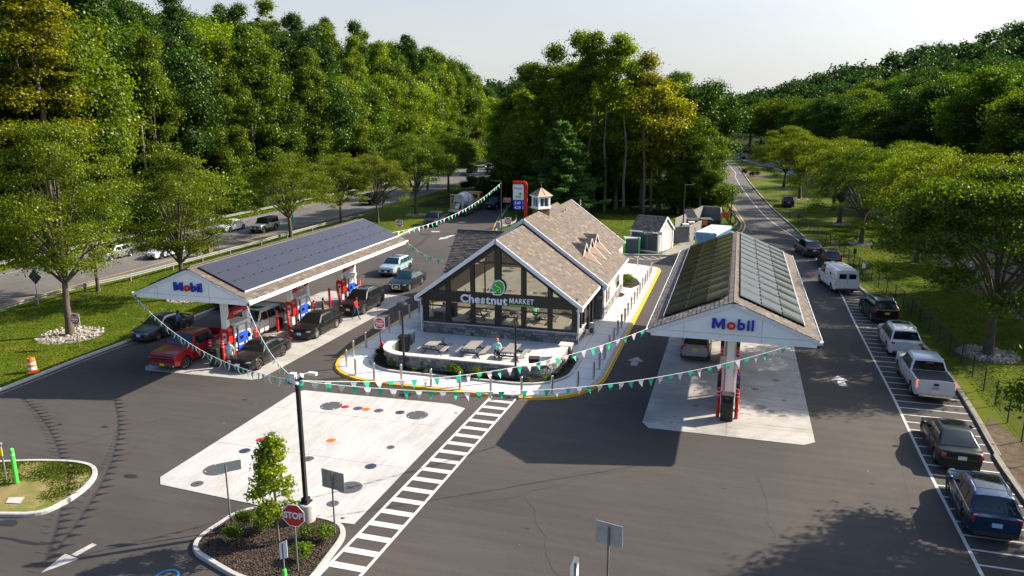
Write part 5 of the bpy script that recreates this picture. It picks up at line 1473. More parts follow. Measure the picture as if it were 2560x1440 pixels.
# -- right side, tails towards the viewer
put('silver wagon refuelling under the right canopy', (12.45, 1.35), dict(SUV, L=4.55, H=1.66, tl=(.26, .30), tlz=.98, rplate=M['plate_yellow'], clad=True, rpz=.78, rbumper=M['plastic']), ('silver', (.36, .37, .38), .7), cat='wagon', heading=N_)
put('charcoal suv farthest up the right parking row', (21.6, 38.0), dict(SUV, H=1.70), ('charcoal2', (.06, .064, .066), .6), cat='suv', heading=N_+.22)
put('black suv with tall red taillights parked ahead of the white van', (23.1, 32.5), dict(SUV, tl=(.16, .62), tlz=1.25), ('black', (.008, .008, .009), .2), cat='suv', heading=N_+.05)
VAN = dict(name='cargo_van', L=5.6, W=2.0, H=2.08, wb=3.5, rw=.37, gc=.30, belt=1.22, nose=1.02, cowl=1.24, deck=1.22, cab=(1.95, 1.25, -2.72, -2.78), pillars=(.52,), fo=.85, hlz=.85, tlz=.98, tl=(.13, .42), rpz=.62, rwp=.8, roofw=.86, hl=(.26, .2), panel_sides=True, doors=2, rear_glass=False, rdrop=.0, rbow=.03, bumper=M['plastic'], taper=.07, tumble=.02, tailr=.0, noser=.8, rpx=-.03)
van = put('white cargo van with two dark rear windows beside the kerb', (22.7, 22.5), VAN, ('vanwhite', (.66, .67, .68), 0.0), cat='van', heading=N_+.18)
for s in (-1, 1):
    MB().box(-2.80, s*.40, 1.38, .03, .58, .42).build('rear_window', M['car_glass'], van)
MB().box(-2.805, 0, .55, .02, .02, 1.35).build('door_seam', M['black'], van)
MB().box(-2.86, 0, .38, .18, 1.9, .14).build('rear_step', M['plastic'], van)
MB().sphere((-1.1, .965, 1.55), .12, 12, 6, sc=(1.6, .2, 1)).build('porthole', M['car_glass'], van, smooth=True)
put('black compact suv with yellow plate parked just below the white van', (24.45, 13.4), dict(SUV, L=4.4, rplate=M['plate_yellow'], beltmat=M['chrome'], sunroof=.8), ('black', (.008, .008, .009), .2), cat='suv', heading=N_+.12)
put('white three-row suv parked between black suv and white pickup', (24.45, 5.8), dict(BIGSUV, H=1.72, tl=(.48, .13), tlz=.98, rails=True, sunroof=.7, rbumper=M['plastic']), ('pearl', (.60, .62, .65), .1), cat='suv', heading=N_)
gmc = put('white crew-cab pickup truck with black bed cover and lit taillights', (24.4, -1.25), dict(PICKUP, L=5.85, wb=3.7, cab=(1.3, .72, -.85, -1.10), pillars=(.0, -.62, ), bed=(-1.2, -2.8), tailmat=M['tail_lit'], tlz=1.06, rims=5), ('pearl', (.60, .62, .65), .1), cat='pickup truck', heading=N_)
MB().box(-2.0, 0, 1.275, 1.66, 1.74, .035).build('bed_cover', M['plastic'], gmc)
for k in range(3): MB().box(-1.55-.42*k, 0, 1.312, .015, 1.72, .004).build('cover_fold', M['black'], gmc)
MB().box(-2.94, 0, 1.02, .02, .26, .12).build('tailgate_handle', M['black'], gmc)
text('badge_letters', 'GMC', .16, M['red_dark'], gmc, face_m(-2.945, 0, .88, -PI/2), .006, .006)
MB().box(-1.16, 0, 1.72, .04, .34, .06).build('brake_light', M['taillight'], gmc)
put('dark green-grey sedan parked alone on the hatched strip', (23.7, -9.85), dict(SEDAN, L=4.6, sunroof=.6, beltmat=M['plastic'], tl=(.44, .16), tlz=.80, W=1.82), ('darkgreen', (.026, .034, .032), .6), heading=N_-.02)
HATCH = dict(SUV, name='hatchback', L=4.3, W=1.82, H=1.56, wb=2.67, cab=(.95, .35, -1.45, -2.0), pillars=(-.15, -1.0, -1.5), clad=False, belt=1.0, nose=.86, cowl=1.0, tl=(.16, .30), tlz=.86, rplate=M['plate_blue'], rpz=.62, rails=True, sunroof=1.15, beltmat=M['chrome'], rimmat=M['rim_dark'], fo=.8)
put('bright blue hatchback with silver roof rails nearest in the right row', (23.45, -15.4), HATCH, ('blue', (.006, .036, .10), .5), cat='hatchback', heading=N_-.03)
put('dark blue suv parked on the grass beside the exit road', (22.0, 80.5), dict(SUV), ('navy', (.012, .016, .035), .4), cat='suv', heading=N_)
put('dark tall vehicle far up the right exit road', (15.8, 203.5), dict(BIGSUV), ('black', (.008, .008, .009), .2), cat='suv', heading=S_+.2)
# -- traffic on the left highway
put('silver sedan on the highway, leftmost, behind the big lawn tree', (-46.1, 17.0), dict(SEDAN), ('silver', (.36, .37, .38), .7), heading=S_)
put('white sedan with black roof on the highway behind the left canopy', (-41.75, 19.0), dict(SEDAN, roofmat=M['black_gloss'], rimmat=M['rim_dark']), ('snow', (.64, .66, .68), .0), heading=S_)
put('pale car on the highway mostly hidden by locust foliage', (-46.2, 36.0), dict(SEDAN), ('snow', (.64, .66, .68), .0), heading=S_)
JEEP = dict(SUV, name='off_roader', L=4.3, W=1.88, H=1.85, cab=(.62, .42, -1.95, -2.02), pillars=(-.3, -1.2), belt=1.18, nose=1.08, cowl=1.16, rw=.42, gc=.38, taper=.04, tumble=.02, roofw=.84, noser=.4, roofmat=M['plastic'], rails=False, rear_glass=False, rdrop=0, rbow=.0, hlz=.95, hl=(.2, .2), fo=.6)
put('silver boxy off-roader with black top on the highway', (-41.6, 36.3), JEEP, ('silver2', (.40, .42, .44), .5), cat='off-roader', heading=S_)
put('black pickup truck on the highway above the lawn trees', (-42.0, 66.2), dict(PICKUP), ('black', (.008, .008, .009), .2), cat='pickup truck', heading=S_)
put('dark car farther along the highway ahead of the small white suv', (-47.6, 130.5), dict(SUV), ('midnight', (.012, .018, .035), .4), heading=S_)
put('small white suv farthest away on the left highway', (-46.6, 141.0), dict(SUV), ('snow', (.64, .66, .68), .0), cat='suv', heading=S_+.1)
for k, (x, y, lab) in enumerate(((41.0, 33.0, 'dark car on the right highway glimpsed between the locust trunks'),)):
    put(lab, (x, y), dict(SUV), ('midnight', (.012, .018, .035), .4), heading=N_)

# -- concrete mixer, cab pointing away from the viewer
mx = thing('concrete_mixer_truck', 'white concrete mixer truck with yellow cab parked on the exit lane', 'mixer truck', (-23.45, 59.6, 0.012), N_+.04, None, .95)
MX_W = paint('mixerwhite', (.60, .58, .54), 0.0)
MX_Y = paint('mixeryellow', (.55, .32, .06), 0.0)
mb = MB(); mb.box(-.3, .42, .85, 9.2, .14, .28); mb.box(-.3, -.42, .85, 9.2, .14, .28)
for xx in (-4.6, -2.5, 0, 2.4): mb.box(xx, 0, .88, .2, .8, .2)
mb.build('chassis', M['plastic'], mx)
dr = MB(); ax = Vector((1, 0, .20)).normalized()
Q = ax.to_track_quat('Z', 'Y').to_matrix().to_4x4()
prof = [(.0, -.05), (.55, 0), (.62, .0), (.98, .9), (1.22, 1.9), (1.26, 2.9), (1.16, 3.6), (.85, 4.2), (.3, 4.5), (0, 4.5)]
n = 28; vs = []
c_ = Vector((-3.2, 0, 2.55)); yv = Vector((0, 1, 0)); ax = Vector((1, 0, -.19)).normalized(); zv = ax.cross(yv)
for r_, h_ in prof:
    for k in range(n): a = 2*PI*k/n; vs.append(c_ + ax*h_ + yv*r_*math.cos(a) + zv*r_*math.sin(a))
fs = [(i*n+k, i*n+(k+1) % n, (i+1)*n+(k+1) % n, (i+1)*n+k) for i in range(len(prof)-1) for k in range(n)]
dr.add(vs, fs); drum = dr.build('drum', paint('drum', (.50, .52, .55), 0.0, .4), mx, smooth=True, angle=50)
for h_ in (1.0, 2.4): 
    rb = MB(); r_ = 1.03 if h_ == 1.0 else 1.27
    rb.tube([c_ + ax*h_ + yv*r_*math.cos(2*PI*k/24) + zv*r_*math.sin(2*PI*k/24) for k in range(25)], .035, 6, cap=False); rb.build('drum_band', M['galv'], drum)
mb = MB(); mb.slab([(-3.6, -.6, 2.5), (-3.6, .6, 2.5), (-4.5, .45, 3.15), (-4.5, -.45, 3.15)], (0, 0, .08)); mb.slab([(-4.5, -.45, 3.15), (-4.5, .45, 3.15), (-4.4, .6, 2.2), (-4.4, -.6, 2.2)], (-.06, 0, 0)); mb.build('charge_hopper', MX_W, mx)
mb = MB(); mb.slab([(-4.0, -.35, 1.9), (-4.0, .35, 1.9), (-5.0, .3, 1.2), (-5.0, -.3, 1.2)], (0, 0, .06)); mb.build('chute', MX_W, mx)
mb = MB()
for s in (-1, 1):
    mb.bar((-4.3, s*.62, .95), (-4.0, s*.62, 3.0), .08, .08); mb.bar((-4.7, s*.9, 1.0), (-4.7, s*.9, 3.2), .05, .05); mb.bar((-3.4, s*.7, .95), (-3.8, s*.62, 2.6), .08, .08)
    for k in range(6): mb.bar((-4.7, s*.9, 1.2+.33*k), (-4.7, s*.62, 1.2+.33*k), .04, .04)
mb.box(-4.6, 0, 3.2, .9, 1.9, .05); mb.build('rear_frame', MX_W, mx)
mb = MB(); mb.bar((-4.9, .95, .9), (-4.75, .95, 2.9), .05, .05); mb.bar((-4.9, .55, .9), (-4.75, .55, 2.9), .05, .05)
for k in range(7): mb.bar((-4.88+.02*k, .95, 1.1+.28*k), (-4.88+.02*k, .55, 1.1+.28*k), .04, .04)
mb.build('ladder', MX_Y, mx)
MB().box(-5.0, 0, .75, .5, 2.2, .35).build('rear_bumper', MX_W, mx)
for s in (-1, 1):
    MB().box(-5.27, s*.85, .85, .03, .26, .14).build('taillight', M['taillight'], mx)
    MB().box(-1.3, s*1.08, 1.1, 4.2, .5, .06).build('mudguard', M['galv'], mx)
    MB().cyl(.9, s*1.0, .75, 1.35, .3, 14).build('tank', M['chrome'], mx, smooth=True)
mb = MB(); mb.box(3.9, 0, .9, 1.9, 2.3, 1.9); mb.box(3.6, 0, 2.8, 1.2, 2.1, .12)
cb = mb.build('cab', MX_Y, mx); cb.modifiers.new('b', 'BEVEL').width = .08
for s in (-1, 1):
    MB().box(4.0, s*1.155, 1.9, 1.0, .02, .65).build('side_window', M['car_glass_green'], cb)
MB().box(2.94, 0, 1.95, .02, 1.7, .6).build('rear_window', M['car_glass_green'], cb)
MB().box(4.86, 0, 1.9, .02, 2.0, .75).build('windscreen', M['car_glass_green'], cb)
MB().box(5.3, 0, .8, .9, 2.0, 1.0).build('bonnet', MX_Y, mx)
MB().cyl(2.75, .9, 1.2, 3.5, .08, 10).build('exhaust_stack', M['galv'], mx)
t, r = wheel_meshes(M['rim'], 8)
for xw in (-4.1, -2.9, -1.7, -.5, 4.6):
    for s in (-1, 1):
        w_ = inst('wheel', t, mx, (xw, s*(1.0), .5), (0, 0, 0 if s > 0 else PI), (.5, .42, .5)); inst('rim', r, w_)

# -- box truck with printed fruit, seen behind the right canopy
a = G(1732, 581, 2.95); b = G(1787, 581, 2.95); c3 = G(1825, 562, 2.95)
hd = math.atan2(c3.y-b.y, c3.x-b.x)
bt = thing('box_truck', 'white-roofed delivery truck with fruit printed on its blue rear, behind the right canopy', 'truck', ((a.x+b.x)/2+.2, (a.y+b.y)/2, .012), hd, None)
TW, TL, TH, TB = 2.15, 5.6, 2.95, .95
box_ = MB().box(TL/2, 0, TB, TL, TW, TH-TB).build('cargo_box', M['truck_white'], bt); bv = box_.modifiers.new('b', 'BEVEL'); bv.width = .1; bv.segments = 3
def fruit_mat():
    m = bpy.data.materials.new('fruit_print'); N, L, B = nodes(m); B.inputs['Roughness'].default_value = .35
    tc = N.new('ShaderNodeTexCoord'); vo = N.new('ShaderNodeTexVoronoi'); vo.inputs['Scale'].default_value = 1.25; vo.inputs['Randomness'].default_value = .8
    L.new(tc.outputs['Object'], vo.inputs['Vector'])
    cr = N.new('ShaderNodeValToRGB'); cr.color_ramp.interpolation = 'CONSTANT'
    e = cr.color_ramp.elements; e[0].color = (.45, .02, .05, 1); e[1].position = .3; e[1].color = (.75, .25, .02, 1)
    for p, c in ((.5, (.6, .08, .03, 1)), (.7, (.1, .03, .2, 1)), (.85, (.2, .45, .05, 1))):
        q = e.new(p); q.color = c
    sp = N.new('ShaderNodeSeparateColor'); L.new(vo.outputs['Color'], sp.inputs[0]); L.new(sp.outputs[0], cr.inputs['Fac'])
    mr = N.new('ShaderNodeMath'); mr.operation = 'LESS_THAN'; mr.inputs[1].default_value = .36; L.new(vo.outputs['Distance'], mr.inputs[0])
    nz = N.new('ShaderNodeTexNoise'); nz.inputs['Scale'].default_value = 6; L.new(tc.outputs['Object'], nz.inputs['Vector'])
    c2 = N.new('ShaderNodeValToRGB'); c2.color_ramp.elements[0].color = (.01, .12, .30, 1); c2.color_ramp.elements[1].color = (.02, .25, .5, 1); L.new(nz.outputs['Fac'], c2.inputs['Fac'])
    mx_ = N.new('ShaderNodeMix'); mx_.data_type = 'RGBA'; L.new(mr.outputs[0], mx_.inputs['Factor']); L.new(c2.outputs[0], mx_.inputs['A']); L.new(cr.outputs[0], mx_.inputs['B'])
    L.new(mx_.outputs['Result'], B.inputs['Base Color'])
    return m
M['fruit'] = fruit_mat()
MB().box(-.012, 0, TB+.06, .02, TW-.16, TH-TB-.14).build('rear_panel', M['fruit'], bt)
for s in (-1, 1): MB().box(TL/2, s*(TW/2+.008), TB+.1, TL-.3, .02, TH-TB-.35).build('side_print', M['fruit'], bt)
MB().box(TL/2+.2, 0, TH, .9, .7, .05).build('roof_vent', M['white_metal'], bt)
for q in ((1.9, .4), (2.4, -.2)): MB().box(q[0], q[1], TH, .35, .25, .02).build('roof_mark', M['sill'], bt)
mb = MB(); mb.box(TL+.75, 0, .55, 1.4, 2.0, 1.6); cb = mb.build('cab', M['truck_white'], bt); cb.modifiers.new('b', 'BEVEL').width = .1
MB().box(TL/2, 0, .55, TL, .8, .3).build('chassis', M['plastic'], bt)
for xw in (1.4, TL+.5):
    for s in (-1, 1):
        w_ = inst('wheel', t, bt, (xw, s*.92, .42), (0, 0, 0 if s > 0 else PI), (.42, .32, .42)); inst('rim', r, w_)
# ================================================================== PUMPS, BOLLARDS, SIGNS, LAMPS
def pump(x, y, label):
    p = thing('fuel_pump', label, 'fuel pump', (x, y, .03), 0, 'fuel pumps under the canopies')
    MB().box(0, 0, 0, 1.15, 2.0, .12).build('island_base', M['kerb'], p)
    MB().box(0, 0, .12, .62, 1.20, 1.95).build('cabinet', M['steel'], p)
    MB().box(0, 0, 2.07, .95, 1.42, .16).build('canopy_top', M['white_metal'], p)
    for s in (-1, 1):
        for yy in (-.62, .62): MB().box(s*.30, yy, .12, .10, .14, 1.95).build('side_pillar', M['white_metal'], p)
        f = MB().slab([(s*.33, -.52, .30), (s*.33, .52, .30), (s*.33, .52, 1.35), (s*.33, .36, 1.5), (s*.33, -.36, 1.5), (s*.33, -.52, 1.35)], (s*.05, 0, 0)).build('front_panel', M['blue'], p)
        MB().box(s*.40, -.12, 1.12, .02, .26, .20).build('screen', M['black_gloss'], f)
        mb = MB()
        for k in range(5): mb.box(s*.40, -.36+k*.16, .78, .02, .08, .12)
        mb.build('grade_button', M['white'], f)
        MB().box(s*.40, .14, .68, .02, .12, .22).build('grade_button', M['red'], f)
        MB().box(s*.34, 0, 1.55, .03, .62, .40).build('notice', M['white'], f)
        text('lettering', 'Synergy', .20, M['white'], f, Matrix.Translation((s*.392, .05, .42)) @ Matrix.Rotation(s*PI/2, 4, 'Z') @ Matrix.Rotation(PI/2, 4, 'X'), .004, .004)
        for yy in (-.60, .60):
            n_ = MB(); n_.box(s*.42, yy, 1.05, .14, .07, .26); n_.bar((s*.44, yy, 1.3), (s*.36, yy, 1.42), .05, .05); n_.build('nozzle', M['rubber'], p)
            pts = [(s*.40, yy, 1.95), (s*.50, yy*1.05, 1.75), (s*.52, yy*1.12, 1.2), (s*.50, yy*1.12, .65), (s*.46, yy*1.05, .5), (s*.44, yy, .8), (s*.44, yy, 1.08)]
            MB().tube(smooth3(pts), .022, 6).build('hose', M['rubber'], p, smooth=True)
    return p
def smooth3(pts, k=5):
    P = [Vector(p) for p in pts]; out = []
    for i in range(len(P)-1):
        p0 = P[max(i-1, 0)]; p1 = P[i]; p2 = P[i+1]; p3 = P[min(i+2, len(P)-1)]
        for j in range(k):
            t = j/k; out.append(0.5*((2*p1)+(p2-p0)*t+(2*p0-5*p1+4*p2-p3)*t*t+(3*p1-p0-3*p2+p3)*t**3))
    out.append(P[-1]); return out
where = ['nearest the viewer', 'in the middle', 'farthest back']
for k in range(3):
    pump(-14.16, -11.04+4.1+6.82*k, 'blue and white fuel pump %s under the left canopy' % where[k])
    pump(14.42, -10.62+3.85+6.82*k, 'blue and white fuel pump %s under the right canopy' % where[k])
# red rounded price flag between the near columns of each canopy
for x, y, lab in ((-14.16, -7.95, 'red winged sign above the near left pump'), (14.42, -7.4, 'red winged sign above the near right pump')):
    for k in range(3 if x < 0 else 0):
        t_ = thing('pump_sign', lab if k == 0 else ('red winged sign above the %s left pump' % ('middle' if k == 1 else 'far')), 'pump sign', (x, y+6.85*k, 0), 0, 'red signs over the pumps')
        for s in (-1, 1):
            MB().slab([(s*.18, -.05, 2.55), (s*.18, 1.9, 2.75), (s*.18, 2.1, 3.05), (s*.18, .25, 2.98)], (s*.05, 0, 0)).build('wing', M['red_dark'], t_)
            text('lettering', '2 Synergy', .22, M['flag_white'], t_, Matrix.Translation((s*.236, .95, 2.82)) @ Matrix.Rotation(s*PI/2, 4, 'Z') @ Matrix.Rotation(PI/2, 4, 'X'), .004, .004)
        MB().box(0, 1.0, 2.8, .36, .2, .1).build('bracket', M['galv'], t_)
# red bollards
rb0 = None
def red_bollard(x, y, label):
    global rb0
    if rb0 is None:
        t_ = thing('red_bollard', label, 'bollard', (x, y, .03), 0, 'red pump bollards')
        MB().lathe([(.0, 1.50), (.06, 1.49), (.082, 1.45), (.085, 1.42), (.085, 0), (.0, 0)], 16).build('post', M['red'], t_, smooth=True)
        for z in (1.12, 1.30): MB().lathe([(.087, z), (.089, z), (.089, z+.028), (.087, z+.028)], 16).build('reflective_band', M['flag_white'], t_)
        rb0 = t_; return t_
    c = dup(rb0); c.location = (x, y, .03); c['label'] = label; return c
rows_y = [-8.75, -5.55, -1.95, 1.3, 4.9, 8.15]
rown = ['front', 'second', 'third', 'fourth', 'fifth', 'sixth']
for j, yy in enumerate(rows_y):
    for s, nm in ((-1, 'left'), (1, 'right')):
        red_bollard(-14.29+s*.42, yy, 'red bollard, %s one of the %s row under the left canopy' % (nm, rown[j]))
        red_bollard(14.42+s*.43, yy+.03, 'red bollard, %s one of the %s row under the right canopy' % (nm, rown[j]))
def trash(x, y, label, rz=0, h=1.05):
    t_ = thing('trash_bin', label, 'trash bin', (x, y, .03), rz, 'black trash bins')
    b = MB().box(0, 0, 0, .58, .52, h).build('bin_body', M['black'], t_); b.modifiers.new('b', 'BEVEL').width = .03
    MB().box(0, 0, h, .62, .56, .06).build('lid', M['plastic'], t_)
    MB().box(0, -.27, h*.75, .4, .02, .14).build('slot', M['black_gloss'], t_)
    MB().box(0, -.272, h-.10, .1, .01, .05).build('badge', M['galv'], t_)
trash(-14.25, -8.95, 'black trash bin between the front red bollards of the left canopy')
trash(14.40, -8.95, 'black trash bin between the front red bollards of the right canopy', h=1.25)
# steel bollards
BOL = [(1048.4, 779.7), (1024.4, 795), (1000.5, 810.5), (974, 827.3), (915.8, 867.5), (884.6, 890), (867, 915), (889.7, 937.5), (936, 950), (1004, 953), (1078, 965.6), (1150, 972.8), (1227, 980.5), (1303.7, 986.4), (1380, 983), (1444.4, 970), (1484, 945.5), (1498, 922), (1511, 897.3), (1522.7, 874), (1533.5, 855), (1544, 836.5), (1553.6, 819), (1562, 804), (1569.6, 788.6), (1578, 773), (1585.8, 759.7), (1592.8, 747), (1599.4, 734.4), (1606, 723), (1612.6, 711.5), (1618, 702), (1624, 692), (1628.6, 682.5), (1594, 665)]
sb0 = None
for i, (u, v) in enumerate(BOL):
    p = G(u, v, .13)
    if i <= 6: lab = 'steel bollard left of the store, %s from the back along the left kerb' % NUM[i]
    elif i <= 15: lab = 'steel bollard on the front kerb, %s from the left corner' % NUM[i-7]
    elif i < 34: lab = 'steel bollard on the right walkway, %s from the front corner' % NUM[i-16]
    else: lab = 'steel bollard standing alone at the back end of the walkway'
    if sb0 is None:
        sb0 = thing('steel_bollard', lab, 'bollard', p, 0, 'steel bollards around the store')
        MB().lathe([(0, .98), (.045, .975), (.062, .955), (.065, .93), (.065, 0), (0, 0)], 14).build('post', M['steel'], sb0, smooth=True)
        MB().lathe([(.0, .006), (.085, .006), (.085, 0)], 14).build('base_ring', M['galv'], sb0)
    else:
        c = dup(sb0); c.location = p; c['label'] = lab
# signposts
def post_sign(name, label, cat, base, h, rz, plate, size, zc, post=M['galv'], pr=.03, group=None, back=True):
    t_ = thing(name, label, cat, base, rz, group)
    MB().box(0, 0, 0, pr*1.7, pr, h).build('post', post, t_)
    return t_
def do_not_enter(label, u, v, h, rz, s=.72, z=0):
    p = G(u, v, z)
    t_ = post_sign('do_not_enter_sign', label, 'road sign', p, h, rz, None, None, None, group='do not enter signs')
    pl = MB().box(0, -.03, h-s, s, .012, s).build('plate', M['white'], t_)
    n = 28; zc = h-s/2
    MB().slab([(s*.46*math.cos(2*PI*k/n), -.042, zc+s*.46*math.sin(2*PI*k/n)) for k in range(n)], (0, -.004, 0)).build('disc', M['red'], pl)
    MB().box(0, -.052, zc-s*.065, s*.74, .004, s*.13).build('bar', M['white'], pl)
    text('lettering', 'DO NOT', s*.19, M['white'], pl, face_m(0, -.052, zc+s*.20), .002, s*.006)
    text('lettering', 'ENTER', s*.19, M['white'], pl, face_m(0, -.052, zc-s*.21), .002, s*.006)
do_not_enter('do not enter sign on the lawn in front of the rock ring', 198, 868, 2.2, .0)
do_not_enter('do not enter sign beside the red hydrant at the sidewalk corner', 952, 872, 2.0, .05, z=.13)
do_not_enter('do not enter sign on the grass behind the left canopy', 999, 589, 1.9, .05, s=.85)
do_not_enter('do not enter sign by the white barrier behind the store', 1270, 585, 2.0, 0, s=.85)
# warning diamond seen from behind on the lawn, guardrail side
p = G(97, 768); t_ = thing('diamond_sign', 'dark diamond sign on a grey post seen from behind near the guardrail', 'road sign', p, 0)
MB().box(0, 0, 0, .05, .03, 2.7).build('post', M['galv'], t_)
MB().slab([(-.62, .03, 2.35), (0, .03, 1.75), (.62, .03, 2.35), (0, .03, 2.95)], (0, .015, 0)).build('plate', M['picnic_dark'], t_)
# island signs
p = G(745, 1426, .115); t_ = thing('stop_sign', 'red octagonal stop sign in front of the white pole base', 'stop sign', p, .05)
MB().box(0, 0, 0, .05, .03, 2.25).build('post', M['galv'], t_)
for r_, mt, yy in ((.41, M['flag_white'], -.03), (.375, M['red_dark'], -.037)):
    MB().slab([(r_*math.cos(PI/8+k*PI/4), yy, 1.95+r_*math.sin(PI/8+k*PI/4)) for k in range(8)], (0, .008, 0)).build('plate', mt, t_)
text('lettering', 'STOP', .30, M['flag_white'], t_, face_m(0, -.044, 1.95), .002, .012, sx=.9)
p = G(578, 1318, .115); t_ = thing('sign_seen_from_behind', 'slanted white sign seen edge-on atop the left post of the mulch island', 'road sign', p, 0)
MB().box(0, 0, 0, .05, .03, 2.42).build('post', M['galv'], t_)
MB().slab([(-.40, .02, 1.98), (.42, .30, 2.15), (.42, .30, 2.52), (-.40, .02, 2.36)], (-.005, .012, 0)).build('plate', M['tan_sign'], t_)
p = G(838, 1335, .115); t_ = thing('sign_seen_from_behind', 'dark grey rectangular sign seen from behind, right of the light pole', 'road sign', p, 0)
MB().box(0, 0, 0, .05, .03, 2.4).build('post', M['galv'], t_)
MB().slab([(-.40, .03, 1.74), (.40, .10, 1.60), (.40, .10, 2.28), (-.40, .03, 2.42)], (0, .012, 0)).build('plate', M['sign_grey'], t_)
p = G(713, 1452, .115); t_ = thing('narrow_sign', 'narrow white sign on a green-footed post at the bottom of the island', 'road sign', p, 0)
MB().lathe([(0, .42), (.06, .40), (.07, .38), (.07, 0)], 12).build('green_sleeve', M['green_post'], t_, smooth=True)
MB().box(0, 0, .4, .04, .03, .9).build('post', M['galv'], t_)
MB().slab([(-.10, -.02, .75), (.14, .04, .82), (.14, .04, 1.42), (-.10, -.02, 1.30)], (0, -.012, 0)).build('plate', M['white_metal'], t_)
p = G(1517, 1500); t_ = thing('sign_seen_from_behind', 'grey square sign seen from behind at the bottom edge, centre right', 'road sign', p, -.2)
MB().box(0, 0, 0, .06, .03, 2.45).build('post', M['galv'], t_)
MB().slab([(-.42, .03, 1.85), (.42, .03, 1.85), (.42, .03, 2.55), (-.42, .03, 2.55)], (0, .014, 0)).build('plate', M['sign_back'], t_)
p = G(1437, 1520); t_ = thing('delineator_post', 'clear pointed sign edge at the bottom of the photo left of the grey sign', 'road sign', p, 1.35)
MB().box(0, 0, 0, .05, .03, 1.5).build('post', M['galv'], t_)
MB().slab([(-.3, .03, .9), (.3, .03, .9), (.3, .03, 1.5), (0, .03, 1.72), (-.3, .03, 1.5)], (0, .014, 0)).build('plate', M['white_metal'], t_)
# one-way sign and its neighbour by the shed
p = G(1617, 633); t_ = thing('one_way_sign', 'black one-way arrow sign in front of the grey shed', 'road sign', p, .25)
MB().box(0, 0, 0, .05, .03, 2.35).build('post', M['galv'], t_)
MB().box(0, -.03, 2.0, 1.0, .012, .33).build('plate', M['white'], t_)
MB().box(0, -.038, 2.02, .96, .006, .29).build('face', M['black'], t_)
MB().slab([(-.44, -.045, 2.165), (-.26, -.045, 2.05), (-.26, -.045, 2.12), (.40, -.045, 2.12), (.40, -.045, 2.21), (-.26, -.045, 2.21), (-.26, -.045, 2.28)], (0, .003, 0)).build('arrow', M['white'], t_)
text('lettering', 'ONE WAY', .085, M['black'], t_, face_m(.07, -.048, 2.165), .001, .002)
p = G(1647, 634); t_ = thing('small_sign', 'small pale two-line sign on a thin post left of the shed door', 'road sign', p, .25)
MB().box(0, 0, 0, .04, .03, 2.3).build('post', M['wood_post'], t_); MB().box(0, -.03, 1.95, .45, .012, .32).build('plate', M['cream'], t_); MB().box(0, -.04, 2.0, .36, .006, .07).build('line', M['red_dark'], t_)
p = G(1812, 572); t_ = thing('orange_sign', 'orange rectangular roadwork sign beside the exit road pole', 'road sign', p, .2)
MB().box(0, 0, 0, .05, .03, 2.3).build('post', M['galv'], t_); MB().box(0, -.03, 1.35, 1.15, .015, .75).build('plate', M['orange'], t_)
text('lettering', 'EXIT\nONLY', .26, M['black'], t_, face_m(0, -.045, 1.74), .001, .004)
p = G(1268, 540); t_ = thing('wrong_way_sign', 'small red wrong way sign left of the tall price sign', 'road sign', p, .1)
MB().box(0, 0, 0, .05, .03, 2.6).build('post', M['galv'], t_); MB().box(0, -.03, 1.95, 1.05, .012, .62).build('plate', M['white'], t_); MB().box(0, -.04, 1.99, .97, .006, .54).build('face', M['red_dark'], t_)
text('lettering', 'WRONG\nWAY', .24, M['white'], t_, face_m(0, -.046, 2.26), .001, .003)
# small dark feather flags along the lawn by the highway
for i, (u, v, t, lab) in enumerate(((1055, 462, 430, 'dark green feather flag standing behind the mixer by the highway'), (1217, 441, 413, 'dark green feather flag standing near the small white suv'), (956, 520, 492, 'thin dark feather flag on the grass by the black highway pickup'), (1067, 486, 455, 'thin dark feather flag between the lawn trees'))):
    p = G(u, v); t_ = thing('feather_flag', lab, 'flag', p, .3*i, 'feather flags'); MB().cyl(0, 0, 0, 2.6, .02, 6).build('pole', M['black'], t_)
    MB().slab([(0, 0, .5), (.45, .02, .9), (.5, .05, 2.2), (.3, .03, 2.7), (0, 0, 2.6)], (0, .01, 0)).build('cloth', M['shed_wall'] if i > 1 else M['lid_navy'], t_)
p = G(732, 577); t_ = thing('feather_flag', 'small green flag on a stick beside the highway guardrail', 'flag', p, 0, 'feather flags'); MB().cyl(0, 0, 0, 2.1, .02, 6).build('pole', M['galv'], t_); MB().slab([(0, 0, .7), (.35, 0, .8), (.2, 0, 2.0), (0, 0, 2.05)], (0, .01, 0)).build('cloth', M['flag_green'], t_)
# tall price sign
p = G(1301, 552); px = (p.x, p.y)
ps = thing('price_sign', 'tall red-framed price sign with blue fuel prices behind the store', 'price sign', (px[0], px[1], 0), .06)
W_, Hh = 2.05, 5.35
MB().box(.72, 0, 0, .46, .36, Hh-.55).build('red_leg', M['red'], ps)
n = 8; arc = [(.95-.55+.55*math.cos(a), Hh-.55+.55*math.sin(a)) for a in np.linspace(0, PI/2, n)]
outer = [(.95, Hh-1.2)] + arc + [(-1.0, Hh), (-1.0, Hh-.42), (.35, Hh-.42), (.44, Hh-.48), (.49, Hh-.6), (.49, Hh-1.2)]
MB().slab([(x, -.18, z) for x, z in outer], (0, .36, 0)).build('red_top', M['red'], ps)
MB().box(-.26, .0, 2.85, 1.46, .28, 2.05).build('white_panel', M['white'], ps)
MB().box(-.26, .0, 1.55, 1.46, .28, 1.28).build('blue_panel', M['blue_led'], ps)
text('lettering', 'Mobil', .48, M['blue_sign'], ps, face_m(-.26, -.15, 4.35), .004, .012)
squirrel(ps, Matrix.Translation((-.02, -.145, 3.55)), .42, .012)
text('lettering', 'Chestnut', .24, M['navy'], ps, face_m(-.24, -.15, 3.27), .003, .006)
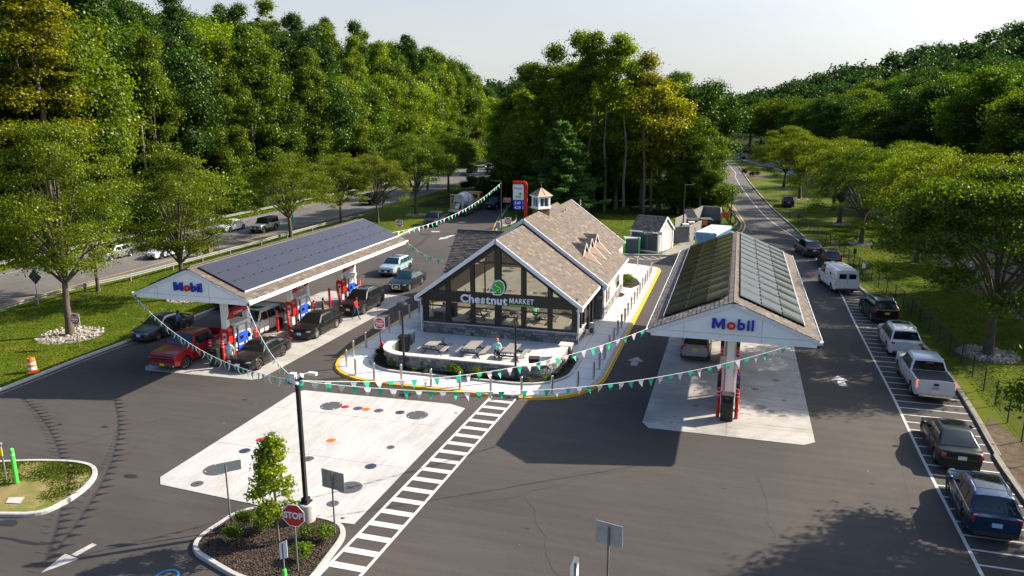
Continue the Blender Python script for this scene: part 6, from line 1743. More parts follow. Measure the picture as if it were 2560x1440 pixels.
text('lettering', 'MARKET', .12, M['green_logo'], ps, face_m(-.10, -.15, 3.06), .003, .004)
for s_, z in (('3.69', 2.42), ('4.29', 1.78)):
    text('lettering', s_, .50, M['white'], ps, face_m(-.36, -.15, z), .003, .016)
    text('lettering', '9', .2, M['white'], ps, face_m(.34, -.15, z+.11), .003, .006); text('lettering', '10', .14, M['white'], ps, face_m(.34, -.15, z-.1), .003, .004)
text('lettering', 'Regular', .10, M['white'], ps, face_m(-.66, -.15, 2.73), .002, 0); text('lettering', 'Diesel', .10, M['white'], ps, face_m(-.68, -.15, 2.10), .002, 0)
# lamps by the store
def lamp(label, p, h=3.85):
    t_ = thing('street_lamp', label, 'street lamp', p, 0, 'black lantern posts')
    mb = MB(); mb.cyl(0, 0, 0, .06, .16, 16); mb.cyl(0, 0, .06, h-.75, .068, 10, .06); mb.build('pole', M['black'], t_, smooth=True)
    mb = MB()
    for k in range(4):
        a = PI/4+k*PI/2; mb.tube([(.03*math.cos(a), .03*math.sin(a), h-.75), (.14*math.cos(a), .14*math.sin(a), h-.35), (.26*math.cos(a), .26*math.sin(a), h-.08)], .014, 5)
    mb.build('bracket', M['black'], t_)
    MB().lathe([(0, h+.07), (.2, h+.04), (.31, h-.03), (.32, h-.07), (.27, h-.1), (0, h-.1)], 20).build('lamp_shade', M['black'], t_, smooth=True)
    MB().lathe([(0, h-.102), (.22, h-.102), (.22, h-.13), (0, h-.13)], 16).build('lens', M['lamp_glass'], t_)
lamp('black lantern post at the left end of the terrace wall', G(1010.6, 921, .16)); lamp('black lantern post at the right half of the terrace wall', G(1289, 949, .16))
# tall area lights
for (u, v, h, lab, conc) in ((1253, 577, 6.1, 'tall black area light beside the ramp kerb behind the store', False), (1706, 600, 6.3, 'tall black area light on a concrete base by the block enclosure', True), (1826, 560, 4.9, 'tall black area light beside the orange sign', False)):
    p = G(u, v); t_ = thing('area_light', lab, 'area light', p, 0, 'tall area lights')
    if conc: MB().cyl(0, 0, 0, .75, .33, 18).build('concrete_base', M['cmu'], t_, smooth=True)
    MB().box(0, 0, .75 if conc else 0, .13, .13, h-(.75 if conc else 0)).build('pole', M['black'], t_)
    MB().box(-.45 if u < 1300 else .45, 0, h-.05, .95, .35, .09).build('head', M['black'], t_)
# camera pole on the mulch island
p = G(768, 1300, .115); h = 5.35
cp_ = thing('camera_pole', 'black square light pole on a white concrete base carrying cameras and the bunting', 'light pole', p, 0)
MB().lathe([(0, .70), (.26, .70), (.30, .66), (.30, 0)], 24).build('concrete_base', M['concrete'], cp_, smooth=True)
MB().box(0, 0, .70, .34, .34, .05).build('base_plate', M['black'], cp_); MB().box(0, 0, .75, .24, .24, .14).build('base_cover', M['black'], cp_)
MB().box(0, 0, .8, .125, .125, h-.8).build('pole', M['black'], cp_)
MB().box(-.14, -.02, h-.12, .20, .16, .34).build('junction_box', M['white_metal'], cp_)
for q in ((.03, -.12, h-.12), (.14, .02, h+.12)): 
    o = MB().sphere(q, .10, 14, 8).build('camera_housing', M['white_metal'], cp_, smooth=True)
    MB().sphere((q[0]+.03, q[1]-.05, q[2]-.05), .07, 12, 6).build('lens_dome', M['black_gloss'], o, smooth=True)
mb = MB(); mb.bar((0, 0, h+.12), (.35, .15, h+.2), .05, .05); mb.build('bracket', M['white_metal'], cp_)
o = MB().box(.48, .22, h+.12, .30, .14, .10).build('camera_housing', M['white_metal'], cp_)
# barrel, hydrant, propane, barrier
p = G(82, 930); t_ = thing('traffic_barrel', 'orange and white striped traffic barrel standing alone on the lawn', 'traffic barrel', p, 0)
MB().lathe([(0, .84), (.19, .84), (.20, .80), (.24, .05), (.33, .05), (.33, 0), (0, 0)], 20).build('drum', M['orange'], t_, smooth=True)
for z0, z1 in ((.18, .34), (.48, .62)): MB().lathe([(.245-.05*z0, z0), (.245-.05*z1, z1)], 20).build('reflective_band', M['orange_refl'], t_)
MB().box(0, 0, .84, .2, .05, .06).build('handle', M['orange'], t_)
p = G(956, 884, .13); t_ = thing('fire_hydrant', 'red fire hydrant at the left end of the terrace wall', 'fire hydrant', p, 0)
MB().lathe([(0, .78), (.05, .77), (.09, .70), (.12, .62), (.10, .58), (.10, .12), (.15, .10), (.15, 0)], 14).build('barrel', M['red_dark'], t_, smooth=True)
mb = MB(); mb.tube([(-.19, 0, .45), (.19, 0, .45)], .055, 10); mb.tube([(0, 0, .42), (0, -.2, .42)], .07, 10); mb.build('outlet', M['red_dark'], t_, smooth=True)
p = Vector((5.62, 3.1, .13)); t_ = thing('propane_rack', 'small grey-green bottle rack beside the store door', 'rack', p, 0)
for k in range(2): MB().lathe([(0, .35), (.12, .33), (.14, .28), (.14, .04), (0, 0)], 12, z=.05+.38*k).build('bottle', M['sill'] if k else M['shed_wall'], t_, smooth=True)
mb = MB(); 
for a, b in ((-.17, -.17), (.17, -.17), (.17, .17), (-.17, .17)): mb.bar((a, b, 0), (a, b, .82), .02, .02)
mb.build('frame', M['galv'], t_)
p = G(1258, 568); t_ = thing('road_barrier', 'white plastic barricade at the ramp kerb behind the store', 'barrier', p, .3)
mb = MB(); mb.box(0, 0, 0, .9, .5, .35); mb.box(0, 0, .35, .8, .25, .6); mb.build('body', M['white'], t_)
t_ = thing('electric_cabinet', 'pale utility cabinet next to the white barricade behind the store', 'cabinet', G(1246, 572), .2); MB().box(0, 0, 0, .5, .5, .9).build('body', M['kerb'], t_)
# charging posts on the left island
for (u, v, h, lab) in ((42, 1207, 1.48, 'bright green bollard on the left grass island'),):
    t_ = thing('green_bollard', lab, 'bollard', G(u, v, .12), 0, 'green bollards'); MB().lathe([(0, h), (.05, h-.01), (.08, h-.05), (.082, h-.1), (.078, h-.12), (.082, h-.14), (.085, 0)], 16).build('post', M['green_post'], t_, smooth=True)
    MB().lathe([(.087, h-.28), (.087, h-.25)], 16).build('reflective_band', M['flag_white'], t_)
t_ = thing('yellow_sign_rack', 'yellow sign on grey pipe frame cut off by the left edge', 'sign', G(16, 1200, .12), 0)
mb = MB(); mb.tube([(0, 0, 0), (0, 0, 1.5)], .035, 8); mb.tube([(-.5, -.4, 0), (-.5, -.4, 1.2)], .035, 8); mb.tube([(.08, .05, 1.02), (-.6, -.45, .95)], .02, 6); mb.tube([(.08, .05, .42), (-.6, -.45, .32)], .02, 6); mb.build('pipe_frame', M['galv'], t_, smooth=True)
MB().slab([(.06, -.02, 1.05), (.06, -.02, 1.42), (-.9, -.3, 1.38), (-.9, -.3, 1.0)], (0, -.02, 0)).build('plate', M['yellow'], t_)
MB().sphere((0, 0, 1.55), .07, 10, 6).build('cap', M['galv'], t_)
# brown post with box on the highway verge
p = G(517, 640); t_ = thing('wooden_post', 'brown wooden post with a rusty box beside the highway guardrail', 'post', p, 0)
MB().cyl(-.25, .1, 0, 3.9, .16, 10, .13).build('post', M['wood_post'], t_, smooth=True); MB().box(.15, 0, .35, .85, .6, .95).build('box', M['wood_post'], t_)
MB().box(.1, 0, 3.5, 1.4, .05, .5).build('sign_plate', M['galv'], t_)
for u, v, h, lab in ((479, 398, 7, 'weathered utility pole in front of the left woods'),):
    p = G(500, 600); p = Vector((-56.5, 34, 0.5)); t_ = thing('utility_pole', lab, 'pole', p, 0); MB().cyl(0, 0, 0, 12.8, .22, 10, .16).build('pole', M['bark_pale'], t_, smooth=True)
# wheel stops / manhole lids
LIDS = [(828, 1014.5, 27, 'lid_dark', 'large dark tank lid at the far left of the lid row'), (863, 1017, 9, 'lid_red', 'small red lid next to the far large lid'), (895, 1021, 10.5, 'lid_dark', 'grey lid left of the orange one in the row'), (915.5, 1023, 9.5, 'lid_orange', 'small orange lid in the far row'), (947, 1026.5, 10.5, 'lid_dark', 'grey lid right of the orange one in the row'), (978, 1029.5, 9, 'lid_white', 'small white lid in the far row'), (1000, 1031, 10.5, 'lid_navy', 'dark blue lid beside the near large lid'), (1043, 1037.5, 27, 'lid_dark', 'large dark tank lid at the right end of the lid row'),
        (679, 1083.5, 9, 'lid_dark', 'small grey lid above the red one'), (652, 1099.5, 10.5, 'lid_red', 'small red lid in the middle of the pad'), (612, 1127, 12.5, 'lid_navy', 'dark blue lid left of the young tree'), (543, 1173.5, 33, 'lid_dark', 'large dark tank lid behind the slanted sign'), (493, 1209.5, 13.5, 'lid_dark', 'small grey lid at the left corner of the pad'),
        (828, 1101, 10.5, 'lid_orange', 'orange lid right of the light pole'), (803, 1119, 9.5, 'lid_white', 'white lid just below the orange one'), (770, 1147, 13, 'lid_dark', 'grey lid touching the light pole'), (977, 1118, 9, 'lid_dark', 'small grey lid near the right side of the pad'), (955.5, 1137, 10.5, 'lid_white', 'white lid near the right side of the pad'), (927, 1166, 13, 'lid_navy', 'dark blue lid above the near large lid'), (875, 1218.5, 31, 'lid_dark', 'large dark tank lid behind the grey square sign'), (832, 1259, 13.5, 'lid_dark', 'grey lid at the foot of the grey square sign')]
for u, v, ru, mt, lab in LIDS:
    c = G(u, v, .034); e = G(u+ru, v, .034); r_ = (e-c).length*(1.12 if ru < 20 else 1.0)
    t_ = thing('tank_lid', lab, 'manhole lid', (c.x, c.y, .033), 0, 'round tank lids')
    MB().lathe([(0, .012), (r_*.90, .012), (r_*.92, .006), (r_, .006), (r_, 0)], 36).build('cover', M[mt], t_)
    if r_ > .5:
        mb = MB()
        for k in range(4): a = PI/4+k*PI/2; mb.box(r_*.84*math.cos(a), r_*.84*math.sin(a), .012, .045, .07, .005, a)
        mb.build('lift_tab', M['lid_white'], t_)
    else: MB().box(0, 0, .012, r_*.5, .05, .006).build('lift_tab', M['black'], t_)
for k, (u, v, lab) in enumerate(((1140, 1032, 'small dark triangle marker at the far right corner of the pad'), (857, 1295, 'small dark triangle marker at the near corner of the pad'))):
    p = G(u, v, .04); t_ = thing('corner_marker', lab, 'marker', p, 0, 'pad corner markers'); MB().add([(-.1, .04, 0), (.1, .05, 0), (0, -.09, 0)], [(0, 1, 2)]).build('triangle', M['navy'], t_)

# ================================================================== TERRACE
tw = thing('terrace_wall', 'low curved stone wall with pale cap around the picnic terrace', 'stone wall', (0, 0, 0))
tp_o, tp_i = terrace_path(0), terrace_path(-.42)
mb = MB(); a_, b_ = terrace_path(-.05), terrace_path(-.37); mb.poly(a_ + list(reversed(b_)), .13, .86)
mb.f[0:2] = []; mb.m[0:2] = []
n_ = len(a_)
mb.build('core', M['mortar'], tw)
def cap_ring(o_, i_, z0, z1, mat, name, parent):
    n = len(o_); vs = [(p[0], p[1], z0) for p in o_] + [(p[0], p[1], z1) for p in o_] + [(p[0], p[1], z1) for p in i_] + [(p[0], p[1], z0) for p in i_]
    fs = []
    for i in range(n-1):
        for k in range(4): k2 = (k+1) % 4; fs.append((k*n+i, k*n+i+1, k2*n+i+1, k2*n+i))
    fs += [(0, n, 2*n, 3*n), (n-1, 2*n-1, 3*n-1, 4*n-1)]
    return MB().add(vs, fs).build(name, mat, parent)
stone_wall(tw, terrace_path(-.06), .16, .85, 1, n_max=290, depth=.075, courses=(.13, .17, .21), big=(.18, .42))
# cap in separate lengths
o_, i_ = terrace_path(.05), terrace_path(-.42)
cuts = list(range(0, len(o_), 2))
if cuts[-1] != len(o_)-1: cuts.append(len(o_)-1)
for a, b in zip(cuts, cuts[1:]):
    cap_ring(o_[a:b+1], i_[a:b+1], .86, .93, M['cap_stone'], 'cap', tw)
for s, x in ((-1, -5.15), (1, 5.05)):
    MB().box(x, -2.15, .13, .62, .62, .72).build('end_pier', M['mortar'], tw)
    stone_wall(tw, [(x-.31, -2.46), (x+.31, -2.46)], .14, .85, 1, n_max=18); stone_wall(tw, [(x+.31, -2.46), (x+.31, -1.84)], .14, .85, 1, n_max=18)
    MB().box(x, -2.15, .87, .78, .78, .09).build('pier_cap', M['cap_stone'], tw)
trash(-4.75, -3.6, 'black trash bin inside the left end of the terrace wall', .1, 1.0); trash(3.95, -5.35, 'black domed trash bin inside the right end of the terrace wall', .2, .95)
# picnic tables
def picnic(x, y, rz, label):
    t_ = thing('picnic_table', label, 'picnic table', (x, y, .13), rz, 'grey picnic tables on the terrace')
    Lt = 1.75
    pk = MB().box(0, 0, 0, .135, Lt, .04).mesh('plank', M['picnic'])
    for k in range(5): inst('plank', pk, t_, ((k-2)*.145, 0, .72))
    for s in (-1, 1):
        for j in (0, 1): inst('seat_plank', pk, t_, (s*(.66+j*.145), 0, .43))
    for yy in (-.55, .55):
        for s in (-1, 1): MB().bar((s*.62, yy, 0), (s*.22, yy, .72), .05, .10, up=Vector((0, 1, 0))).build('leg', M['picnic_dark'], t_)
        MB().box(0, yy, .37, 1.62, .05, .09).build('seat_support', M['picnic_dark'], t_); MB().box(0, yy, .66, .68, .05, .07).build('top_support', M['picnic_dark'], t_)
    for s in (-1, 1): MB().bar((0, s*.55, .66), (0, s*.1, .40), .04, .08).build('brace', M['picnic_dark'], t_)
for x, lab in ((-2.72, 'grey picnic table on the left, empty'), (-.30, 'grey picnic table in the middle of the terrace, empty'), (2.10, 'grey picnic table on the right beside the seated woman')):
    picnic(x, -3.55, .0, lab)

# ================================================================== PEOPLE
SKIN = pm('skin', (.42, .24, .17), .6); SKIN_D = pm('skin_dark', (.10, .055, .035), .6)
PEOPLE = []
def person(label, loc, rz, J, cols, hair, skin=SKIN, scale=.95, extra=None):
    """J: joint name -> (x, y, z, r); facing +Y. cols: bone prefix -> material"""
    root = thing('person', label, 'person', loc, rz, None, scale)
    bones = [('hip', 'belly'), ('belly', 'chest'), ('chest', 'neck'), ('neck', 'head0'), ('chest', 'shL'), ('shL', 'elL'), ('elL', 'wrL'), ('chest', 'shR'), ('shR', 'elR'), ('elR', 'wrR'),
             ('hip', 'hpL'), ('hpL', 'knL'), ('knL', 'anL'), ('anL', 'toL'), ('hip', 'hpR'), ('hpR', 'knR'), ('knR', 'anR'), ('anR', 'toR')]
    names = ['hip'] + [k for k in J if k not in ('hip', 'head')]
    J = dict(J); nk = Vector(J['neck'][:3]); hd = Vector(J['head'][:3])
    J['head0'] = (*(nk.lerp(hd, .55)), .055)
    if 'head0' not in names: names.append('head0')
    me = bpy.data.meshes.new('body'); me.from_pydata([J[k][:3] for k in names], [(names.index(a), names.index(b)) for a, b in bones], [])
    o = link(bpy.data.objects.new('body_tmp', me))
    m1 = o.modifiers.new('s', 'SKIN'); 
    sv = me.skin_vertices[0].data
    for i, k in enumerate(names): sv[i].radius = (J[k][3],)*2
    sv[0].use_root = True
    m2 = o.modifiers.new('u', 'SUBSURF'); m2.levels = 1; m2.render_levels = 1
    PEOPLE.append((o, root, J, cols, skin, hair, bones))
    return root
def flush_people():
    dg = bpy.context.evaluated_depsgraph_get()
    for o, root, J, cols, skin, hair, bones in PEOPLE:
        me = bpy.data.meshes.new_from_object(o.evaluated_get(dg))
        mats = [skin, cols['top'], cols['legs'], cols['shoe']]
        me.materials.clear()
        for m in mats: me.materials.append(m)
        segs = [(Vector(J[a][:3]), Vector(J[b][:3]), a+b) for a, b in bones]
        def cls(c):
            best = None
            for a, b, nm in segs:
                d = b-a; t = max(0, min(1, (c-a).dot(d)/max(1e-6, d.length_squared))); dist = (a+d*t-c).length
                if best is None or dist < best[0]: best = (dist, nm, t)
            _, nm, t = best
            if nm in ('hipbelly', 'bellychest', 'chestneck', 'chestshL', 'chestshR'): return 1 if not (nm == 'hipbelly' and t < .25) else 2
            if nm in ('shLelL', 'shRelR'): return 1 if t < cols.get('sleeve', .7) else 0
            if nm in ('elLwrL', 'elRwrR'): return 1 if cols.get('long') and t < .9 else 0
            if nm in ('hiphpL', 'hiphpR', 'hpLknL', 'hpRknR'): return 2
            if nm in ('knLanL', 'knRanR'): return 2 if t < cols.get('leglen', .95) else 0
            if nm in ('anLtoL', 'anRtoR'): return 3
            return 0
        for p in me.polygons: p.material_index = cls(p.center); p.use_smooth = True
        link(bpy.data.objects.new('body', me), root)
        bpy.data.objects.remove(o)
        hd = Vector(J['head'][:3]); nk = Vector(J['neck'][:3]); up = (hd-nk).normalized()
        h = MB().sphere((0, 0, 0), .105, 14, 10, sc=(.82, .98, 1.18)); h.sphere((0, .108, -.015), .018, 6, 4); 
        for s in (-1, 1): h.sphere((s*.088, 0, -.01), .022, 6, 4, sc=(.5, 1, 1.3))
        ho = h.build('head', skin, root, smooth=True); ho.location = hd; ho.rotation_euler = (J.get('tilt', 0), 0, 0) if isinstance(J.get('tilt', 0), float) else (0, 0, 0)
        e = MB()
        for s in (-1, 1): e.sphere((s*.035, .092, .02), .011, 6, 4)
        e.build('eye', M['black'], ho); MB().box(0, .096, -.055, .045, .01, .010).build('mouth', M['red_dark'], ho)
        hr = MB().sphere((0, -.016, .022), .117, 14, 8, sc=(.88, .95, 1.1))
        hr2 = [f for f in hr.f]
        keep = []
        for f in hr.f:
            c = sum((Vector(hr.v[i]) for i in f), Vector())/len(f)
            if not (c.y > .035 and c.z < .065): keep.append(f)
        hr.f = keep; hr.m = [0]*len(keep)
        hob = hr.build('hair', hair[0], ho, smooth=True)
        if len(hair) > 1: MB().sphere((0, -.07, -.10), .10, 12, 8, sc=(.95, .55, 1.3+hair[1])).build('hair', hair[0], ho, smooth=True)
        for s in ('L', 'R'):
            w = Vector(J['wr'+s][:3]); d = (w-Vector(J['el'+s][:3])).normalized()
            R = d.to_track_quat('Y', 'Z').to_matrix().to_4x4()
            hb_ = MB(); hb_.box(0, .045, -.014, .075, .09, .028)
            for k in range(4): hb_.tube([(-.028+k*.0187, .085, 0), (-.028+k*.0187, .125+.008*(k in (1, 2)), -.006), (-.027+k*.018, .155+.01*(k in (1, 2)), -.025)], [.010, .009, .007], 5)
            hb_.tube([(.036, .02, 0), (.062, .05, -.005), (.066, .085, -.015)], [.012, .011, .008], 5)
            q = hb_.build('hand', skin, root, smooth=True); q.matrix_local = Matrix.Translation(w) @ R
    PEOPLE.clear()
def stand(lean=0, stride=.0, arms=((-.24, .02, 1.12), (-.25, .10, .88), (.24, .02, 1.12), (.25, .10, .88)), w=1.0, headt=(0, .02, 0)):
    s = stride
    return dict(hip=(0, 0, .94, .13*w), belly=(0, .01+lean*.1, 1.08, .125*w), chest=(0, .02+lean*.25, 1.32, .135*w), neck=(0, .02+lean*.4, 1.49, .055), head=(headt[0], .03+lean*.6+headt[1], 1.64+headt[2], 0),
        shL=(-.17*w, .02+lean*.3, 1.40, .06*w), elL=(*arms[0], .045), wrL=(*arms[1], .032), shR=(.17*w, .02+lean*.3, 1.40, .06*w), elR=(*arms[2], .045), wrR=(*arms[3], .032),
        hpL=(-.09, s*.1, .86, .095*w), knL=(-.10, s*.35+.02, .49, .062), anL=(-.10, s*.6 if s else .0, .09, .042), toL=(-.11, (s*.6 if s else 0)+.17, .045, .034),
        hpR=(.09, -s*.1, .86, .095*w), knR=(.10, -s*.18+.02, .49, .062), anR=(.10, -s*.75 if s else .0, .09+(.08 if s else 0), .042), toR=(.11, (-s*.75 if s else 0)+.16, .045+(.0 if s else 0), .034))
C = lambda n, c: pm(n, c, .8)
person('man in a light blue shirt and pale shorts standing by the near left pump', (-13.2, -9.0, .03), PI+.3, stand(headt=(0, .05, -.03), arms=((-.26, .0, 1.12), (-.27, .10, .90), (.26, .03, 1.14), (.24, .22, .95)), w=1.05),
       dict(top=C('shirt_blue', (.42, .60, .75)), legs=C('shorts_pale', (.62, .58, .50)), shoe=C('shoe_brown', (.08, .05, .04)), leglen=.05), (C('hair_brown', (.05, .03, .02)),), scale=.93)
person('woman in a denim dress with long black hair beside the grey sedan', (-20.85, -4.1, .012), -.3, stand(arms=((-.22, .02, 1.12), (-.2, .16, .95), (.22, .02, 1.12), (.2, .16, .95))),
       dict(top=C('denim', (.10, .20, .45)), legs=C('leggings', (.012, .012, .015)), shoe=C('shoe_white', (.6, .6, .6)), sleeve=.5), (C('hair_black', (.01, .008, .008)), .5), skin=SKIN_D, scale=.93)
person('person in a red hoodie and blue jeans walking past the bronze suv', (-11.2, 2.35, .03), -PI/2-.2, stand(stride=.42, lean=.1, arms=((-.22, -.08, 1.14), (-.2, .10, .98), (.22, .16, 1.14), (.18, .30, 1.02))),
       dict(top=C('hoodie_red', (.50, .012, .01)), legs=C('jeans', (.03, .07, .18)), shoe=C('shoe_black', (.02, .02, .02)), long=True, sleeve=1.0), (C('hair_black2', (.012, .01, .01)), .3), skin=SKIN_D, scale=.93)
person('man in a dark red shirt standing behind the black sedan at the middle pump', (-13.35, 1.6, .03), -PI/2+.5, stand(headt=(0, .05, -.03), arms=((-.24, .08, 1.12), (-.16, .28, 1.08), (.24, .08, 1.12), (.16, .28, 1.08))),
       dict(top=C('shirt_maroon', (.09, .02, .025)), legs=C('trousers_dark', (.02, .02, .025)), shoe=M['black'], sleeve=.8), (C('hair_brown2', (.05, .028, .018)),), scale=.93)
seat = dict(hip=(0, 0, .56, .15), belly=(0, .02, .72, .14), chest=(0, .06, .94, .14), neck=(0, .10, 1.10, .055), head=(0, .15, 1.24, 0),
    shL=(-.17, .07, 1.02, .065), elL=(-.24, .17, .80, .05), wrL=(-.10, .36, .90, .034), shR=(.17, .07, 1.02, .065), elR=(.24, .17, .80, .05), wrR=(.10, .36, .92, .034),
    hpL=(-.10, .08, .53, .10), knL=(-.13, .48, .50, .068), anL=(-.12, .46, .09, .045), toL=(-.12, .62, .05, .036), hpR=(.10, .08, .53, .10), knR=(.13, .48, .50, .068), anR=(.12, .46, .09, .045), toR=(.12, .62, .05, .036))
person('red-haired woman in a mint shirt seated at the right picnic table holding a phone', (1.28, -3.75, .13), PI+.25, seat, dict(top=C('mint', (.22, .68, .58)), legs=C('black_skirt', (.012, .012, .014)), shoe=M['black'], sleeve=.75, leglen=.5), (C('hair_red', (.45, .15, .05)), .4), scale=1.0)

# ================================================================== BUNTING
def bunting(label, a, b, sag, n, size=.26, lean=0.0, start=0):
    t_ = thing('bunting', label, 'bunting', (0, 0, 0), 0, 'strings of green and white pennants')
    a, b = Vector(a), Vector(b); L_ = (b-a).length
    def P(t): p = a.lerp(b, t); p.z -= sag*4*t*(1-t); return p
    MB().tube([P(k/30) for k in range(31)], .012, 5).build('string', M['rope'], t_)
    for k in range(n):
        t0 = (k+.25+random.uniform(-.04, .04))/n; w = size/L_*.5
        p, q = P(t0-w), P(t0+w); m = P(t0); h = size*random.uniform(1.1, 1.3)
        side = (q-p).cross(Vector((0, 0, 1))).normalized()
        tip = m + Vector((0, 0, -h)) + side*random.uniform(-.10, .10) + (q-p).normalized()*random.uniform(-.06, .06)
        mid_ = (p+q)/2 + Vector((0, 0, -h*.45)) + side*random.uniform(-.05, .05)
        MB().add([p, q, mid_+(q-p)*.27, tip, mid_-(q-p)*.27] + [v+side*.006 for v in (p, q, mid_+(q-p)*.27, tip, mid_-(q-p)*.27)],
                 [(0, 1, 2, 4), (4, 2, 3), (9, 7, 6, 5), (8, 7, 9), (0, 5, 6, 1), (1, 6, 7, 2), (2, 7, 8, 3), (3, 8, 9, 4), (4, 9, 5, 0)]).build('flag', M['flag_green'] if (k+start) % 2 == 0 else M['flag_white'], t_)
top = Vector((p_.x, p_.y, 5.42)) if (p_ := G(768, 1300, .115)) else None
bunting('bunting from the left gable corner sagging over the red pickup to the camera pole', (-17.5, -11.08, 4.45), top, .95, 40, size=.26)
bunting('bunting from the left gable right corner over the black coupe to the camera pole', (-10.25, -11.1, 4.45), top, .62, 26, size=.26)
bunting('upper bunting from the camera pole across the terrace to the right canopy', top, (10.72, -10.7, 4.75), .82, 34, size=.27, start=1)
bunting('lower bunting from camera pole across the front to the right gable far corner', top, (17.2, -10.7, 4.62), 1.15, 46, size=.27)
bunting('short bunting from the back of the left canopy to the store wing roof', (-10.1, 9.2, 4.5), (-6.6, 8.4, 3.45), .35, 9, size=.30, start=1)
bunting('bunting from the left canopy back to the tall light behind the store', (-11.5, 9.3, 5.2), (G(1253, 577).x, G(1253, 577).y, 5.9), 1.0, 30, size=.34)

# ================================================================== BACKGROUND STRUCTURES
# shed
sh = thing('shed', 'clapboard shed with shaded grey front, lit beige gable, dark shingle roof and white trim', 'shed', (6.72, 34.45, 0), 0)
ug = Vector((.33, .944, 0)); ul = Vector((-.944, .33, 0))
rz = math.atan2(ug.x*-1, ug.y)   # local y along the gable side
sh.rotation_euler = (0, 0, math.atan2(-ug.x, ug.y))
SWd, SLn, SE, SR = 3.5, 3.1, 2.3, 3.62     # gable width (local y), length (local -x)
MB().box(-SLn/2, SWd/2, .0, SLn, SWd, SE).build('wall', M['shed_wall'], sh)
g_ = MB().slab([(0, 0, .05), (0, SWd, .05), (0, SWd, SE), (0, SWd/2, SR-.08), (0, 0, SE)], (.03, 0, 0)).build('gable_wall', M['shed_gable_lit'], sh)
mb = MB()
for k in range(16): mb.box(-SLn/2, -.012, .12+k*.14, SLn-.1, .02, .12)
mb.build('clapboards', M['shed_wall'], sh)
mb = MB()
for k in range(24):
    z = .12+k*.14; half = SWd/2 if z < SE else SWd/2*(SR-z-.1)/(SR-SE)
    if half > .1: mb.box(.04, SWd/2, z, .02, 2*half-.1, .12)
mb.build('clapboards', M['shed_gable_lit'], sh)
for yy in (0, SWd): MB().box(.03, yy, .0, .16, .14, SE).build('corner_board', M['white'], sh)
MB().box(-SLn, 0, 0, .14, .14, SE).build('corner_board', M['white'], sh); MB().box(-SLn/2, -.02, 0, SLn, .06, .18).build('base_board', M['white'], sh)
dr_ = MB().box(.055, SWd*.46, .05, .05, 1.5, 2.05).build('door', M['white'], sh)
MB().box(.09, SWd*.46, .08, .03, 1.2, 1.88).build('door_leaf', M['trim'], dr_); MB().box(.11, SWd*.46, .08, .03, .02, 1.9).build('door_seam', M['sill'], dr_)
MB().lathe([(0, 0), (.16, 0), (.16, .04), (0, .04)], 14).build('round_vent', M['white'], sh).matrix_local = Matrix.Translation((.05, SWd/2, 2.75)) @ Matrix.Rotation(PI/2, 4, 'Y')
hy, hz = SWd/2, SR-SE
for s in (0, 1):
    ye = -.2 if s == 0 else SWd+.2; ze_ = SE-.2*hz/hy
    MB().slab([(-SLn-.12, ye, ze_), (.16, ye, ze_), (.16, SWd/2, SR), (-SLn-.12, SWd/2, SR)], (0, 0, -.06)).build('roof_deck', M['soffit'], sh)
    MB().bar((.17, ye, ze_-.06), (.17, SWd/2, SR-.06), .04, .14).build('rake_board', M['white'], sh)
    V_ = Vector((0, (SWd/2-ye), SR-ze_))
    shingles(sh, (-SLn-.12, ye, ze_), (1, 0, 0), V_, SLn+.28, V_.length, mats=SHING_DARK_SHADE, e=.16, w=.3)
MB().box(-SLn/2, -.22, SE-.24, SLn+.2, .05, .14).build('fascia', M['white'], sh)
# charging cabinet with green posts
gb = thing('power_cabinet', 'dark grey power cabinet between two lime green posts', 'cabinet', (4.0, 34.1, .0), .27)
MB().box(0, 0, 0, 1.5, 1.1, 1.5).build('body', M['shed_wall'], gb); MB().box(0, 0, 1.5, 1.56, 1.16, .1).build('top', M['sill'], gb)
MB().box(0, -.56, .1, .03, .02, 1.3).build('door_seam', M['black'], gb); MB().box(.05, -.57, .8, .05, .03, .1).build('handle', M['galv'], gb)
for u, v, lab in ((1560, 634, 'lime green post left of the power cabinet'), (1597, 633, 'lime green post right of the power cabinet')):
    t_ = thing('green_bollard', lab, 'bollard', G(u, v), 0, 'green bollards'); MB().lathe([(0, 1.72), (.08, 1.70), (.115, 1.64), (.12, 1.5), (.12, 0)], 14).build('post', M['green_post'], t_, smooth=True)
    MB().lathe([(.123, 1.4), (.123, 1.44)], 14).build('band', M['green_sign'], t_)
# block enclosure with its contents
en = thing('block_enclosure', 'low concrete block enclosure with pale cap behind the shed', 'wall', (0, 0, 0))
pE = [G(1683, 608), G(1722, 606), G(1752, 590), G(1803, 570), G(1802, 552), G(1755, 548), G(1684, 585)]
for a, b in zip(pE, pE[1:]):
    d = b-a; n = Vector((-d.y, d.x, 0)).normalized()*.12
    if (a-pE[2]).length < .01: continue
    MB().slab([a, b, b+n, a+n], (0, 0, 1.75)).build('wall', M['cmu'], en); MB().slab([a-n*.3+Vector((0, 0, 1.75)), b-n*.3+Vector((0, 0, 1.75)), b+n*1.3+Vector((0, 0, 1.75)), a+n*1.3+Vector((0, 0, 1.75))], (0, 0, .08)).build('cap', M['kerb_old'], en)
d0 = G(1760, 582)
dm = thing('dumpster', 'dark dumpster with its lid propped open inside the block enclosure', 'dumpster', (d0.x-.6, d0.y+1.2, 0), .25)
mb = MB(); mb.box(0, 0, .1, 3.0, 1.8, 1.35); mb.build('bin', M['picnic_dark'], dm); MB().box(.1, -.95, .9, 1.2, .06, .5).build('stripe', M['orange'], dm)
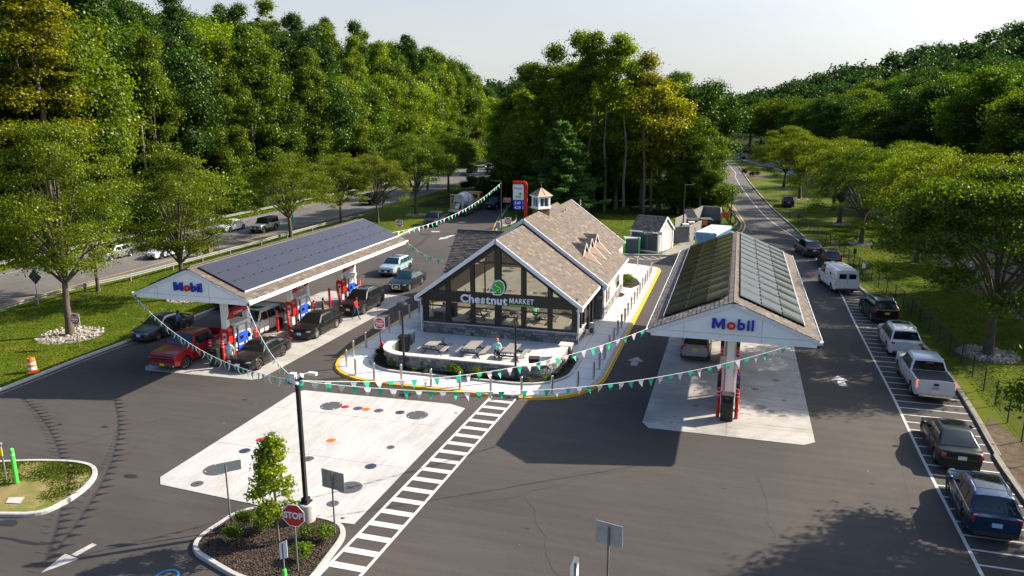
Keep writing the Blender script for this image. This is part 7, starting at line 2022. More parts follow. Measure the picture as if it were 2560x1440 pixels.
MB().slab([(-1.4, .8, 1.5), (-.1, .8, 1.5), (-.6, 1.5, 2.5), (-1.8, 1.5, 2.5)], (0, .04, .02)).build('lid', M['lid_dark'], dm); MB().slab([(.0, -.8, 1.5), (1.4, -.8, 1.5), (1.4, .8, 1.55), (0, .8, 1.55)], (0, 0, .05)).build('lid', M['lid_dark'], dm)
for i, (u, v) in enumerate(((1712, 604), (1727, 598))):
    t_ = thing('air_pump', 'cream air and vacuum machine, %s of two beside the block enclosure' % ('left' if i == 0 else 'right'), 'air machine', G(u, v), .2, 'air and vacuum machines')
    MB().box(0, 0, 0, 1.0, .7, .45).build('base', M['cmu'], t_); MB().box(0, 0, .45, .55, .5, 1.4).build('body', M['cream'], t_); MB().box(0, 0, 1.85, .7, .6, .18).build('top', M['white'], t_)
    MB().tube(smooth3([(.3, -.26, 1.5), (.45, -.35, 1.0), (.35, -.38, .6), (.2, -.3, 1.2)]), .03, 6).build('hose', M['rubber'], t_)
# guardrails
def guardrail(label, pts, z=0, mat=M['galv'], step=4.0, h=.72):
    t_ = thing('guardrail', label, 'guardrail', (0, 0, 0), 0, 'roadside guardrails')
    L_ = smooth_line([(p[0], p[1]) for p in pts], 6)
    prof = [(0, h), (.05, h-.03), (.0, h-.09), (.0, h-.16), (.05, h-.22), (0, h-.28)]
    mb = MB()
    A = [offset_line(L_, o) for o, _ in prof]; n = len(L_); vs = []
    for (o, zz), ln in zip(prof, A): vs += [(p[0], p[1], z+zz) for p in ln]
    B = len(vs)
    for (o, zz), ln in zip(prof, [offset_line(L_, o-.02) for o, _ in prof]): vs += [(p[0], p[1], z+zz) for p in ln]
    m = len(prof); fs = []
    for q in range(m-1):
        for i in range(n-1): fs.append((q*n+i, q*n+i+1, (q+1)*n+i+1, (q+1)*n+i)); fs.append((B+(q+1)*n+i, B+(q+1)*n+i+1, B+q*n+i+1, B+q*n+i))
    for i in range(n-1): fs.append((i, B+i, B+i+1, i+1))
    mb.add(vs, fs).build('rail', mat, t_)
    acc = 0; pm_ = MB().box(0, 0, 0, .12, .15, h).mesh('rail_post', mat)
    for p, q in zip(L_, L_[1:]):
        acc += math.dist(p, q)
        if acc > step: acc = 0; inst('post', pm_, t_, (q[0]-.1, q[1], z), (0, 0, math.atan2(q[1]-p[1], q[0]-p[0])))
guardrail('near guardrail along the lawn edge of the left highway', [tuple(G(*p)[:2]) for p in ((-200, 850), (0, 790), (187, 737), (361, 695), (562, 640), (618, 625), (740, 590), (860, 558), (935, 540))])
guardrail('far guardrail in front of the left woods', [(-53.5, -20), (-52.4, 10), (-52.5, 30), (-52.6, 55), (-52.6, 80), (-52.8, 100)])
guardrail('guardrail along the right highway beyond the locust trees', [(33.5, -20), (33.3, 10), (33.1, 30), (32.5, 60), (31.2, 85), (27.6, 122), (23.2, 150), (18, 172), (13.4, 193)], mat=M['picnic_dark'] if False else M['galv'])
guardrail('short guardrail at the bend of the exit ramp beside the enclosure', [(13.9, 50.5), (14.6, 56), (14.0, 63), (12.9, 76), (11.8, 90)])
guardrail('short guardrail beside the price sign', [(-13.6, 45.5), (-13.0, 49), (-14.5, 55)])
# chain-link fence
fn = thing('chain_link_fence', 'black chain-link fence along the grass strip behind the parked cars', 'fence', (0, 0, 0))
FP = smooth_line([(21.4, 66), (22.1, 63.1), (24.1, 46.7), (25.8, 26.5), (26.65, 18.2), (27.05, 10.9), (27.36, 4.0), (27.35, -.9), (27.15, -5.8), (26.9, -12), (26.7, -20)], 10)
pst = MB().lathe([(0, 1.28), (.03, 1.26), (.03, 0)], 8).mesh('post', M['black'])
acc = 9; D = [0]
for p, q in zip(FP, FP[1:]): D.append(D[-1]+math.dist(p, q))
def fp(d):
    for i in range(len(FP)-1):
        if d <= D[i+1]: t = (d-D[i])/(D[i+1]-D[i]); return Vector((FP[i][0]+(FP[i+1][0]-FP[i][0])*t, FP[i][1]+(FP[i+1][1]-FP[i][1])*t, 0))
    return Vector((*FP[-1], 0))
d = 0
while d < D[-1]: p = fp(d); inst('post', pst, fn, p); d += 2.25
mb = MB(); 
for z in (1.22, .06):
    mb.tube([fp(k*D[-1]/80)+Vector((0, 0, z)) for k in range(81)], .012, 4)
mb.build('rail', M['black'], fn)
mb = MB(); d = -1.2; s_ = .11
def wire(d0, d1, z0, z1):
    a, b = fp(max(0, d0)), fp(min(D[-1], d1)); a = a+Vector((0, 0, z0)); b = b+Vector((0, 0, z1))
    mb.add([a+Vector((.002, 0, .003)), a-Vector((.002, 0, .003)), b-Vector((.002, 0, .003)), b+Vector((.002, 0, .003)), a+Vector((.004, .002, 0)), b+Vector((.004, .002, 0))], [(0, 1, 2, 3), (0, 3, 5, 4), (1, 4, 5, 2)])
while d < D[-1]:
    wire(d, d+1.15, .06, 1.22); wire(d, d+1.15, 1.22, .06); d += s_
tag(mb.build('mesh', M['black'], fn, recalc=False), kind='stuff')
for u, v, lab in ((2155, 709, 'small white notice on a post at the chain-link fence, near the van'), (2133, 670, 'small dark blue notice on a post behind the fence')):
    t_ = thing('small_sign', lab, 'sign', G(u, v), .2, 'notices by the fence'); MB().box(0, 0, 0, .04, .04, 2.0).build('post', M['black'], t_); MB().box(0, -.03, 1.35, .3, .012, .5).build('plate', M['white'] if u > 2150 else M['lid_navy'], t_)
flush_texts(); flush_rows(); flush_people()
# ================================================================== VEGETATION
def leaf_mesh(name, C_, size, mat, nrm=None, up_bias=.3, rs=None, aspect=1.5, jitter=.35):
    """one bent rhombus per point; C_ (n,3)"""
    rs = rs or rng
    n = len(C_)
    nv = rs.normal(size=(n, 3))
    if nrm is not None: nv = nv*.75 + nrm*1.0
    nv[:, 2] += up_bias
    nv /= np.linalg.norm(nv, axis=1)[:, None] + 1e-9
    t = rs.normal(size=(n, 3)); t -= nv*np.sum(t*nv, axis=1)[:, None]; t /= np.linalg.norm(t, axis=1)[:, None] + 1e-9
    b = np.cross(nv, t)
    s = size*(1 + jitter*(rs.random(n)*2-1))[:, None]
    V = np.empty((n, 4, 3))
    V[:, 0] = C_ - t*s*aspect*.5
    V[:, 1] = C_ + b*s*.5 + nv*s*.14
    V[:, 2] = C_ + t*s*aspect*.5 - nv*s*.10
    V[:, 3] = C_ - b*s*.5 + nv*s*.14
    me = bpy.data.meshes.new(name)
    me.vertices.add(n*4); me.vertices.foreach_set('co', V.reshape(-1))
    me.loops.add(n*4); me.loops.foreach_set('vertex_index', np.arange(n*4, dtype=np.int32))
    me.polygons.add(n); me.polygons.foreach_set('loop_start', np.arange(0, n*4, 4, dtype=np.int32))
    me.polygons.foreach_set('loop_total', np.full(n, 4, dtype=np.int32))
    me.materials.append(mat); me.update(calc_edges=True)
    return me

def crown_points(kind, H, R, cb, n, rs):
    """returns points, outward normals and clump centres"""
    pts, nr, cl = [], [], []
    if kind == 'broad':
        k = 64
        cz = (cb+H)/2; rz_ = (H-cb)/2
        for i in range(k):
            d = rs.normal(size=3); d /= np.linalg.norm(d); q = rs.random()**.35*.80
            c = np.array([d[0]*R*q, d[1]*R*q, cz + d[2]*rz_*q]); sh = 1 - .25*max(0, (c[2]-cz)/rz_)
            c[0] *= sh; c[1] *= sh
            cl.append((c, R*rs.choice([.13, .18, .24, .32, .38])))
    elif kind == 'tall':
        k = 78
        for i in range(k):
            f = rs.random(); z = cb + (H-cb)*f; rr = R*(math.sin(PI*min(1, .22+f*.78))**.6)*(.45+.55*rs.random()); a = rs.random()*2*PI
            cl.append((np.array([rr*.75*math.cos(a), rr*.75*math.sin(a), z]), R*rs.choice([.12, .17, .23, .30, .36])))
    elif kind == 'locust':
        k = 95
        for i in range(k):
            a = rs.random()*2*PI; q = rs.random()**.55; rr = R*q*.88
            top = cb + (H-cb)*(1-q**2.2)**.6
            z = top - rs.random()**1.6*(H-cb)*.42*(1-.4*q)
            cl.append((np.array([rr*math.cos(a), rr*math.sin(a), max(cb*.9, z)]), R*rs.uniform(.12, .22)))
    elif kind == 'locust_tall':
        k = 120
        for i in range(k):
            a = rs.random()*2*PI; q = rs.random()**.5; f = rs.random()
            z = cb + (H-cb)*f; env = (math.sin(PI*min(1, .16+f*.80))**.55); rr = R*q*.9*env
            cl.append((np.array([rr*math.cos(a), rr*math.sin(a), z]), R*rs.uniform(.14, .26)))
    elif kind == 'young':
        k = 46
        for i in range(k):
            f = rs.random(); z = cb + (H-cb)*f; rr = R*((1-f)**.55)*(.3+.6*rs.random())*(.5+min(.5, f*3)); a = rs.random()*2*PI
            cl.append((np.array([rr*math.cos(a), rr*math.sin(a), z]), R*rs.uniform(.22, .34)))
    elif kind == 'shrub':
        k = 16
        for i in range(k):
            d = rs.normal(size=3); d /= np.linalg.norm(d); q = rs.random()**.4*.6
            cl.append((np.array([d[0]*R*q, d[1]*R*q, H*.5+d[2]*H*.35*q]), R*rs.uniform(.35, .5)))
    w = np.array([c[1]**2 for c in cl]); w /= w.sum()
    cnt = rs.multinomial(n, w)
    flat = dict(locust=.42, locust_tall=.5, broad=.8, tall=.85, young=.8, shrub=.85)[kind]
    for (c, r), m in zip(cl, cnt):
        d = rs.normal(size=(m, 3)); d /= np.linalg.norm(d, axis=1)[:, None]
        d[:, 2] = np.where(rs.random(m) < .45, np.abs(d[:, 2]), d[:, 2])
        q = (rs.random(m)**.5)*(1+.24*rs.normal(size=m))
        p = c + d*(r*q)[:, None]*np.array([1.1, 1.1, flat])
        pts.append(p); nr.append(d)
    return np.vstack(pts), np.vstack(nr), cl

def trunk_mesh(H, cb, R, cl, r0, mat, rs, lean=.0, nb=9, fork=0, straight=False):
    mb = MB()
    top = cb + (H-cb)*(.55 if not fork else .15)
    pts = [(0, 0, -.3)]; x = y = 0
    for k in range(1, 7):
        z = top*k/6
        x += rs.normal()*.02*H/6*(.3 if straight else 1) + lean*top/6; y += rs.normal()*.02*H/6*(.3 if straight else 1)
        pts.append((x, y, z))
    rad_ = [r0*1.25] + [r0*(1-.62*k/6) for k in range(1, 7)]
    mb.tube(pts, rad_, 8)
    idx = rs.permutation(len(cl))[:nb]
    for i in idx:
        c = cl[i][0]; f = rs.uniform(.45, .95) if not fork else rs.uniform(.5, .8)
        k = int(f*6); k = min(5, max(2, k)); p0 = Vector(pts[k]).lerp(Vector(pts[k+1]), .5)
        c = Vector(c); m = p0.lerp(c, .5) + Vector((0, 0, (c-p0).length*.10))
        mb.tube([p0, p0.lerp(m, .5), m, c], [r0*.42, r0*.32, r0*.22, r0*.06], 5, cap=False)
    return mb.mesh('trunk', mat, smooth=True, angle=60)

TREES = {}
def proto(key, kind, H, R, cb, n, leaf, r0, bark='bark', nb=9, fork=0, seed=0, straight=False, lean=0):
    rs = np.random.default_rng(seed)
    P_, N_r, cl = crown_points(kind, H, R, cb, n, rs)
    me = leaf_mesh('crown', P_, leaf, LEAF['mid'], N_r, .35, rs)
    tr = trunk_mesh(H, cb, R, cl, r0, M[bark], rs, nb=nb, fork=fork, straight=straight, lean=lean)
    TREES[key] = (me, tr, H)
def plant(key, x, y, z, h, label, mat, group=None, name='tree', cat='tree', rz=None, wide=1.0, bark=None):
    me, tr, H = TREES[key]; s = h/H
    t_ = thing(name, label, cat, (x, y, z), random.uniform(0, 2*PI) if rz is None else rz, group, (s*wide, s*wide, s))
    c = inst('crown', me, t_, mat=LEAF[mat])
    if tr:
        b = inst('trunk', tr, t_)
        if bark: b.material_slots[0].link = 'OBJECT'; b.material_slots[0].material = M[bark]
    return t_
for i in range(4): proto('broad%d' % i, 'broad', 18, 5.2, 3.2, 36000, .175, .30, nb=6, seed=10+i)
for i in range(4): proto('tall%d' % i, 'tall', 24, 4.4, 5.0, 38000, .18, .30, bark='bark_pale', nb=7, seed=20+i)
for i in range(2): proto('tall_locust%d' % i, 'locust_tall', 13.5, 4.9, 4.6, 44000, .088, .26, nb=26, fork=1, seed=80+i)
for i in range(5): proto('locust%d' % i, 'locust', 10, 6.2, 3.6, 36000, .092, .27, nb=22, fork=1, seed=30+i)
proto('locust_dense', 'locust', 10, 6.2, 3.6, 62000, .10, .27, nb=24, fork=1, seed=33)
proto('young', 'young', 4.2, 1.05, 1.2, 6000, .085, .045, bark='bark_pale', nb=12, seed=5)
for i in range(3): proto('shrub%d' % i, 'shrub', 1.0, .62, 0, 1600, .055, .03, nb=5, seed=50+i)
for i in range(3): proto('bush%d' % i, 'shrub', 5.0, 3.4, 0, 14000, .15, .08, nb=3, seed=60+i)

# pine
def pine_proto():
    rs = np.random.default_rng(77); H, R = 13.5, 6.3; mb = MB()
    mb.tube([(0, 0, -.2), (0, 0, 5), (.1, 0, 9), (0, .1, 13.2)], [.32, .24, .14, .03], 8)
    P_, N_r = [], []
    z = 1.2
    while z < 13.2:
        f = (z-1.2)/12; L_ = R*(1-f)**.75*rs.uniform(.85, 1.1) + .35; nb = int(7-3*f)
        a0 = rs.random()*6
        for k in range(nb):
            a = a0+2*PI*k/nb+rs.normal()*.15; l = L_*rs.uniform(.75, 1.12); dz = l*.10
            tip = Vector((l*math.cos(a), l*math.sin(a), z+dz)); mid_ = Vector((l*.5*math.cos(a), l*.5*math.sin(a), z-.02*l))
            mb.tube([(0, 0, z), mid_, tip], [.07*(1-f)+.02, .04, .012], 4, cap=False)
            m = int(210*l/3); t = rs.random(m)**.7
            wd = .13+.42*l*.34*np.sin(np.clip(t, .05, 1)*PI*.85)
            side = np.array([-math.sin(a), math.cos(a), 0]); u = rs.uniform(-1, 1, m)
            c = np.outer(t, np.array([tip.x, tip.y, 0])) + np.outer(u*wd, side); c[:, 2] = z + dz*t*1.3 + rs.normal(size=m)*.10 + .06
            P_.append(c); N_r.append(np.tile(np.array([0, 0, 1.]), (m, 1)))
        z += rs.uniform(.42, .62)
    P_ = np.vstack(P_); N_r = np.vstack(N_r)
    me = leaf_mesh('crown', P_, .16, LEAF['pine'], N_r, .2, rs, aspect=3.2)
    TREES['pine'] = (me, mb.mesh('trunk', M['bark'], smooth=True), H)
pine_proto()

# --- lawn trees on the left, with rings of stones
ground_gravel = ground_mat('gravel', (.16, .145, .12), (.34, .31, .27), (.10, .09, .075), 3, 9, 30, .9, .8)
def rock_ring(x, y, r, label, n=150, z=0):
    t_ = thing('stone_ring', label, 'stone ring', (x, y, z), 0, 'rings of stones round the lawn trees')
    ms = []
    for q in range(3):
        mb = MB(); mb.sphere((0, 0, .3), .5, 6, 4, sc=(1, .8, .6)); mb.v = [(a+random.uniform(-.08, .08), b+random.uniform(-.08, .08), max(-.05, c+random.uniform(-.06, .06))) for a, b, c in mb.v]; ms.append(mb.mesh('stone', M['rock%s' % ('' if q == 0 else q+1)]))
    g_ = MB().lathe([(0, .05), (r*.8, .05), (r*1.02, .0)], 24, z=.0).build('gravel', ground_gravel, t_); g_['kind'] = 'stuff'
    for k in range(n):
        a = random.random()*2*PI; q = r*math.sqrt(random.uniform(.02, 1)); s = random.uniform(.13, .26)
        inst('stone', random.choice(ms), t_, (q*math.cos(a), q*math.sin(a), random.uniform(-.02, .05)), (0, 0, random.random()*6), (s, s*random.uniform(.7, 1), s))
LAWN = [(-27.7, -6.3, 13.6, 'tall_locust0', 'locust', 'largest light green locust on the lawn at the far left, rock ring at its foot', 1.02, 2.0),
        (-27.2, 4.2, 11.2, 'tall_locust1', 'locust', 'multi-stemmed locust tree rising behind the left canopy gable', 1.12, 1.4),
        (-36.0, 4.5, 9.0, 'locust3', 'locust_dark', 'locust tree beyond the highway shoulder at the left edge', .70, 0),
        (-34.9, 31.5, 9.6, 'locust2', 'locust', 'v-shaped locust tree in front of the silver off-roader', .98, 0),
        (-34.9, 43.2, 9.3, 'locust3', 'locust', 'locust tree behind the middle of the left canopy roof', .80, 0),
        (-31.2, 46.4, 9.2, 'locust4', 'locust2', 'slim locust tree behind the far end of the left canopy', .80, 0),
        (-29.6, 55.3, 11.2, 'locust0', 'locust_dark', 'dark locust tree with a rock ring beside the mixer truck', .92, 1.5),
        (-36.5, 86.0, 10.6, 'locust1', 'locust_dark', 'dark locust tree farthest along the highway lawn', .92, 0)]
for x, y, h, key, mat, lab, wide, ring in LAWN:
    plant(key, x, y, 0, h, lab, mat, 'locust trees on the left lawn', 'locust_tree', wide=wide)
    if ring: rock_ring(x, y, ring, 'ring of pale stones round the ' + ('leftmost lawn tree' if ring > 1.9 else 'tree behind the left canopy gable' if ring == 1.4 else 'dark tree beside the mixer'), int(105*ring))
RIGHT = [(22.8, 110.0, 11.2, 'locust2', 'locust', 'farthest bright locust by the exit road', 1.0, 1.4), (24.4, 91.0, 10.4, 'locust3', 'locust', 'second farthest locust near the suv on the grass', 1.0, 1.4),
         (28.2, 77.0, 10.4, 'locust4', 'locust', 'round bright locust behind the suv on the grass', 1.05, 0), (27.3, 62.0, 10.6, 'locust1', 'locust2', 'leaning locust with a stone ring behind the fence corner', 1.08, 1.5), (27.8, 46.2, 10.8, 'locust4', 'locust_dark', 'locust just behind the fence opposite the white van', .95, 1.4),
         (36.2, 69.0, 10.2, 'locust0', 'locust_dark', 'thick-trunked locust beside the right highway', 1.05, 0), (32.4, 54.5, 10.2, 'locust2', 'locust', 'wide locust between the fence and the right highway', .95, 0), (31.5, 36.5, 10.8, 'locust0', 'locust', 'light green locust arching over the fence behind the white van', 1.0, 0),
         (31.6, 24.0, 11.0, 'locust3', 'locust2', 'broad locust arching over the fence behind the black compact suv', 1.05, 0),
         (29.4, 5.8, 11.2, 'locust_dense', 'locust_dark', 'nearest dark locust with thick trunk and stone ring at the right edge', 1.06, 1.7), (34.0, 15.0, 11.4, 'locust1', 'locust2', 'olive locust filling the right edge behind the nearest trunk', 1.05, 0)]
for x, y, h, key, mat, lab, wide, ring in RIGHT:
    plant(key, x, y, 0, h, lab, mat, 'locust trees along the right fence', 'locust_tree', wide=wide)
    if ring: rock_ring(x, y, ring, 'ring of stones round the ' + ' '.join(lab.split(' with')[0].split()[:9]), int(90*ring))
# trees standing just outside the picture on the right whose shade falls across the lot
for x, y, h, key in ((30.5, -16.5, 11.0, 'locust_dense'), (30.5, -28.0, 10.5, 'locust4')):
    plant(key, x, y, 0, h, 'locust tree just outside the right edge, %s one' % ('nearer the blue hatchback' if y > -20 else 'lower'), 'locust_dark', 'locust trees outside the right edge', 'locust_tree')
# --- young maple and shrubs on the island
p = G(697, 1352, .115)
plant('young', p.x, p.y, .115, 3.85, 'young upright maple with bright yellow-green leaves on the mulch island', 'maple', None, 'young_tree', rz=.4)
for k, (u, v, s) in enumerate(((613, 1316, 1.0), (659, 1328, 1.0), (581, 1353, .95), (766, 1350, .85), (815, 1352, .95), (757, 1400, 1.0))):
    p = G(u, v, .115)
    lab = ('round green shrub beside the left sign post', 'round green shrub left of the young maple trunk', 'yellow-green shrub nearest the left point of the island', 'green shrub just right of the stop sign post', 'green shrub at the foot of the dark grey sign', 'bright shrub in front of the stop sign at the island bottom')[k]
    plant('shrub%d' % (k % 3), p.x, p.y, .115, .72*s, lab, 'shrub', 'round shrubs on the mulch island', 'shrub', 'shrub')
for k, (u, v, s, mt) in enumerate(((948, 890, .95, 'shrub_dark'), (958, 905, .8, 'shrub_dark'), (978, 917, .75, 'shrub'), (1037, 929, .5, 'yellow'), (1066, 933, .45, 'gold'), (1132, 936, 1.25, 'shrub'), (1188, 945, 1.2, 'shrub'), (1210, 944, .9, 'shrub'), (1322, 953, .5, 'shrub'), (1360, 952, .6, 'shrub'), (1385, 945, .6, 'shrub_dark'), (1408, 932, .5, 'shrub_dark'), (1425, 915, .7, 'shrub_dark'), (1150, 940, .9, 'yellow'))):
    p = G(u, v, .17)
    plant('shrub%d' % (k % 3), p.x, p.y, .16, .62*s, 'low plant in the bed below the terrace wall, %s from the left' % NUM[k], mt, 'plants in the terrace bed', 'shrub', 'plant')
for k, (x, y, h, lab) in enumerate(((5.6, 19.0, .9, 'light green shrub in the walkway bed, left one'), (6.0, 18.4, .8, 'light green shrub in the walkway bed, right one'))):
    plant('shrub%d' % k, x, y, .14, h, lab, 'shrub', 'shrubs in the walkway bed', 'shrub', 'shrub', wide=1.2)
for k, (u, v, s) in enumerate(((1165, 477, 2.4), (1185, 466, 2.4), (1200, 477, 2.0), (1207, 462, 2.3), (1218, 468, 2.1), (1232, 459, 2.3), (1245, 452, 2.2), (1178, 458, 2.2))):
    p = G(u, v); plant('shrub%d' % (k % 3), p.x, p.y, 0, s*.9, 'clipped dark bush in the bed by the exit ramp, %s from the left' % NUM[k], 'shrub_dark', 'clipped bushes by the exit ramp', 'bush', 'bush', wide=1.25)
for k, (u, v, s) in enumerate(((1862, 437, 1.6), (1880, 443, 1.6), (1893, 441, 1.4))):
    p = G(u, v); plant('shrub%d' % k, p.x, p.y, 0, s, 'dark bush in the mulch beside the far exit road, %s from the left' % NUM[k], 'shrub_dark', 'bushes beside the far exit road', 'bush', 'bush')

# --- pine in the middle
plant('pine', -9.4, 60.5, 0, 13.4, 'big dark green pine with spreading tiers behind the store', 'pine', None, 'pine_tree', rz=.5)

# --- central wood
rr = random.Random(3)
def pick(*a): return rr.choice(a)
CENT = [(-21.8, 86, 21.5, 'tall3', 'mid', 1.3), (-19.8, 79, 17.5, 'tall0', 'yellow', 1.25), (-17.0, 74, 21, 'tall1', 'olive', 1.2), (-24.0, 88, 19.5, 'broad0', 'yellow', 1.15), (-13.5, 72, 23.5, 'tall2', 'yellow', 1.15), (-10.2, 75, 25.2, 'tall3', 'yellow', 1.05), (-6.8, 71, 25.2, 'tall0', 'olive', 1.05),
        (-3.2, 70, 24.4, 'tall1', 'yellow', 1.1), (0.4, 72, 22.0, 'tall2', 'gold', 1.2), (3.2, 70, 21.0, 'broad1', 'gold', 1.1), (5.4, 76, 19.6, 'broad2', 'mid', 1.1), (9.2, 77, 20.8, 'broad3', 'dark', 1.0), (7.2, 69.5, 15.2, 'broad0', 'mid', 1.0), (9.8, 71, 14.0, 'broad1', 'shrub', 1.0), (9.4, 66.5, 9.5, 'broad2', 'mid', 1.1), (6.2, 66.8, 8.0, 'broad3', 'olive', 1.0),
        (-17.8, 67, 13.5, 'broad2', 'olive', 1.15), (-21.5, 73, 12.0, 'broad1', 'mid', 1.2), (-26.5, 96, 19, 'broad3', 'yellow', 1.1), (-28.5, 106, 18, 'broad0', 'mid', 1.1), (-14.5, 68, 12.5, 'broad3', 'mid', 1.1), (-4.5, 67.5, 9.5, 'broad0', 'dark', .9)]
for x, y, h, key, mt, w in CENT:
    kind = {'yellow': 'tall yellow-green tree at the front of the central wood', 'gold': 'golden-tinged tree at the front of the central wood', 'olive': 'tall olive green tree at the front of the central wood', 'mid': 'mid green tree at the front of the central wood', 'dark': 'dark green tree at the front of the central wood', 'shrub': 'bright leafy tree low at the right edge of the central wood'}[mt]
    plant(key, x, y, 0, h, kind, mt, 'trees at the front of the central wood', 'broadleaf_tree', wide=w, bark='bark_pale')
def ok_center(x, y):
    l = -26 - max(0, y-80)*.17 if y < 130 else -34.5-(y-130)*.32
    r = np.interp(y, [60, 84, 107, 135, 180, 235], [10.6, 10.2, 8.4, 5.4, -1, -10])
    return l+3 < x < r-2.5
n = 0; tries = 0; placed = [(c[0], c[1]) for c in CENT]
while n < 44 and tries < 5000:
    tries += 1; x = rr.uniform(-60, 12); y = rr.uniform(82, 235)
    if not ok_center(x, y) or any(math.hypot(x-a, y-b) < 6.6 for a, b in placed): continue
    placed.append((x, y)); n += 1
    h = rr.uniform(17.5, 22)
    plant(pick('broad0', 'broad1', 'broad2', 'broad3', 'tall0', 'tall1', 'tall2', 'tall3'), x, y, 0, h, 'tall broadleaf tree inside the central wood between the roads', pick('mid', 'olive', 'dark', 'yellow'), 'trees inside the central wood', 'broadleaf_tree', wide=rr.uniform(1, 1.25))
for k in range(26):
    x = -24+k*1.38+rr.uniform(-.6, .6); y = 68.5+rr.uniform(-1, 6)+(4 if x < -12 else 0)
    if -13 < x < 4: y += 7
    plant('bush%d' % (k % 3), x, y, -.3, rr.uniform(3.0, 6.0), 'dark undergrowth bush at the foot of the central wood', pick('dark', 'dark', 'mid'), 'undergrowth below the central wood', 'bush', 'bush')
for k, (u, v, s) in enumerate(((1745, 545, 1.4), (1775, 540, 1.2), (1722, 540, 1.6), (1560, 540, 1.5))):
    p = G(u, v); plant('shrub%d' % (k % 3), p.x, p.y, 0, s, 'shrub on the grass in front of the wood, %s' % ('right of the shed', 'nearest the exit road', 'behind the tall light', 'above the store roof')[k], 'mid', None, 'shrub', 'shrub')
# thin pale trunks seen against the dark wood
for k, (x, y, h) in enumerate(((-4.4, 66.5, 15), (-1.4, 66.0, 14), (1.4, 66.4, 16), (2.3, 68.2, 14), (6.4, 66.8, 12), (-7.0, 68.0, 14))):
    t_ = thing('bare_trunk', 'pale leaning bare trunk at the edge of the dark wood, %s from the left' % NUM[[1, 2, 3, 4, 5, 0][k]], 'tree trunk', (x, y, 0), rr.random()*6, 'bare trunks at the wood edge')
    MB().tube([(0, 0, -.2), (.2, 0, h*.3), (.7*rr.uniform(-1, 1), .3, h*.65), (1.4*rr.uniform(-1, 1), .5, h)], [.24, .20, .15, .08], 8).build('trunk', M['bark_pale'], t_, smooth=True)

# --- left woods on the rising ground
n = 0; tries = 0; placed = []
while n < 165 and tries < 12000:
    tries += 1; y = rr.uniform(-12, 215); edge = float(np.interp(y, [-20, 100, 145, 180, 210], [-56.5, -56.5, -58.5, -62.5, -68])); d = rr.random()**1.3*36
    x = edge-d
    if 6 < y < 24 and d < 5.5: continue
    if any(math.hypot(x-a, y-b) < 4.6+d*.05 for a, b in placed): continue
    placed.append((x, y)); n += 1
    h = rr.uniform(16.5, 23) + (4.5 if y < 75 else 4.0 if y < 110 else 5.5 if y < 170 else 0)
    front = d < 6
    mt = pick('mid', 'mid', 'olive', 'yellow', 'dark', 'dark', 'olive', 'dark') if d < 14 else pick('mid', 'dark', 'dark', 'dark', 'olive')  # extra dark leaf tones stand in for shaded gaps between crowns
    key = pick('broad0', 'broad1', 'broad2', 'broad3', 'tall0', 'tall1', 'tall2', 'tall3')
    lab = {True: 'broadleaf tree in the front row of the woods beyond the left highway', False: 'broadleaf tree higher on the wooded slope beyond the left highway'}[front]
    plant(key, x, y, terrain_h(x, y)-.4, h, lab, mt, 'trees of the left woods, front row' if front else 'trees of the left woods, upper slope', 'broadleaf_tree', wide=rr.uniform(.85, 1.15))
for k in range(54):
    y = -10+k*3.7+rr.uniform(-1, 1); edge = float(np.interp(y, [-20, 100, 145, 180, 210], [-54.8, -54.8, -57.0, -61, -66.5])); x = edge-rr.uniform(0, 3.5)
    plant('bush%d' % (k % 3), x, y, -.5, rr.uniform(3.5, 8.5), 'leafy bush along the highway edge of the left woods', pick('mid', 'shrub', 'olive', 'mid', 'yellow'), 'bushes along the left woods', 'bush', 'bush', wide=rr.uniform(.8, 1.1))
# tall pale-stemmed tree with golden crown at the left
x, y = -56.3, 19.5
t_ = thing('tall_golden_tree', 'tall bare-stemmed tree with golden green crown towering at the left', 'tree', (x, y, .5), .3)
c = inst('crown', TREES['tall1'][0], t_, (0, 0, 5.2), (0, 0, 0), (1.25, 1.25, .95), LEAF['gold'])
MB().tube([(0, 0, -1), (.2, -.2, 5), (-.1, .1, 10), (.6, 0, 14), (.2, 0, 20)], [.50, .42, .34, .26, .12], 10).build('trunk', M['bark_pale'], t_, smooth=True)
MB().tube([(.1, -.1, 9), (-1.3, .3, 13), (-1.6, .2, 20)], [.22, .16, .08], 8).build('trunk', M['bark_pale'], t_, smooth=True)
# rock face by the far highway
rf = thing('rock_cut', 'pale reddish rock face between the woods and the far left highway', 'rock face', (0, 0, 0))
mb = MB(); q = random.Random(4); L1 = smooth_line([(-57.5, 150), (-60.5, 172), (-65, 195), (-71, 215)], 8); n = len(L1)
rows = [(0, 0), (-.8, 1.6), (-1.4, 3.3), (-2.8, 5.0)]
vs = []
for o, z in rows: vs += [(px_-abs(o)-q.uniform(-.5, .5), py_, z+q.uniform(-.4, .4)+.2) for px_, py_ in L1]
mb.add(vs, [(r*n+i, r*n+i+1, (r+1)*n+i+1, (r+1)*n+i) for r in range(3) for i in range(n-1)]); mb.build('face', pm('rock_face', (.34, .22, .15), .9, var=.35, scale=.8, bump=.6, bscale=2), rf, recalc=False)

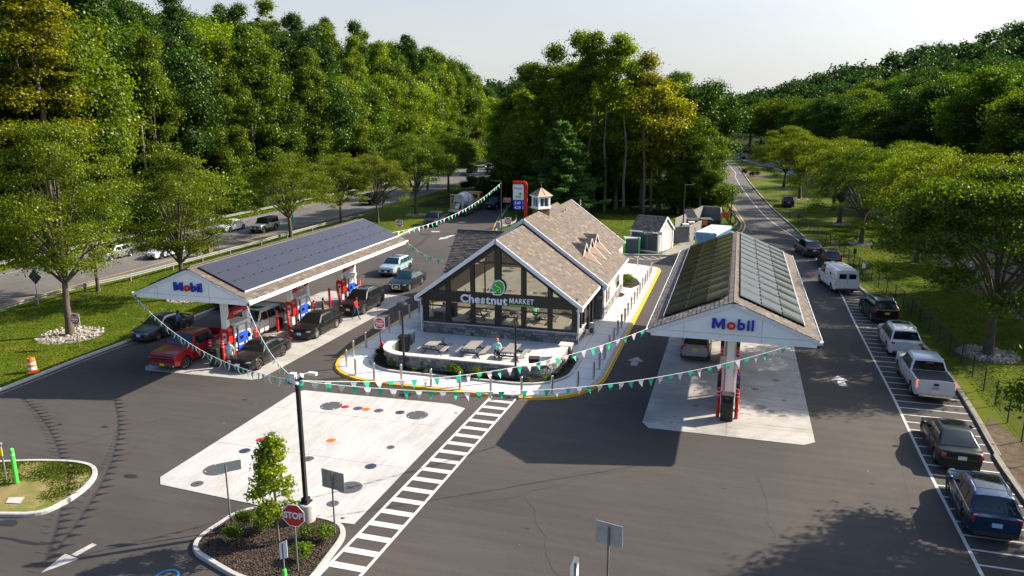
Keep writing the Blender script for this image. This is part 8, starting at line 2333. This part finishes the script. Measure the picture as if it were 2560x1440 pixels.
# --- right woods
n = 0; tries = 0; placed = []
while n < 84 and tries < 9000:
    tries += 1; y = rr.uniform(18, 255); edge = float(np.interp(y, [0, 75, 130, 165, 204, 243, 260], [51.5, 50.5, 44.5, 39, 31, 21, 16])); d = rr.random()**1.3*38
    x = edge+d
    if any(math.hypot(x-a, y-b) < 6.4+d*.06 for a, b in placed): continue
    placed.append((x, y)); n += 1
    front = d < 7
    h = rr.uniform(16, 22)
    plant(pick('broad0', 'broad1', 'broad2', 'broad3'), x, y, terrain_h(x, y)-.4, h, 'shaded tree in the front row of the woods beyond the right highway' if front else 'shaded tree on the hillside beyond the right highway', pick('dark', 'mid', 'dark', 'olive'), 'trees of the right woods, front row' if front else 'trees of the right woods, hillside', 'broadleaf_tree', wide=rr.uniform(1.15, 1.5))  # mostly dark leaf tones, the shade of this side put into the colour
TENS = {2: 'twenty', 3: 'thirty', 4: 'forty', 5: 'fifty', 6: 'sixty', 7: 'seventy', 8: 'eighty', 9: 'ninety'}
TENTH = {2: 'twentieth', 3: 'thirtieth', 4: 'fortieth', 5: 'fiftieth', 6: 'sixtieth', 7: 'seventieth', 8: 'eightieth', 9: 'ninetieth'}
def ordinal(n):
    if n <= 20: return NUM[n-1]
    if n >= 100: return 'hundred-and-' + ordinal(n-100) if n > 100 else 'hundredth'
    return TENTH[n//10] if n % 10 == 0 else TENS[n//10] + '-' + NUM[n % 10 - 1]
TONE = {'leaf_mid': 'mid green', 'leaf_dark': 'dark green', 'leaf_olive': 'olive green', 'leaf_yellow': 'yellow-green', 'leaf_gold': 'golden green', 'leaf_shrub': 'bright green'}
def across(group, what, where):
    L_ = [o for o in SC.objects if o.get('group') == group and o.get('category')]
    def u(o):
        d = o.location - CAM; return d.dot(RX)/max(1, d.dot(FW))
    L_.sort(key=u); cnt = {}
    for o in L_:
        m = [c for c in o.children if c.name.startswith('crown')][0].material_slots[0].material.name
        tone = TONE.get(m, 'green'); cnt[tone] = cnt.get(tone, 0) + 1
        o['label'] = '%s %s %s, %s such from the left' % (tone, what, where, ordinal(cnt[tone]))
across('trees of the left woods, front row', 'tree', 'in front row of left woods')
across('trees of the left woods, upper slope', 'tree', 'higher on the left wooded slope')
across('trees of the right woods, front row', 'tree', 'in front row of right woods')
across('trees of the right woods, hillside', 'tree', 'on the right hillside')
across('trees inside the central wood', 'tree', 'deep inside the central wood')
across('trees at the front of the central wood', 'tree', 'at the front of the central wood')
across('undergrowth below the central wood', 'bush', 'at the foot of the central wood')
across('bushes along the left woods', 'bush', 'at the highway edge of the left woods')
# --- far wood: reads as one mass
rs = np.random.default_rng(99); P_ = []; Nn = []
base, bn, _c = crown_points('broad', 16, 6.8, 1, 900, rs)
for k in range(430):
    x = rs.uniform(-230, 240); y = rs.uniform(262, 420)
    if k % 3 == 0: x = rs.uniform(60, 150); y = rs.uniform(60, 260); 
    if k % 3 == 0 and x < 85 - .1*y: x += 30
    if k % 5 == 1: x = rs.uniform(-180, -92); y = rs.uniform(20, 300)
    if y > 255 and False: continue
    a = rs.random()*6.28; c, s = math.cos(a), math.sin(a); sc = rs.uniform(.9, 1.25)
    q = base*sc; q = np.stack([q[:, 0]*c-q[:, 1]*s, q[:, 0]*s+q[:, 1]*c, q[:, 2]], 1) + np.array([x, y, terrain_h(x, y)-1.0])
    P_.append(q); Nn.append(bn)
me = leaf_mesh('far_wood', np.vstack(P_), .85, LEAF['far'], np.vstack(Nn), .3, rs)
o = link(bpy.data.objects.new('far_wood', me)); o['kind'] = 'stuff'

# --- grass tufts on the near lawns
def tufts(name, region, n, size, mat, z=0.0):
    xs, ys = [], []
    P_ = []
    x0, x1, y0_, y1_ = region[1]
    while len(P_) < n:
        x = rng.uniform(x0, x1, n); y = rng.uniform(y0_, y1_, n)
        for a, b in zip(x, y):
            if region[0](a, b): P_.append((a, b, z+size*.35))
    P_ = np.array(P_[:n])
    nv = rng.normal(size=(n, 3)); nv[:, 2] = 0
    me = leaf_mesh(name, P_, size, LEAF[mat], nv*2, .25, rng, aspect=1.3)
    o = link(bpy.data.objects.new(name, me)); o['kind'] = 'stuff'
def inside(poly):
    def f(x, y):
        c = False; n = len(poly); j = n-1
        for i in range(n):
            if (poly[i][1] > y) != (poly[j][1] > y) and x < (poly[j][0]-poly[i][0])*(y-poly[i][1])/(poly[j][1]-poly[i][1])+poly[i][0]: c = not c
            j = i
        return c
    return f
tufts('lawn_grass', (lambda x, y: True, (-37.5, -23.2, -22, 30)), 60000, .055, 'grass')
tufts('lawn_grass', (lambda x, y: x > curb_x(y)+1.0, (25, 32.5, -4, 60)), 36000, .055, 'grass')
tufts('lawn_grass', (lambda x, y: not (x > 3.0 and y < 40), (-12, 12, 34.5, 64)), 16000, .07, 'grass')
fA = inside(inA)
def patch(x, y):
    return fA(x, y) and (math.sin(x*2.1+1)*math.cos(y*1.7)+random.uniform(-.6, .6) + (y+23.4)*.8 > .35)
tufts('island_grass_blades', (patch, (-16, -9.3, -26, -21.2)), 6500, .045, 'grass', .11)
tufts('lawn_grass', (lambda x, y: x < -40, (-54, -51.8, -10, 100)), 9000, .25, 'yellow')
# mulch chips
def chips(name, poly, n, z, mat, size=.035):
    f = inside(poly); xs = [p[0] for p in poly]; ys = [p[1] for p in poly]; P_ = []
    while len(P_) < n:
        a, b = random.uniform(min(xs), max(xs)), random.uniform(min(ys), max(ys))
        if f(a, b): P_.append((a, b, z))
    me = leaf_mesh(name, np.array(P_), size, mat, None, 2.5, rng, aspect=2.2)
    o = link(bpy.data.objects.new(name, me)); o['kind'] = 'stuff'
chips('mulch_chips', inB, 9000, .13, pm('chip', (.06, .042, .03), .9, objvar=.2))

# scraps of litter and grit on the asphalt
mb = MB(); q = random.Random(11)
for u, v in ((430, 968), (1098, 1216), (1298, 1364), (1812, 1222), (1700, 960), (1500, 1010), (560, 1060), (980, 1330), (2170, 1180), (640, 1010)):
    p = G(u, v); a = q.random()*6; r_ = q.uniform(.02, .045)
    mb.add([(p.x+r_*math.cos(a+k*2.1), p.y+r_*math.sin(a+k*2.1), .024+.01*k) for k in range(3)], [(0, 1, 2)])
tag(mb.build('litter', M['worn_white'], None, recalc=False), kind='stuff')
# sealed cracks wandering over the lot
mb = MB()
for (u0, v0), (u1, v1), amp in (((1560, 1180), (1180, 1260), .25), ((980, 1010), (700, 1060), .2), ((1900, 1180), (1960, 1440), .3), ((420, 1040), (180, 1110), .25), ((1320, 1250), (1390, 1440), .2), ((1000, 640), (1080, 700), .2)):
    a, b = G(u0, v0), G(u1, v1); nrm = Vector((-(b-a).y, (b-a).x, 0)).normalized(); pts = []; o = 0
    for k in range(25):
        o = o*.8 + q.uniform(-amp, amp)*.4; pts.append((a+(b-a)*(k/24)+nrm*o))
    for p0, p1 in zip(pts, pts[1:]):
        w = q.uniform(.008, .022); s_ = Vector((-(p1-p0).y, (p1-p0).x, 0)).normalized()*w
        mb.add([(p0.x-s_.x, p0.y-s_.y, .0175), (p1.x-s_.x, p1.y-s_.y, .0175), (p1.x+s_.x, p1.y+s_.y, .0175), (p0.x+s_.x, p0.y+s_.y, .0175)], [(0, 1, 2, 3)])
tag(mb.build('asphalt_cracks', M['tyre_mark'], None, recalc=False), kind='structure')
